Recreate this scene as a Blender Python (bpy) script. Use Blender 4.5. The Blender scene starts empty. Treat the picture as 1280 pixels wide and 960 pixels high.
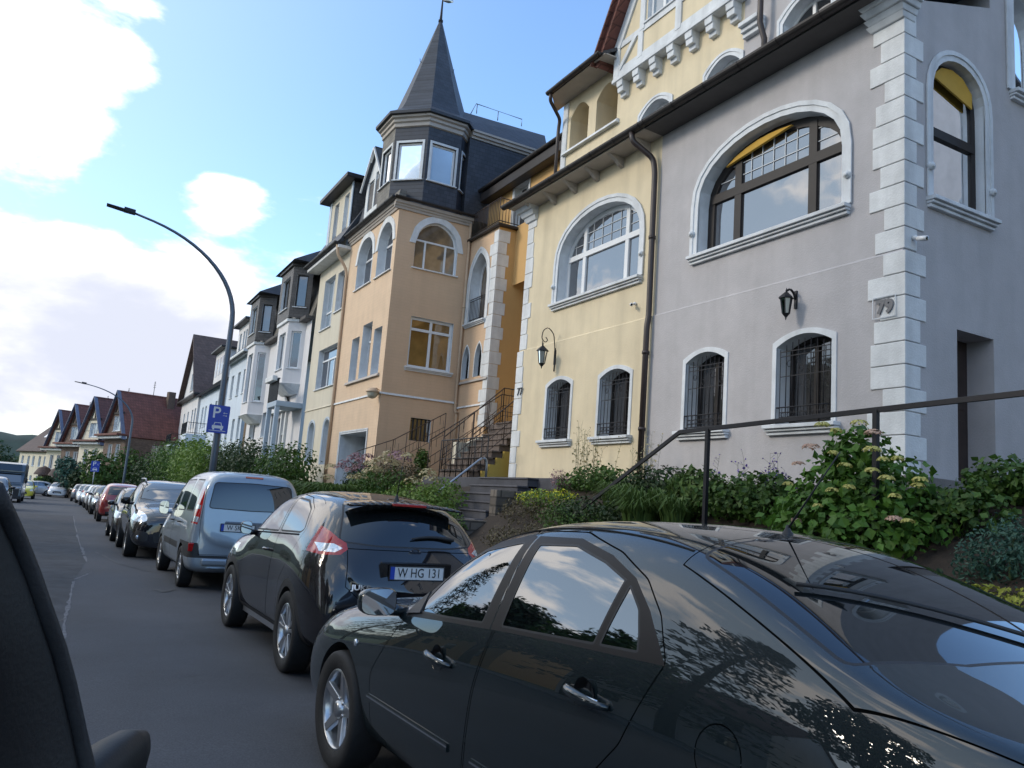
import bpy, bmesh, math, random
from math import radians, sin, cos, pi, hypot, sqrt, atan2
from mathutils import Vector, Matrix
from mathutils.geometry import tessellate_polygon
from mathutils.bvhtree import BVHTree
random.seed(7)
SC = bpy.context.scene
COL = SC.collection

# ------------------------------------------------------------------ camera model
FOC = 992.0
_A = Vector((85-640, 590-480, FOC)).normalized()
_V = Vector((1130-640, -6000-480, FOC))
_U = (_V - _A*_V.dot(_A)).normalized()
_R = _A.cross(_U)
if _R.x < 0: _R = -_R
EYE = Vector((0, 0, 1.47))
def ray(px, py):
    d = Vector((px-640, py-480, FOC))
    return Vector((_R.dot(d), _A.dot(d), _U.dot(d)))
def atx(px, py, X):            # point of a photo pixel on the plane x = X
    d = ray(px, py); return EYE + d*(X/d.x)
def aty(px, py, Y):
    d = ray(px, py); return EYE + d*(Y/d.y)
def road_z(y):
    return -0.012*y
# ------------------------------------------------------------------ materials
MATS = {}
def nodes_of(m):
    m.use_nodes = True
    nt = m.node_tree
    return nt, nt.nodes, nt.links, nt.nodes['Principled BSDF']
def mat(name, col, rough=.7, var=.12, scale=3.0, bump=0.0, bscale=60.0, metal=0.0, coat=0.0, spec=.5, ior=1.5,
        brick=None, tint=None, rvar=0.0, streak=0.0, emit=0, croug=.03):
    """procedural principled material: two octaves of colour noise, optional brick/slate courses, bump"""
    if name in MATS: return MATS[name]
    m = bpy.data.materials.new(name)
    nt, N, L, P = nodes_of(m)
    P.inputs['Roughness'].default_value = rough
    P.inputs['Metallic'].default_value = metal
    P.inputs['IOR'].default_value = ior
    P.inputs['Coat Weight'].default_value = coat
    P.inputs['Coat Roughness'].default_value = croug
    P.inputs['Coat IOR'].default_value = 1.75
    P.inputs['Specular IOR Level'].default_value = spec
    geo = N.new('ShaderNodeNewGeometry')
    c0 = tuple(max(0, c*(1-var)) for c in col)+(1,)
    c1 = tuple(min(1, c*(1+var)) for c in (tint or col))+(1,)
    n1 = N.new('ShaderNodeTexNoise'); n1.inputs['Scale'].default_value = scale; n1.inputs['Detail'].default_value = 6
    n1.inputs['Roughness'].default_value = .65
    L.new(geo.outputs['Position'], n1.inputs['Vector'])
    ramp = N.new('ShaderNodeMapRange'); ramp.inputs[1].default_value = .3; ramp.inputs[2].default_value = .7
    L.new(n1.outputs['Fac'], ramp.inputs[0])
    mix = N.new('ShaderNodeMix'); mix.data_type = 'RGBA'
    mix.inputs[6].default_value = c0; mix.inputs[7].default_value = c1
    L.new(ramp.outputs[0], mix.inputs[0])
    out = mix.outputs[2]
    hgt = None
    if brick:   # (width, height, mortar, mortar colour factor, bump)
        sep = N.new('ShaderNodeSeparateXYZ'); L.new(geo.outputs['Position'], sep.inputs[0])
        add = N.new('ShaderNodeMath'); L.new(sep.outputs[0], add.inputs[0]); L.new(sep.outputs[1], add.inputs[1])
        comb = N.new('ShaderNodeCombineXYZ'); L.new(add.outputs[0], comb.inputs[0]); L.new(sep.outputs[2], comb.inputs[1])
        b = N.new('ShaderNodeTexBrick'); L.new(comb.outputs[0], b.inputs['Vector'])
        b.inputs['Scale'].default_value = 1; b.inputs['Brick Width'].default_value = brick[0]
        b.inputs['Row Height'].default_value = brick[1]; b.inputs['Mortar Size'].default_value = brick[2]
        b.inputs['Color1'].default_value = (1, 1, 1, 1); k = brick[5] if len(brick) > 5 else .75
        b.inputs['Color2'].default_value = (k, k, k, 1)
        b.inputs['Mortar'].default_value = (brick[3],)*3+(1,)
        b.inputs['Mortar Smooth'].default_value = .3
        mm = N.new('ShaderNodeMix'); mm.data_type = 'RGBA'; mm.blend_type = 'MULTIPLY'; mm.inputs[0].default_value = 1
        L.new(out, mm.inputs[6]); L.new(b.outputs['Color'], mm.inputs[7]); out = mm.outputs[2]
        hgt = (b.outputs['Fac'], brick[4])
    if streak:
        mp = N.new('ShaderNodeMapping'); mp.inputs['Scale'].default_value = (1.3, 1.3, .12)
        L.new(geo.outputs['Position'], mp.inputs[0])
        n3 = N.new('ShaderNodeTexNoise'); n3.inputs['Scale'].default_value = 2.2; n3.inputs['Detail'].default_value = 5
        L.new(mp.outputs[0], n3.inputs['Vector'])
        r3 = N.new('ShaderNodeMapRange'); r3.inputs[1].default_value = .45; r3.inputs[2].default_value = .75
        r3.inputs[3].default_value = 1; r3.inputs[4].default_value = 1-streak
        L.new(n3.outputs['Fac'], r3.inputs[0])
        mm = N.new('ShaderNodeMix'); mm.data_type = 'RGBA'; mm.blend_type = 'MULTIPLY'; mm.inputs[0].default_value = 1
        L.new(out, mm.inputs[6]); L.new(r3.outputs[0], mm.inputs[7]); out = mm.outputs[2]
    L.new(out, P.inputs['Base Color'])
    if emit:
        L.new(out, P.inputs['Emission Color']); P.inputs['Emission Strength'].default_value = emit
    if rvar:
        r = N.new('ShaderNodeMapRange'); r.inputs[3].default_value = max(0.02, rough-rvar); r.inputs[4].default_value = min(1, rough+rvar)
        L.new(n1.outputs['Fac'], r.inputs[0]); L.new(r.outputs[0], P.inputs['Roughness'])
    prev = None
    if bump:
        n2 = N.new('ShaderNodeTexNoise'); n2.inputs['Scale'].default_value = bscale; n2.inputs['Detail'].default_value = 4
        L.new(geo.outputs['Position'], n2.inputs['Vector'])
        bp = N.new('ShaderNodeBump'); bp.inputs['Strength'].default_value = bump; bp.inputs['Distance'].default_value = .01
        L.new(n2.outputs['Fac'], bp.inputs['Height']); prev = bp
    if hgt and hgt[1]:
        bp = N.new('ShaderNodeBump'); bp.inputs['Strength'].default_value = hgt[1]; bp.inputs['Distance'].default_value = .01
        bp.invert = True
        L.new(hgt[0], bp.inputs['Height'])
        if prev: L.new(prev.outputs[0], bp.inputs['Normal'])
        prev = bp
    if prev: L.new(prev.outputs[0], P.inputs['Normal'])
    MATS[name] = m
    return m
def glassmat(name, col, refl=.5, wob=0.0, rough=.02, var=.3, scale=1.5, grid=False):
    """window glass backed by a dark or curtained room: Fresnel-weighted mirror over a diffuse interior tone"""
    if name in MATS: return MATS[name]
    m = bpy.data.materials.new(name)
    nt, N, L, P = nodes_of(m)
    P.inputs['Roughness'].default_value = .6; P.inputs['Specular IOR Level'].default_value = 0
    geo = N.new('ShaderNodeNewGeometry')
    n1 = N.new('ShaderNodeTexNoise'); n1.inputs['Scale'].default_value = scale; n1.inputs['Detail'].default_value = 3
    L.new(geo.outputs['Position'], n1.inputs['Vector'])
    mix = N.new('ShaderNodeMix'); mix.data_type = 'RGBA'
    mix.inputs[6].default_value = tuple(c*(1-var) for c in col)+(1,); mix.inputs[7].default_value = tuple(min(1, c*(1+var)) for c in col)+(1,)
    L.new(n1.outputs['Fac'], mix.inputs[0]); L.new(mix.outputs[2], P.inputs['Base Color'])
    g = N.new('ShaderNodeBsdfGlossy'); g.inputs['Roughness'].default_value = rough
    g.inputs['Color'].default_value = (.95, .97, 1, 1)
    fr = N.new('ShaderNodeFresnel'); fr.inputs['IOR'].default_value = 1.0+refl*2
    ms = N.new('ShaderNodeMixShader')
    L.new(fr.outputs[0], ms.inputs[0]); L.new(P.outputs[0], ms.inputs[1]); L.new(g.outputs[0], ms.inputs[2])
    if wob:
        n2 = N.new('ShaderNodeTexNoise'); n2.inputs['Scale'].default_value = 1.1; L.new(geo.outputs['Position'], n2.inputs['Vector'])
        bp = N.new('ShaderNodeBump'); bp.inputs['Strength'].default_value = wob; bp.inputs['Distance'].default_value = .05
        L.new(n2.outputs['Fac'], bp.inputs['Height']); L.new(bp.outputs[0], g.inputs['Normal']); L.new(bp.outputs[0], fr.inputs['Normal'])
    L.new(ms.outputs[0], N['Material Output'].inputs['Surface'])
    MATS[name] = m
    return m
# ------------------------------------------------------------------ objects
def link(o, parent=None):
    COL.objects.link(o)
    if parent is not None: o.parent = parent
    return o
def thing(name, label, cat, loc=(0, 0, 0), rz=0, group=None):
    o = bpy.data.objects.new(name, None); o.empty_display_size = .3
    link(o); o.location = loc; o.rotation_euler = (0, 0, rz)
    tag(o, label, cat, group); return o
def tag(o, label=None, cat=None, group=None, kind=None):
    if label: o['label'] = label
    if cat: o['category'] = cat
    if group: o['group'] = group
    if kind: o['kind'] = kind
    return o
class MB:
    def __init__(s, T=None): s.v = []; s.f = []; s.mi = []; s.T = T; s.m = 0; s.sm = []; s.smooth = False
    def add(s, vs, fs, m=None):
        b = len(s.v)
        for p in vs:
            p = Vector(p)
            s.v.append(s.T(p) if s.T else p)
        for f in fs:
            s.f.append([b+i for i in f]); s.mi.append(s.m if m is None else m); s.sm.append(s.smooth)
        return s
    def box(s, x0, x1, y0, y1, z0, z1, m=None):
        vs = [(x, y, z) for z in (z0, z1) for y in (y0, y1) for x in (x0, x1)]
        return s.add(vs, [(0, 2, 3, 1), (4, 5, 7, 6), (0, 1, 5, 4), (2, 6, 7, 3), (0, 4, 6, 2), (1, 3, 7, 5)], m)
    def hexa(s, b, t, m=None):      # 4 bottom, 4 top points
        return s.add(list(b)+list(t), [(3, 2, 1, 0), (4, 5, 6, 7), (0, 1, 5, 4), (1, 2, 6, 5), (2, 3, 7, 6), (3, 0, 4, 7)], m)
    def tube(s, pts, r, n=8, m=None, caps=True):
        pts = [Vector(p) for p in pts]; rs = r if isinstance(r, (list, tuple)) else [r]*len(pts)
        vs = []; fs = []; ref = None
        for i, p in enumerate(pts):
            d = (pts[min(i+1, len(pts)-1)]-pts[max(i-1, 0)]).normalized()
            if ref is None:
                ref = Vector((0, 0, 1)) if abs(d.z) < .9 else Vector((1, 0, 0))
            a = d.cross(ref)
            if a.length < 1e-5: a = d.cross(Vector((0, 1, 0)))
            a.normalize(); b = d.cross(a).normalized(); ref = -b if False else ref
            for k in range(n):
                t = 2*pi*k/n
                vs.append(p+(a*cos(t)+b*sin(t))*rs[i])
        for i in range(len(pts)-1):
            for k in range(n):
                k2 = (k+1) % n
                fs.append((i*n+k, i*n+k2, (i+1)*n+k2, (i+1)*n+k))
        if caps:
            fs.append(tuple(range(n-1, -1, -1))); fs.append(tuple((len(pts)-1)*n+k for k in range(n)))
        o = s.smooth; s.smooth = True; s.add(vs, fs, m); s.smooth = o
        return s
    def bar(s, a, b, w, h=None, m=None, up=(0, 0, 1)):   # rectangular bar a->b
        a = Vector(a); b = Vector(b); h = h or w
        d = (b-a).normalized(); u = Vector(up)
        if abs(d.dot(u)) > .98: u = Vector((1, 0, 0))
        sx = d.cross(u).normalized()*w/2; sz = sx.normalized().cross(d).normalized()*h/2
        return s.hexa([a-sx-sz, a+sx-sz, a+sx+sz, a-sx+sz], [b-sx-sz, b+sx-sz, b+sx+sz, b-sx+sz], m)
    def lathe(s, prof, n=24, c=(0, 0, 0), axis='z', m=None, ang=2*pi):
        c = Vector(c); vs = []; fs = []
        full = abs(ang-2*pi) < 1e-6; nn = n if full else n+1
        for (r, h) in prof:
            for k in range(nn):
                t = ang*k/n
                a, b = r*cos(t), r*sin(t)
                vs.append(c+{'z': Vector((a, b, h)), 'x': Vector((h, a, b)), 'y': Vector((a, h, b))}[axis])
        for i in range(len(prof)-1):
            for k in range(n):
                k2 = (k+1) % nn if full else k+1
                fs.append((i*nn+k, i*nn+k2, (i+1)*nn+k2, (i+1)*nn+k))
        o = s.smooth; s.smooth = True; s.add(vs, fs, m); s.smooth = o
        return s
    def prism(s, poly, d0, d1, to3, m=None, caps=(True, True)):   # 2D polygon extruded; to3(u,v,d) -> 3D
        n = len(poly)
        vs = [to3(u, v, d0) for u, v in poly]+[to3(u, v, d1) for u, v in poly]
        fs = [(i, (i+1) % n, n+(i+1) % n, n+i) for i in range(n)]
        tri = tessellate_polygon([[Vector((u, v, 0)) for u, v in poly]])
        if caps[0]: fs += [tuple(t) for t in tri]
        if caps[1]: fs += [tuple(n+i for i in reversed(t)) for t in tri]
        return s.add(vs, fs, m)
    def ring(s, outer, inner, d0, d1, to3, m=None, close=True):   # band between two outlines of equal length
        n = len(outer); e = n if close else n-1
        vs = [to3(u, v, d0) for u, v in outer]+[to3(u, v, d0) for u, v in inner]+[to3(u, v, d1) for u, v in outer]+[to3(u, v, d1) for u, v in inner]
        fs = []
        for i in range(e):
            j = (i+1) % n
            fs += [(i, j, n+j, n+i), (2*n+i, 3*n+i, 3*n+j, 2*n+j), (i, 2*n+i, 2*n+j, j), (n+i, n+j, 3*n+j, 3*n+i)]
        if not close:
            for i in (0, n-1): fs.append((i, n+i, 3*n+i, 2*n+i))
        return s.add(vs, fs, m)
    def build(s, name, mats, parent=None, recalc=True, bevel=0):
        me = bpy.data.meshes.new(name)
        me.from_pydata([tuple(v) for v in s.v], [], s.f)
        if not isinstance(mats, (list, tuple)): mats = [mats]
        for m in mats: me.materials.append(m)
        for p, mi, sm in zip(me.polygons, s.mi, s.sm):
            p.material_index = min(mi, len(mats)-1); p.use_smooth = sm
        if recalc:
            bm = bmesh.new(); bm.from_mesh(me); bmesh.ops.recalc_face_normals(bm, faces=bm.faces); bm.to_mesh(me); bm.free()
        o = bpy.data.objects.new(name, me)
        link(o, parent)
        if bevel:
            b = o.modifiers.new('bevel', 'BEVEL'); b.width = bevel; b.segments = 2; b.limit_method = 'ANGLE'
        return o
def text_mesh(txt, size, depth=.002, name='lettering', parent=None, material=None, M=None, align='CENTER', shear=0, space=1.0, bold=0):
    cu = bpy.data.curves.new(name, 'FONT'); cu.body = txt; cu.size = size; cu.extrude = depth; cu.align_x = align; cu.align_y = 'CENTER'
    cu.shear = shear; cu.space_character = space; cu.resolution_u = 3; cu.offset = bold
    t = bpy.data.objects.new('tmp', cu); COL.objects.link(t)
    bpy.context.view_layer.update()
    dg = bpy.context.evaluated_depsgraph_get()
    me = bpy.data.meshes.new_from_object(t.evaluated_get(dg))
    bpy.data.objects.remove(t)
    me.name = name; me.materials.clear()
    if material: me.materials.append(material)
    if M is not None: me.transform(M)
    o = bpy.data.objects.new(name, me); link(o, parent); return o
def basis(o, ux, uy, uz):
    return Matrix((( ux[0], uy[0], uz[0], o[0]), (ux[1], uy[1], uz[1], o[1]), (ux[2], uy[2], uz[2], o[2]), (0, 0, 0, 1)))
def copy_thing(root, loc, rz, label=None):
    c = root.copy(); COL.objects.link(c); c.location = loc; c.rotation_euler = (root.rotation_euler[0], root.rotation_euler[1], rz)
    if label: c['label'] = label
    for ch in list(root.children):
        k = ch.copy(); COL.objects.link(k); k.parent = c
        for g in list(ch.children):
            q = g.copy(); COL.objects.link(q); q.parent = k
    return c
# ------------------------------------------------------------------ car body surfaces
def cat_subd(cage, level, crease=None):
    vs, fs = cage
    me = bpy.data.meshes.new('tmp'); me.from_pydata(vs, [], fs); me.update()
    bm = bmesh.new(); bm.from_mesh(me)
    bmesh.ops.remove_doubles(bm, verts=bm.verts, dist=1e-4)
    bmesh.ops.recalc_face_normals(bm, faces=bm.faces)
    if crease:
        cl = bm.edges.layers.float.get('crease_edge') or bm.edges.layers.float.new('crease_edge')
        for e in bm.edges:
            c = crease(e.verts[0].co, e.verts[1].co)
            if c: e[cl] = c
    bm.to_mesh(me); bm.free()
    o = bpy.data.objects.new('tmp', me); COL.objects.link(o)
    md = o.modifiers.new('s', 'SUBSURF'); md.levels = level; md.render_levels = level
    bpy.context.view_layer.update()
    out = bpy.data.meshes.new_from_object(o.evaluated_get(bpy.context.evaluated_depsgraph_get()))
    bpy.data.objects.remove(o)
    return out
def make_cage(st):
    """st rows: (y, (yC,zC), (xR,yR,zR), (xB,zB), (xM,zM), (xL,zL), (xS,zS)) half section, mirrored"""
    rings = []
    for (y, C, R, B, Mi, Lo, S) in st:
        yC, zC = C; xR, yR, zR = R
        h = [(0, yC, zC), (xR*.55, yC*.72+yR*.28, zC*.78+zR*.22), (xR, yR, zR)]
        xB, zB = B
        for t in (.5,):
            h.append((xR+(xB-xR)*t+.012, yR+(y-yR)*t, zR+(zB-zR)*t))
        h += [(xB, y, zB), (Mi[0], y, Mi[1]), (Lo[0], y, Lo[1]), (S[0], y, S[1]), (S[0]*.6, y, S[1]-.01), (0, y, S[1]-.01)]
        full = h+[(-p[0], p[1], p[2]) for p in reversed(h[1:-1])]
        rings.append(full)
    n = len(rings[0]); vs = [p for r in rings for p in r]; fs = []
    for i in range(len(rings)-1):
        for k in range(n):
            k2 = (k+1) % n
            fs.append((i*n+k, i*n+k2, (i+1)*n+k2, (i+1)*n+k))
    h = (n-2)//2+1                       # quads close the ends
    for base in (0, (len(rings)-1)*n):
        for k in range(h-1):
            a, b = base+k, base+k+1
            c, d = base+(n-k-1) % n, base+(n-k) % n
            if k == 0: fs.append((a, b, c))
            elif k == h-2: fs.append((a, b, d))
            else: fs.append((a, b, c, d))
    return vs, fs
def inset_poly(poly, d):
    n = len(poly)
    area = sum(poly[i][0]*poly[(i+1) % n][1]-poly[(i+1) % n][0]*poly[i][1] for i in range(n))
    sg = 1 if area > 0 else -1
    out = []
    for i in range(n):
        p0, p1, p2 = Vector(poly[i-1]), Vector(poly[i]), Vector(poly[(i+1) % n])
        a = (p1-p0).normalized(); b = (p2-p1).normalized()
        na = Vector((-a.y, a.x))*sg; nb = Vector((-b.y, b.x))*sg
        k = 1+na.dot(nb)
        q = p1+(na+nb)*(d/max(k, .25))
        out.append((q.x, q.y))
    return out
def in_poly(p, poly):
    x, y = p; c = False; n = len(poly); j = n-1
    for i in range(n):
        xi, yi = poly[i]; xj, yj = poly[j]
        if (yi > y) != (yj > y) and x < (xj-xi)*(y-yi)/(yj-yi)+xi: c = not c
        j = i
    return c
AX = {'x': (1, 2), 'y': (0, 2), 'z': (0, 1)}
def rounded(poly, r, n=3):
    """round the corners of a polygon"""
    out = []; N_ = len(poly)
    rr = r if isinstance(r, (list, tuple)) else [r]*N_
    for i in range(N_):
        p0, p1, p2 = Vector(poly[i-1]), Vector(poly[i]), Vector(poly[(i+1) % N_])
        q = rr[i]
        if q <= 0: out.append(tuple(p1)); continue
        q = min(q, (p0-p1).length*.45, (p2-p1).length*.45)
        a = p1+(p0-p1).normalized()*q; b = p1+(p2-p1).normalized()*q
        for k in range(n+1):
            t = k/n
            v = a*(1-t)**2+p1*2*t*(1-t)+b*t*t
            out.append((v.x, v.y))
    return out
class Body:
    def __init__(s, me, name):
        s.name = name
        s.bm = bmesh.new(); s.bm.from_mesh(me)
        s.lay = s.bm.faces.layers.int.new('tag')
        s.tags = {'body': 0}
        me.calc_loop_triangles()
        s.ref = me
        s.bvh = BVHTree.FromPolygons([v.co for v in me.vertices], [tuple(p.vertices) for p in me.polygons])
        s.vn = [v.normal.copy() for v in me.vertices]
        s.vc = [v.co.copy() for v in me.vertices]
        s.pf = [tuple(p.vertices) for p in me.polygons]
    def tid(s, t):
        if t not in s.tags: s.tags[t] = len(s.tags)
        return s.tags[t]
    def arches(s, wheels, r, depth_x, outer=1.3):
        cut = MB()
        for (wy, wz) in wheels:
            for sg in (-1, 1):
                cut.lathe([(0, sg*depth_x), (r, sg*depth_x), (r, sg*outer), (0, sg*outer)], 48, (0, wy, wz), 'x')
        c = cut.build('tmpc', MATS['car_well'])
        bm = bmesh.new(); bm.from_mesh(c.data); bmesh.ops.remove_doubles(bm, verts=bm.verts, dist=1e-5)
        bmesh.ops.recalc_face_normals(bm, faces=bm.faces); bm.to_mesh(c.data); bm.free()
        me = bpy.data.meshes.new('t'); s.bm.to_mesh(me)
        o = bpy.data.objects.new('t', me); COL.objects.link(o)
        md = o.modifiers.new('b', 'BOOLEAN'); md.operation = 'DIFFERENCE'; md.object = c; md.solver = 'EXACT'
        bpy.context.view_layer.update()
        out = bpy.data.meshes.new_from_object(o.evaluated_get(bpy.context.evaluated_depsgraph_get()))
        bpy.data.objects.remove(o); bpy.data.objects.remove(c)
        s.bm.free(); s.bm = bmesh.new(); s.bm.from_mesh(out)
        s.lay = s.bm.faces.layers.int.get('tag') or s.bm.faces.layers.int.new('tag')
        w = s.tid('well')
        for f in s.bm.faces:
            c = f.calc_center_median()
            for (wy, wz) in wheels:
                d = hypot(c.y-wy, c.z-wz)
                if d < r+.004 and abs(c.x) > depth_x-.01 and (abs(abs(f.normal.x)-1) < .02 and abs(abs(c.x)-depth_x) < .01 or abs(d-r) < .012 and abs(f.normal.x) < .05):
                    f[s.lay] = w
    def imprint(s, poly, axis, t, filt=None, over=None):
        bm = s.bm; ia, ib = AX[axis]
        xs = [p[0] for p in poly]; ys = [p[1] for p in poly]
        bx = (min(xs)-.001, max(xs)+.001, min(ys)-.001, max(ys)+.001)
        well = s.tags.get('well', -1)
        def fb(f):
            a = [v.co[ia] for v in f.verts]; b = [v.co[ib] for v in f.verts]
            return min(a), max(a), min(b), max(b)
        cand = set()
        for f in bm.faces:
            if f[s.lay] == well: continue
            q = fb(f)
            if q[1] < bx[0] or q[0] > bx[1] or q[3] < bx[2] or q[2] > bx[3]: continue
            if filt and not filt(f.calc_center_median(), f.normal): continue
            cand.add(f)
        n = len(poly)
        for i in range(n):
            p, q = poly[i], poly[(i+1) % n]
            if abs(p[0]-q[0])+abs(p[1]-q[1]) < 1e-6: continue
            eb = (min(p[0], q[0])-.004, max(p[0], q[0])+.004, min(p[1], q[1])-.004, max(p[1], q[1])+.004)
            cand = {f for f in cand if f.is_valid}
            sel = []
            for f in cand:
                b = fb(f)
                if b[1] < eb[0] or b[0] > eb[1] or b[3] < eb[2] or b[2] > eb[3]: continue
                sel.append(f)
            if not sel: continue
            no = [0, 0, 0]; no[ia] = -(q[1]-p[1]); no[ib] = q[0]-p[0]
            co = [0, 0, 0]; co[ia] = p[0]; co[ib] = p[1]
            es = {e for f in sel for e in f.edges}; vv = {v for f in sel for v in f.verts}
            r = bmesh.ops.bisect_plane(bm, geom=list(vv)+list(es)+sel, dist=1e-5, plane_co=co, plane_no=no)
            for g in r['geom']:
                if isinstance(g, bmesh.types.BMFace): cand.add(g)
        k = s.tid(t)
        for f in cand:
            if not f.is_valid: continue
            c = f.calc_center_median()
            if over is not None and f[s.lay] not in [s.tid(o) for o in over]: continue
            if in_poly((c[ia], c[ib]), poly): f[s.lay] = k
    def bordered(s, poly, axis, t, ring_t, w, filt=None, over=None):
        s.imprint(poly, axis, ring_t, filt, over)
        s.imprint(inset_poly(poly, w), axis, t, filt, [ring_t])
    def paint(s, test, t):
        k = s.tid(t)
        for f in s.bm.faces:
            if test(f.calc_center_median(), f.normal, f[s.lay]): f[s.lay] = k
    def nrm(s, co):
        loc, no, idx, d = s.bvh.find_nearest(co)
        if idx is None: return no
        vs = s.pf[idx]; w = 0; n = Vector((0, 0, 0))
        for i in vs:
            k = 1/(1e-7+(s.vc[i]-loc).length_squared); n += s.vn[i]*k
        return n.normalized()
    def split(s, parent, mats, push=None, names=None):
        """one mesh per tag (and per side / connected piece when listed in names)"""
        push = push or {}; names = names or {}
        inv = {v: k for k, v in s.tags.items()}; objs = {}
        groups = {}; s.bm.verts.index_update()
        for f in s.bm.faces:
            t = inv[f[s.lay]]
            nm, mode = names.get(t, (t, ''))
            key = (t,)
            if mode == 'side': key = (t, 1 if f.calc_center_median().x > 0 else -1)
            groups.setdefault(key, []).append(f)
        out = []
        for key, fs in groups.items():
            if key[0] in ('body', 'seam', 'rubber', 'window_seal') or len(fs) > 6000: out.append((key, fs)); continue
            par = {}
            def find(a):
                while par[a] != a: par[a] = par[par[a]]; a = par[a]
                return a
            for f in fs:
                vs_ = [v.index for v in f.verts]
                for v in vs_: par.setdefault(v, v)
                for v in vs_[1:]: par[find(v)] = find(vs_[0])
            isl = {}
            for f in fs: isl.setdefault(find(f.verts[0].index), []).append(f)
            for i, (k_, g_) in enumerate(isl.items()):
                if len(g_) > 3 or len(isl) == 1: out.append((key+(i,), g_))
        for key, fs in out:
            t = key[0]; nm = names.get(t, (t, ''))[0]
            vmap = {}; vs = []; ff = []; norms = []
            for f in fs:
                idx = []
                for v in f.verts:
                    if v not in vmap:
                        n = s.nrm(v.co) if t != 'well' else None
                        vmap[v] = len(vs)
                        vs.append(v.co+(n*push.get(t, 0) if n else Vector((0, 0, 0)))); norms.append(n)
                    idx.append(vmap[v])
                ff.append(idx)
            me = bpy.data.meshes.new(nm); me.from_pydata([tuple(v) for v in vs], [], ff)
            me.materials.append(mats[t])
            if t != 'well':
                for p in me.polygons: p.use_smooth = True
                me.update()
                me.normals_split_custom_set_from_vertices([tuple(n) for n in norms])
            o = bpy.data.objects.new(nm, me); link(o, parent); objs[key] = o
        s.bm.free()
        return objs
    def surf(s, origin, direction):
        r = s.bvh.ray_cast(Vector(origin), Vector(direction))
        return r[0], (s.nrm(r[0]) if r[0] else None)
# side filter
SIDE = lambda c, n: abs(n.x) > .25
REAR = lambda c, n: n.y < -.2
FRONT = lambda c, n: n.y > .2
TOP = lambda c, n: n.z > .15

def wheel(parent, x, y, z, r, w, rim_r, style, sg, rimmat, tyre=None, nm='wheel'):
    """wheel part: tyre mesh with rim and hub as sub-parts; sg = outward x direction"""
    t = MB(); hw = w/2
    prof = [(rim_r, -hw*.8), (rim_r+.01, -hw*.9), (r*.93, -hw), (r*.985, -hw*.85), (r, -hw*.6), (r, hw*.6), (r*.985, hw*.85), (r*.93, hw), (rim_r+.01, hw*.9), (rim_r, hw*.8), (rim_r*.97, hw*.55)]
    t.lathe(prof, 40, (x, y, z), 'x')
    for k in range(40):   # tread grooves hint: raised lugs
        a = 2*pi*k/40
    o = t.build(nm, MATS['tyre'], parent)
    m = MB(); face = x+sg*hw*.72
    m.lathe([(rim_r, sg*hw*.8), (rim_r*.95, sg*hw*.86), (rim_r*.90, sg*hw*.7), (rim_r*.86, sg*hw*.2), (rim_r*.84, -sg*hw*.5)], 40, (x, y, z), 'x')
    def rad(a, rr, d): return (x+sg*d, y+rr*cos(a), z+rr*sin(a))
    def spoke(a, w0, w1, d0, d1, r0=.03, r1=None, sk=0):
        r1 = r1 or rim_r*.92
        A = [rad(a-w0/r0*.5 if r0 > .05 else a-w0*8, r0, d0)]
        for (rr, ww, dd) in ((r0, w0, d0), (r1, w1, d1)): pass
        def pt(rr, off, d):
            ca, sa = cos(a+sk*(rr/r1)), sin(a+sk*(rr/r1))
            return (x+sg*d, y+rr*ca-off*sa, z+rr*sa+off*ca)
        m.hexa([pt(r0, -w0/2, d0-.03), pt(r0, w0/2, d0-.03), pt(r1, w1/2, d1-.03), pt(r1, -w1/2, d1-.03)],
               [pt(r0, -w0/2*.8, d0), pt(r0, w0/2*.8, d0), pt(r1, w1/2*.8, d1), pt(r1, -w1/2*.8, d1)])
    dk = MATS['rim_dark']
    if style == 'five':
        for k in range(5): spoke(pi/2+.2+k*2*pi/5, .085, .055, hw*.55, hw*.82, .03, rim_r*.93)
    elif style == 'twin':
        for k in range(5):
            for o2 in (-.17, .17): spoke(pi/2+k*2*pi/5+o2, .035, .04, hw*.7, hw*.84, .05, rim_r*.94)
    elif style == 'ten':
        for k in range(10): spoke(k*2*pi/10, .03, .03, hw*.6, hw*.82, .04, rim_r*.93)
    else:   # hub cap
        for k in range(7): spoke(k*2*pi/7, .10, .085, hw*.75, hw*.8, .04, rim_r*.95)
    m.build('rim', rimmat, o, bevel=.004)
    h = MB(); h.lathe([(0, sg*hw*.86), (.03, sg*hw*.86), (.045, sg*hw*.78), (.05, sg*hw*.5)], 20, (x, y, z), 'x')
    for k in range(5):
        a = pi/2+.8+k*2*pi/5
        h.lathe([(0, sg*hw*.66), (.009, sg*hw*.66), (.009, sg*hw*.5)], 8, rad(a, .055, 0), 'x')
    h.build('hub', rimmat, o)
    d = MB(); d.lathe([(0, sg*hw*.1), (rim_r*.87, sg*hw*.1)], 32, (x, y, z), 'x')
    if r > .2:
        d.lathe([(.04, sg*hw*.2), (rim_r*.62, sg*hw*.2), (rim_r*.62, sg*hw*.12)], 32, (x, y, z), 'x')
    d.build('brake_disc', dk, o)
    return o
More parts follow.
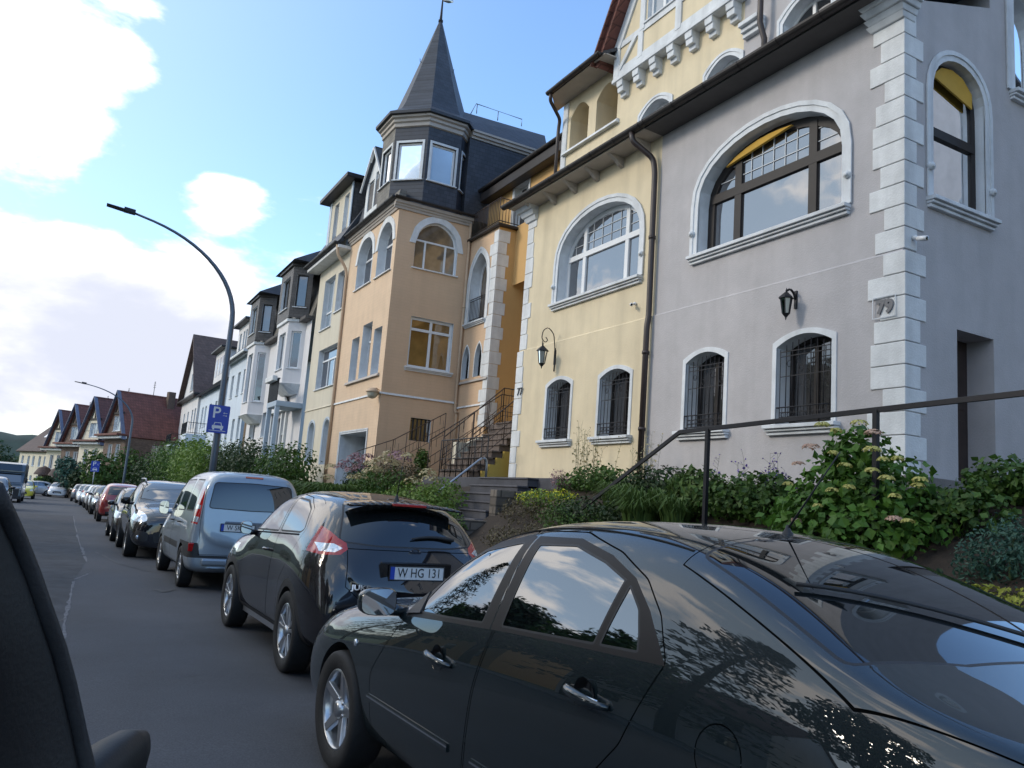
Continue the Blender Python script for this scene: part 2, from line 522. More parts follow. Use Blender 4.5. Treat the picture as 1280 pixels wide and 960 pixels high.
def plate(parent, cx, cy, cz, txt, ny=-1, size=.52, tilt=0):
    """number plate on a face looking along ny*y"""
    b = MB(); b.box(cx-size/2, cx+size/2, cy-.006, cy+.006, cz-.055, cz+.055)
    p = b.build('number_plate', MATS['plate_white'], parent, bevel=.003)
    e = MB(); s = 1 if ny < 0 else -1
    y1 = cy+ny*.009
    xe = cx-s*size/2
    e.box(min(xe+s*.004, xe+s*.045), max(xe+s*.004, xe+s*.045), min(cy, y1), max(cy, y1), cz-.05, cz+.05)
    e.build('country_band', MATS['plate_blue'], p)
    M = basis((cx+s*.022, cy+ny*.0085, cz), (s, 0, 0), (0, 0, 1), (0, ny, 0))
    text_mesh(txt, .105, .0008, 'plate_text', p, MATS['black_ink'], M @ Matrix.Diagonal((.86, 1, 1, 1)), space=1.02)
    f = MB(); o_ = [(-size/2-.006, -.061), (size/2+.006, -.061), (size/2+.006, .061), (-size/2-.006, .061)]
    i_ = [(-size/2+.004, -.051), (size/2-.004, -.051), (size/2-.004, .051), (-size/2+.004, .051)]
    f.ring(o_, i_, -.002, .010, lambda u, v, d: (cx+u, cy+ny*d, cz+v)); f.build('plate_frame', MATS['black_plastic'], p)
    return p
def handle(parent, body, sg, y, z, L, m, cup=True):
    p, n = body.surf((sg*2, y, z), (-sg, 0, 0))
    if not p: return
    b = MB(); b.smooth = True
    pts = []
    for k in range(7):
        t = k/6; yy = y+L/2-L*t
        off = .012+.032*sin(pi*min(1, max(0, t)))**.6
        pts.append((p.x+sg*off, yy, p.z+(z-p.z)))
    b.tube(pts, [.011, .014, .015, .015, .015, .014, .011], 10)
    o = b.build('door_handle', m, parent)
    if cup:
        c = MB(); c.lathe([(.052, .003), (.046, .004), (0, .0035)], 20, (p.x, y+.03, z+.004), 'x') if sg > 0 else c.lathe([(.052, -.003), (.046, -.004), (0, -.0035)], 20, (p.x, y+.03, z+.004), 'x')
        c.build('handle_recess', MATS['black_gloss'], parent)
    return o
def mirror(parent, sg, x, y, z, w, h, d, m, glass_back=True):
    """door mirror: rounded housing on a short arm, glass faces the rear (-y)"""
    b = MB(); b.smooth = True
    rings = []
    for (dy, s) in ((-.0, .93), (.015, 1.0), (.05, .98), (.09, .82), (.115, .5), (.125, .15)):
        ring = []
        for k in range(20):
            a = 2*pi*k/20
            ca, sa = cos(a), sin(a)
            u = abs(ca)**.6*(1 if ca > 0 else -1)*w/2*s; v = abs(sa)**.6*(1 if sa > 0 else -1)*h/2*s*(1-.12*ca*sg)
            ring.append((x+sg*(w/2+.04)+u, y+dy*d/.125+.02*u*sg*-1, z+v))
        rings.append(ring)
    vs = [p for r in rings for p in r]; fs = []
    for i in range(len(rings)-1):
        for k in range(20): fs.append((i*20+k, i*20+(k+1) % 20, (i+1)*20+(k+1) % 20, (i+1)*20+k))
    fs.append(tuple((len(rings)-1)*20+k for k in range(20)))
    b.add(vs, fs)
    b.tube([(x-sg*.03, y+.05, z-h*.36), (x+sg*.08, y+.05, z-h*.30)], .03, 10)
    o = b.build('door_mirror', m, parent)
    g = MB(); g.add(rings[0], [tuple(range(20))])
    go = g.build('mirror_glass', MATS['mirror'], o)
    for v in go.data.vertices: v.co.y += .004
    return o
# ------------------------------------------------------------------ palette
mat('car_well', (.008, .008, .009), .9, 0)
mat('tyre', (.014, .014, .015), .75, .2, 20, .2, 80)
mat('rim_silver', (.50, .51, .53), .28, .04, 8, metal=.9)
mat('rim_dark', (.03, .03, .032), .45, .1, metal=.5)
mat('chrome', (.72, .73, .75), .10, .02, metal=1)
mat('plate_white', (.75, .75, .74), .35, .03)
mat('plate_blue', (.015, .06, .42), .4, .03)
mat('black_ink', (.012, .012, .012), .5, 0)
mat('black_plastic', (.022, .022, .024), .55, .1, 12, .15, 200)
mat('black_gloss', (.01, .01, .011), .12, 0)
mat('seam', (.002, .002, .002), .9, 0, spec=.1)
mat('mirror', (.8, .82, .85), .02, .0, metal=1)
mat('lamp_red', (.42, .012, .012), .12, .2, 25, coat=.6)
mat('lamp_clear', (.62, .66, .72), .08, .35, 30, metal=.55, coat=1)
mat('lamp_orange', (.7, .25, .02), .15, .1)
mat('paint_mazda', (.007, .014, .017), .5, .05, 3, coat=1.0, spec=.15, croug=.012)
mat('paint_black', (.0045, .004, .0065), .5, .05, coat=1.0, spec=.15, croug=.015)
mat('paint_blueblack', (.005, .0055, .010), .5, .05, coat=1.0, spec=.15, croug=.015)
mat('paint_iceblue', (.30, .35, .40), .32, .04, metal=.35, coat=.8)
mat('paint_red', (.30, .014, .012), .3, .04, coat=1)
mat('paint_silver', (.42, .44, .47), .35, .04, metal=.5, coat=.7)
mat('paint_white', (.62, .63, .64), .35, .04, coat=.8)
mat('paint_grey', (.13, .14, .16), .35, .04, metal=.3, coat=.8)
mat('paint_yellow', (.62, .55, .03), .35, .04, coat=.8)
mat('bronze_trim', (.016, .012, .011), .5, .06, spec=.3)
glassmat('car_glass', (.006, .008, .009), .46)
glassmat('car_glass_side', (.004, .005, .006), 1.0)
glassmat('win_dark', (.018, .018, .02), .62, .08)
glassmat('win_mid', (.05, .05, .052), .55, .08)
glassmat('win_blue', (.22, .28, .34), .4, .05)
glassmat('win_curtain', (.20, .15, .10), .42, .05, var=.5, scale=4)
glassmat('win_amber', (.22, .12, .035), .40, .05, var=.5, scale=3)
glassmat('win_shade', (.012, .013, .014), .12, .08)
glassmat('win_sky', (.04, .04, .045), 1.2, .12)
# ------------------------------------------------------------------ near car: dark saloon with sloping tail
def build_mazda():
    root = thing('parked_car', 'dark blue-grey hatchback in the foreground with sky mirrored in its side windows', 'car',
                 (2.44, 3.11, -.04), radians(2.7), 'cars parked along the right kerb')
    P = MATS['paint_mazda']
    #        y      C(y,z)         R(x,y,z)             B(x,z)      M(x,z)      L(x,z)      S(x,z)
    st = [(2.40, (2.44, .58), (.42, 2.42, .58), (.50, .55), (.56, .47), (.56, .34), (.52, .24)),
          (2.30, (2.40, .68), (.50, 2.36, .67), (.68, .63), (.76, .52), (.78, .36), (.74, .22)),
          (2.02, (2.20, .80), (.56, 2.12, .79), (.80, .73), (.872, .60), (.875, .40), (.82, .20)),
          (1.60, (1.70, .90), (.62, 1.64, .895), (.815, .835), (.892, .66), (.885, .42), (.83, .20)),
          (1.20, (1.35, .955), (.65, 1.25, .95), (.825, .885), (.892, .70), (.880, .42), (.83, .20)),
          (.86, (1.08, .985), (.69, .92, .975), (.832, .925), (.890, .73), (.878, .42), (.83, .20)),
          (.62, (.92, 1.03), (.735, .70, 1.06), (.835, .945), (.890, .75), (.876, .42), (.83, .20)),
          (.40, (.68, 1.21), (.685, .50, 1.25), (.838, .965), (.890, .77), (.876, .42), (.83, .20)),
          (.15, (.40, 1.365), (.655, .22, 1.385), (.840, .985), (.890, .79), (.876, .42), (.83, .20)),
          (-.15, (-.02, 1.475), (.640, -.12, 1.450), (.840, 1.01), (.890, .81), (.876, .42), (.83, .20)),
          (-.50, (-.48, 1.507), (.632, -.50, 1.468), (.838, 1.035), (.890, .83), (.876, .42), (.83, .20)),
          (-.85, (-.90, 1.492), (.640, -.86, 1.438), (.834, 1.06), (.890, .85), (.878, .42), (.83, .20)),
          (-1.18, (-1.25, 1.415), (.672, -1.18, 1.362), (.828, 1.08), (.892, .86), (.880, .42), (.83, .20)),
          (-1.50, (-1.58, 1.295), (.712, -1.50, 1.250), (.822, 1.085), (.892, .87), (.880, .42), (.82, .22)),
          (-1.78, (-1.88, 1.165), (.745, -1.78, 1.145), (.812, 1.06), (.888, .87), (.872, .44), (.80, .24)),
          (-2.05, (-2.14, 1.10), (.690, -2.06, 1.095), (.785, 1.045), (.865, .86), (.855, .46), (.78, .26)),
          (-2.26, (-2.36, 1.06), (.64, -2.28, 1.05), (.73, 1.00), (.82, .82), (.83, .50), (.76, .28)),
          (-2.36, (-2.46, .92), (.60, -2.42, .90), (.68, .86), (.76, .70), (.78, .50), (.72, .32))]
    def cr(a, b):
        return 0
    me = cat_subd(make_cage(st), 3)
    B = Body(me, 'mazda')
    fy, ry = 1.46, -1.25
    B.arches([(fy, .305), (ry, .305)], .365, .60)
    # doors
    fd = rounded([(1.00, .26), (1.02, .60), (.74, .935), (.70, 1.03), (.50, 1.245), (.27, 1.36), (-.07, 1.415), (-.11, 1.0), (-.04, .75), (.04, .26)], [.03]*10, 2)
    rd = rounded([(.03, .26), (-.05, .75), (-.12, 1.0), (-.08, 1.415), (-.42, 1.43), (-.70, 1.375), (-.90, 1.30), (-1.03, 1.20), (-1.12, 1.07), (-.98, .80), (-.80, .62), (-.80, .26)], [.02]*12, 2)
    B.bordered(fd, 'x', 'front_door', 'seam', .005, SIDE)
    B.bordered(rd, 'x', 'rear_door', 'seam', .005, SIDE)
    # daylight openings with bronze frame
    fo = [(.77, .925), (.70, 1.045), (.52, 1.215), (.29, 1.33), (-.055, 1.392), (-.10, 1.385), (-.075, .998), (.3, .968)]
    ro = [(-.085, 1.0), (-.11, 1.39), (-.42, 1.402), (-.66, 1.358), (-.84, 1.295), (-.97, 1.205), (-1.06, 1.12), (-1.115, 1.062), (-.6, 1.035)]
    B.imprint(fo, 'x', 'window_frame', SIDE)
    B.imprint(ro, 'x', 'window_frame', SIDE)
    fg = rounded([(.60, .965), (.63, 1.02), (.49, 1.185), (.27, 1.30), (-.02, 1.358), (-.045, 1.355), (-.005, 1.01), (.3, .985)], [.012]*8, 2)
    rg = rounded([(-.155, 1.02), (-.165, 1.362), (-.42, 1.378), (-.64, 1.335), (-.80, 1.285), (-.795, 1.28), (-.76, 1.06)], [.012]*7, 2)
    qg = rounded([(-.785, 1.062), (-.825, 1.275), (-.92, 1.205), (-.965, 1.13), (-.985, 1.075)], .012, 2)
    B.bordered(fg, 'x', 'front_side_window', 'rubber', .008, SIDE)
    B.bordered(rg, 'x', 'rear_side_window', 'rubber', .008, SIDE)
    B.bordered(qg, 'x', 'quarter_window', 'rubber', .008, SIDE)
    # rear glass and windscreen
    rw = [(-.60, -1.02), (-.30, -.985), (0, -.975), (.30, -.985), (.60, -1.02), (.665, -1.35), (.735, -1.68), (.40, -1.80), (0, -1.84), (-.40, -1.80), (-.735, -1.68), (-.665, -1.35)]
    B.bordered(rounded(rw, [.05, 0, 0, 0, .05, 0, .05, 0, 0, 0, .05, 0], 3), 'z', 'rear_window', 'rubber', .012, TOP)
    ws = [(-.60, .22), (0, .30), (.60, .22), (.655, .50), (.735, .72), (.40, .93), (0, .99), (-.40, .93), (-.735, .72), (-.655, .50)]
    B.bordered(ws, 'z', 'windscreen', 'rubber', .015, TOP)
    # tailgate and bonnet lines
    tg = [(-.66, -1.00), (-.30, -.955), (0, -.945), (.30, -.955), (.66, -1.00), (.80, -1.74), (.70, -2.30), (-.70, -2.30), (-.80, -1.74)]
    k = B.tid('seam')
    B.bordered(tg, 'z', 'tailgate', 'seam', .005, TOP, ['body'])
    bo = [(-.74, 1.05), (0, 1.17), (.74, 1.05), (.66, 2.05), (.3, 2.26), (-.3, 2.26), (-.66, 2.05)]
    B.bordered(bo, 'z', 'bonnet', 'seam', .005, lambda c, n: n.z > .3, ['body'])
    # fuel flap (camera side), lamps, side rub strip
    circ = [(-1.38+.085*cos(a*pi/12), .88+.085*sin(a*pi/12)) for a in range(24)]
    B.bordered(circ, 'x', 'fuel_flap', 'seam', .004, lambda c, n: n.x < -.4, ['body'])
    hl = rounded([(2.42, .56), (2.30, .71), (1.98, .79), (2.02, .64)], .04, 3)
    B.bordered(hl, 'x', 'headlight', 'rubber', .006, lambda c, n: abs(n.x) > .1 and abs(c.x) > .42 and c.y > 1.9)
    tl = rounded([(-2.02, 1.0), (-2.42, 1.0), (-2.42, .80), (-2.15, .82)], .04, 3)
    B.bordered(tl, 'x', 'tail_light', 'rubber', .006, lambda c, n: abs(c.x) > .5 and abs(n.x) > .08)
    gr = rounded([(-.38, .40), (.38, .40), (.46, .62), (-.46, .62)], .06, 3)
    B.imprint(gr, 'y', 'grille', lambda c, n: n.y > .4)
    mats = {t: P for t in B.tags}
    mats.update(body=P, well=MATS['car_well'], seam=MATS['seam'], window_frame=MATS['bronze_trim'], rubber=MATS['black_plastic'],
                front_side_window=MATS['car_glass_side'], rear_side_window=MATS['car_glass_side'], quarter_window=MATS['car_glass_side'],
                rear_window=MATS['car_glass'], windscreen=MATS['car_glass'], headlight=MATS['lamp_clear'], tail_light=MATS['lamp_red'], grille=MATS['black_plastic'])
    nm = {'front_door': ('front_door', 'side'), 'rear_door': ('rear_door', 'side'), 'window_frame': ('window_frame', ''), 'front_side_window': ('side_window', 'side'),
          'rear_side_window': ('side_window', 'side'), 'quarter_window': ('quarter_window', 'side'), 'headlight': ('headlight', 'side'), 'tail_light': ('tail_light', 'side'),
          'well': ('wheel_well', ''), 'seam': ('panel_gap', ''), 'rubber': ('window_seal', '')}
    B.split(root, mats, {'seam': -.004, 'front_side_window': -.002, 'rear_side_window': -.002, 'quarter_window': -.002}, nm)
    # fittings
    for sg in (-1, 1):
        for (y, tid) in ((.27, 0), (-.80, 1)):
            z = .812 if y > 0 else .900
            p, n = B.surf((sg*2, y, z), (-sg, 0, 0))
            c = MB(); c.smooth = True
            T = lambda q, p=p, n=n: q
            c.lathe([(.058, sg*.0015), (.050, -sg*.004), (0, -sg*.012)], 24, (p.x+sg*.004, y+.02, z+.002), 'x')
            c.build('handle_recess', MATS['black_gloss'], root)
            h = MB(); h.smooth = True
            pts = []; rs = []
            for k in range(9):
                t = k/8
                pts.append((p.x+sg*(.006+.034*sin(pi*t)**.5), y+.115-.23*t, z+.012-.018*t)); rs.append(.010+.009*sin(pi*min(1, t*1.1))**.6)
            h.tube(pts, rs, 10)
            h.build('door_handle', P, root)
            e = MB(); e.tube([(q[0]+sg*.002, q[1], q[2]+.013) for q in pts[1:8]], .004, 6); e.build('handle_chrome_strip', MATS['chrome'], root)
        # rub strip with bright line
        rs_ = MB()
        ys = [1.03-k*.1 for k in range(19)]
        prev = None; pts = []
        for yy in ys:
            p, n = B.surf((sg*2, yy, .478), (-sg, 0, 0))
            if p: pts.append((p.x, yy, .478))
        f = [p for p in pts if p[1] > .04]; r = [p for p in pts if p[1] < .02]
        for seg in (f, r):
            rs_ = MB(); ch = MB()
            for a, b in zip(seg, seg[1:]): rs_.bar((a[0]+sg*.002, a[1], a[2]), (b[0]+sg*.002, b[1], b[2]), .012, .034)
            ro_ = rs_.build('rub_strip', P, root)
            for a, b in zip(seg, seg[1:]): ch.bar((a[0]+sg*.007, a[1], a[2]+.004), (b[0]+sg*.007, b[1], b[2]+.004), .004, .007)
            ch.build('chrome_strip', MATS['chrome'], ro_)
        p, n = B.surf((sg*2, 1.30, .70), (-sg, 0, 0))
        q = MB(); q.lathe([(.020, 0), (.019, sg*.006), (.012, sg*.010), (0, sg*.011)], 16, (p.x, 1.27, .705), 'x')
        q.build('side_marker', MATS['lamp_clear'], root)
        mirror(root, sg, sg*.82, .80, .985, .20, .135, .13, P)
        sm = MB(); tri = [(.76, .94), (.60, .965), (.64, 1.06), (.70, 1.02)]
        pts = [B.surf((sg*2, a, b), (-sg, 0, 0))[0] for a, b in tri]
        sm.prism([(a, b) for a, b in tri], 0, 1, lambda u, v, d: (B.surf((sg*2, u, v), (-sg, 0, 0))[0].x+sg*(.012 if d else -.01), u, v))
        sm.build('mirror_base', MATS['black_plastic'], root)
        for wy in (fy, ry):
            wheel(root, sg*.795, wy, .31, .315, .205, .215, 'five', sg, MATS['rim_silver'])
    # roof aerial, rear wiper, wiper pivot
    a = MB(); a.lathe([(.026, 0), (.022, .012), (.010, .03), (.006, .045), (0, .046)], 14, (.03, -.86, 1.470)); a.build('aerial_base', MATS['black_plastic'], root)
    w = MB(); w.tube([(.03, -.86, 1.50), (.02, -1.10, 1.80)], [.0045, .0025], 6); w.build('aerial', MATS['black_plastic'], root)
    w = MB()
    pw = []
    for t in range(10):
        x = .08-.62*t/9; y = -1.76+.40*t/9
        p, n = B.surf((x, y, 3), (0, 0, -1)); pw.append(p+Vector((0, 0, .018)))
    w.tube(pw, .0075, 6)
    wo = w.build('rear_wiper', MATS['black_plastic'], root)
    b = MB()
    p, n = B.surf((.08, -1.78, 3), (0, 0, -1)); b.lathe([(.03, -.01), (.03, .02), (.02, .035), (0, .036)], 12, p); b.build('wiper_pivot', MATS['black_plastic'], wo)
    # gaskets in roof: ditch lines
    for sg in (-1, 1):
        dl = MB(); pts = []
        for k in range(16):
            y = .30-k*.085
            p, n = B.surf((sg*.585, y, 3), (0, 0, -1)); pts.append(p+Vector((0, 0, .0015)))
        for u, v in zip(pts, pts[1:]): dl.bar(u, v, .010, .004)
        dl.build('roof_strip', MATS['black_plastic'], root)
    plate(root, 0, 2.455, .36, 'W TA 208', 1)
    hs = MB(); hs.lathe([(.010, 0), (.016, .012), (.010, .026), (0, .028)], 10, (0, 0, 0))
    return root
build_mazda()
# ------------------------------------------------------------------ other cars
def S(y, C, R, B, M, L, Sl): return (y, C, R, B, M, L, Sl)
JUKE = [S(2.12, (2.14, .72), (.45, 2.12, .72), (.55, .68), (.62, .55), (.62, .38), (.58, .24)),
        S(2.00, (2.08, .90), (.55, 2.02, .90), (.74, .84), (.82, .62), (.82, .40), (.78, .24)),
        S(1.70, (1.85, 1.02), (.60, 1.72, 1.02), (.78, .97), (.885, .76), (.885, .46), (.84, .24)),
        S(1.27, (1.35, 1.07), (.64, 1.28, 1.07), (.77, 1.02), (.905, .82), (.90, .50), (.85, .24)),
        S(.95, (1.10, 1.09), (.66, .98, 1.09), (.78, 1.05), (.875, .80), (.86, .48), (.83, .24)),
        S(.65, (.90, 1.14), (.71, .72, 1.18), (.79, 1.08), (.868, .82), (.85, .46), (.83, .24)),
        S(.40, (.58, 1.34), (.66, .46, 1.36), (.80, 1.10), (.868, .84), (.85, .46), (.83, .24)),
        S(.15, (.22, 1.50), (.63, .18, 1.48), (.80, 1.12), (.868, .86), (.85, .46), (.83, .24)),
        S(-.2, (-.15, 1.575), (.61, -.2, 1.54), (.80, 1.14), (.868, .88), (.85, .46), (.83, .24)),
        S(-.6, (-.6, 1.590), (.60, -.6, 1.55), (.79, 1.17), (.868, .90), (.86, .46), (.83, .24)),
        S(-1.0, (-1.0, 1.575), (.59, -1.0, 1.53), (.78, 1.20), (.895, .92), (.89, .48), (.84, .24)),
        S(-1.4, (-1.45, 1.53), (.585, -1.38, 1.49), (.775, 1.21), (.915, .95), (.91, .50), (.85, .24)),
        S(-1.62, (-1.70, 1.47), (.58, -1.60, 1.43), (.76, 1.20), (.91, .94), (.905, .50), (.84, .26)),
        S(-1.78, (-1.90, 1.30), (.63, -1.79, 1.26), (.75, 1.15), (.885, .93), (.885, .50), (.82, .26)),
        S(-1.90, (-2.01, 1.13), (.64, -1.92, 1.10), (.73, 1.06), (.84, .90), (.86, .52), (.80, .28)),
        S(-2.02, (-2.09, .96), (.55, -2.05, .94), (.64, .90), (.78, .78), (.82, .52), (.76, .30)),
        S(-2.10, (-2.15, .76), (.50, -2.14, .74), (.56, .70), (.68, .62), (.72, .50), (.68, .34))]
KANG = [S(2.12, (2.14, .80), (.5, 2.10, .80), (.6, .74), (.66, .60), (.66, .40), (.62, .25)),
        S(1.95, (2.05, .98), (.6, 1.97, .97), (.78, .90), (.86, .65), (.86, .42), (.82, .24)),
        S(1.60, (1.75, 1.08), (.66, 1.62, 1.07), (.80, 1.0), (.905, .75), (.90, .44), (.85, .24)),
        S(1.20, (1.45, 1.14), (.70, 1.25, 1.14), (.82, 1.06), (.91, .80), (.90, .44), (.85, .24)),
        S(.95, (1.20, 1.24), (.76, 1.0, 1.28), (.83, 1.08), (.905, .80), (.895, .44), (.85, .24)),
        S(.65, (.85, 1.52), (.73, .70, 1.54), (.84, 1.09), (.905, .80), (.895, .44), (.85, .24)),
        S(.35, (.45, 1.75), (.70, .38, 1.71), (.845, 1.10), (.905, .80), (.895, .44), (.85, .24)),
        S(0, (0, 1.825), (.69, 0, 1.79), (.848, 1.11), (.905, .82), (.895, .44), (.85, .24)),
        S(-.6, (-.6, 1.85), (.685, -.6, 1.81), (.85, 1.12), (.905, .82), (.895, .44), (.85, .24)),
        S(-1.2, (-1.2, 1.85), (.68, -1.2, 1.81), (.85, 1.12), (.91, .82), (.90, .44), (.85, .24)),
        S(-1.75, (-1.75, 1.83), (.675, -1.75, 1.79), (.85, 1.12), (.905, .82), (.90, .44), (.85, .26)),
        S(-1.97, (-2.00, 1.80), (.665, -1.97, 1.76), (.84, 1.12), (.895, .82), (.895, .45), (.84, .28)),
        S(-2.05, (-2.08, 1.68), (.70, -2.06, 1.62), (.82, 1.12), (.875, .82), (.885, .46), (.83, .30)),
        S(-2.10, (-2.13, 1.20), (.72, -2.12, 1.12), (.76, .98), (.83, .78), (.86, .48), (.80, .32)),
        S(-2.16, (-2.20, .66), (.62, -2.18, .64), (.70, .62), (.74, .56), (.76, .48), (.72, .36))]
SUV = [S(2.38, (2.42, .72), (.5, 2.38, .72), (.6, .66), (.66, .54), (.66, .38), (.60, .26)),
       S(2.22, (2.36, .92), (.6, 2.26, .90), (.80, .80), (.86, .60), (.86, .42), (.80, .25)),
       S(1.85, (2.0, 1.06), (.60, 1.88, 1.02), (.82, .94), (.945, .72), (.94, .46), (.88, .25)),
       S(1.43, (1.55, 1.12), (.62, 1.45, 1.08), (.83, 1.01), (.965, .78), (.955, .48), (.89, .25)),
       S(1.05, (1.25, 1.15), (.68, 1.08, 1.13), (.84, 1.05), (.955, .80), (.93, .46), (.88, .25)),
       S(.75, (1.0, 1.21), (.75, .80, 1.23), (.86, 1.07), (.95, .82), (.93, .46), (.88, .25)),
       S(.45, (.62, 1.45), (.70, .50, 1.46), (.87, 1.09), (.95, .82), (.93, .46), (.88, .25)),
       S(.1, (.18, 1.64), (.66, .12, 1.61), (.87, 1.10), (.95, .84), (.93, .46), (.88, .25)),
       S(-.5, (-.5, 1.71), (.65, -.5, 1.67), (.87, 1.12), (.95, .84), (.93, .46), (.88, .25)),
       S(-1.1, (-1.1, 1.69), (.64, -1.1, 1.65), (.86, 1.14), (.955, .86), (.94, .46), (.88, .25)),
       S(-1.7, (-1.7, 1.62), (.62, -1.65, 1.58), (.84, 1.16), (.955, .88), (.95, .48), (.88, .26)),
       S(-2.0, (-2.05, 1.50), (.62, -1.98, 1.46), (.82, 1.14), (.93, .88), (.93, .48), (.86, .28)),
       S(-2.2, (-2.27, 1.15), (.66, -2.22, 1.12), (.76, 1.04), (.86, .86), (.88, .50), (.82, .32)),
       S(-2.34, (-2.40, .80), (.58, -2.38, .78), (.66, .74), (.74, .62), (.76, .50), (.72, .36))]
HATCH = [S(1.98, (2.02, .62), (.42, 1.98, .62), (.52, .58), (.60, .48), (.60, .34), (.55, .24)),
         S(1.85, (1.98, .78), (.52, 1.90, .77), (.70, .70), (.78, .54), (.79, .38), (.74, .22)),
         S(1.50, (1.65, .92), (.58, 1.52, .91), (.76, .84), (.86, .64), (.86, .42), (.81, .2)),
         S(1.15, (1.30, .97), (.62, 1.18, .97), (.78, .91), (.875, .70), (.87, .42), (.82, .2)),
         S(.85, (1.05, 1.02), (.69, .88, 1.04), (.80, .95), (.87, .72), (.86, .42), (.82, .2)),
         S(.50, (.68, 1.24), (.65, .55, 1.26), (.81, .97), (.87, .74), (.86, .42), (.82, .2)),
         S(.15, (.25, 1.44), (.62, .18, 1.42), (.81, .99), (.87, .76), (.86, .42), (.82, .2)),
         S(-.4, (-.4, 1.51), (.61, -.4, 1.47), (.81, 1.01), (.87, .78), (.86, .42), (.82, .2)),
         S(-1.0, (-1.0, 1.49), (.60, -1.0, 1.45), (.80, 1.03), (.87, .80), (.865, .42), (.82, .2)),
         S(-1.45, (-1.5, 1.42), (.59, -1.43, 1.38), (.78, 1.04), (.87, .80), (.865, .44), (.81, .22)),
         S(-1.70, (-1.78, 1.22), (.62, -1.70, 1.18), (.76, 1.0), (.85, .80), (.855, .46), (.80, .24)),
         S(-1.86, (-1.94, .98), (.62, -1.88, .96), (.70, .90), (.80, .76), (.83, .48), (.78, .28)),
         S(-1.98, (-2.04, .70), (.55, -2.02, .68), (.62, .64), (.70, .56), (.72, .46), (.68, .32))]
PAINTED = ('body', 'front_door', 'rear_door', 'tailgate', 'bonnet', 'door_mirror', 'bumper')
def build_car(name, label, cat, loc, rz, group, paint, st, sp, level=2):
    root = thing(name, label, cat, loc, rz, group)
    root.rotation_euler = (0, 0, rz)
    P = MATS[paint]
    B = Body(cat_subd(make_cage(st), level), name)
    fy, ry = sp['axles']; wr = sp['wr']
    B.arches([(fy, wr), (ry, wr)], sp['arch'], sp.get('well', .60))
    if 'clad' in sp:
        for yy in (fy, ry):
            c = [(yy+sp['clad']*cos(a*pi/16), wr+sp['clad']*sin(a*pi/16)) for a in range(32)]
            B.imprint(c, 'x', 'arch_cladding', SIDE, ['body'])
        if 'sill' in sp: B.imprint([(fy, .16), (ry, .16), (ry, sp['sill']), (fy, sp['sill'])], 'x', 'sill_cladding', SIDE, ['body'])
    seam = sp.get('seam', .006)
    for t, poly in sp.get('doors', []):
        B.bordered(poly, 'x', t, 'seam', seam, SIDE, ['body', 'seam', 'sill_cladding'])
    if 'tailgate' in sp: B.bordered(sp['tailgate'], 'y', 'tailgate', 'seam', seam, REAR, ['body'])
    if 'bonnet' in sp: B.bordered(sp['bonnet'], 'z', 'bonnet', 'seam', seam, lambda c, n: n.z > .3 and c.y > .5, ['body'])
    for i, poly in enumerate(sp['side']):
        B.bordered(rounded(poly, .03, 2), 'x', 'side_window_%d' % i, 'window_seal', sp.get('ws', .02), SIDE)
    B.bordered(rounded(sp['rearglass'], .06, 3), 'y', 'rear_window', 'window_seal', .014, lambda c, n: n.y < -.1)
    B.bordered(sp['windscreen'], 'z', 'windscreen', 'window_seal', .02, lambda c, n: n.z > .15 and c.y > 0)
    for t, poly, ax, f in sp.get('lamps', []): B.imprint(poly, ax, t, f)
    for t, poly, ax, f in sp.get('marks', []): B.imprint(poly, ax, t, f, ['body', 'tailgate', 'front_door', 'rear_door'])
    mats = {t: P for t in B.tags}
    for t in B.tags:
        if t.startswith('side_window'): mats[t] = MATS['car_glass_side']
    M_ = MATS
    for k, v in dict(well='car_well', seam='seam', window_seal='black_plastic', rear_window='car_glass', windscreen='car_glass_side', headlight='lamp_clear',
                     tail_light='lamp_red', reflector='lamp_red', tail_lens='lamp_clear', grille='black_plastic', arch_cladding='black_plastic', sill_cladding='black_plastic',
                     lower_bumper='black_plastic', belt_strip='chrome', rub_strip='black_plastic', intake='black_plastic').items():
        if k in mats: mats[k] = M_[v]
    for k, v in sp.get('mats', {}).items(): mats[k] = M_[v]
    nm = {t: ('side_window', 'side') for t in B.tags if t.startswith('side_window')}
    nm.update(front_door=('front_door', 'side'), rear_door=('rear_door', 'side'), headlight=('headlight', 'side'), tail_light=('tail_light', 'side'),
              well=('wheel_well', ''), seam=('panel_gap', ''), reflector=('reflector', 'side'), tail_lens=('tail_lens', 'side'))
    B.split(root, mats, {'seam': -.005}, nm)
    for sg in (-1, 1):
        mx, my, mz, mw, mh = sp['mirror']
        mirror(root, sg, sg*mx, my, mz, mw, mh, .12, M_[sp.get('mirrormat', paint)])
        for yy in (fy, ry):
            wheel(root, sg*(sp['wx']), yy, wr, wr, sp['ww'], sp['rim'], sp['style'], sg, M_[sp.get('rimmat', 'rim_silver')])
        for (hy, hz) in sp.get('handles', []):
            handle(root, B, sg, hy, hz, .20, M_[sp.get('handlemat', paint)], False)
    return root, B
R_ = lambda c, n: n.y < .3 and c.y < -1.2
RJ = lambda c, n: n.y < .12 and c.y < -1.52 and abs(c.x) < .90
F_ = lambda c, n: n.y > -.1 and c.y > 1.2
ROADPITCH = -.012
def sit(o): o.rotation_euler = (ROADPITCH, 0, o.rotation_euler[2]) ; return o
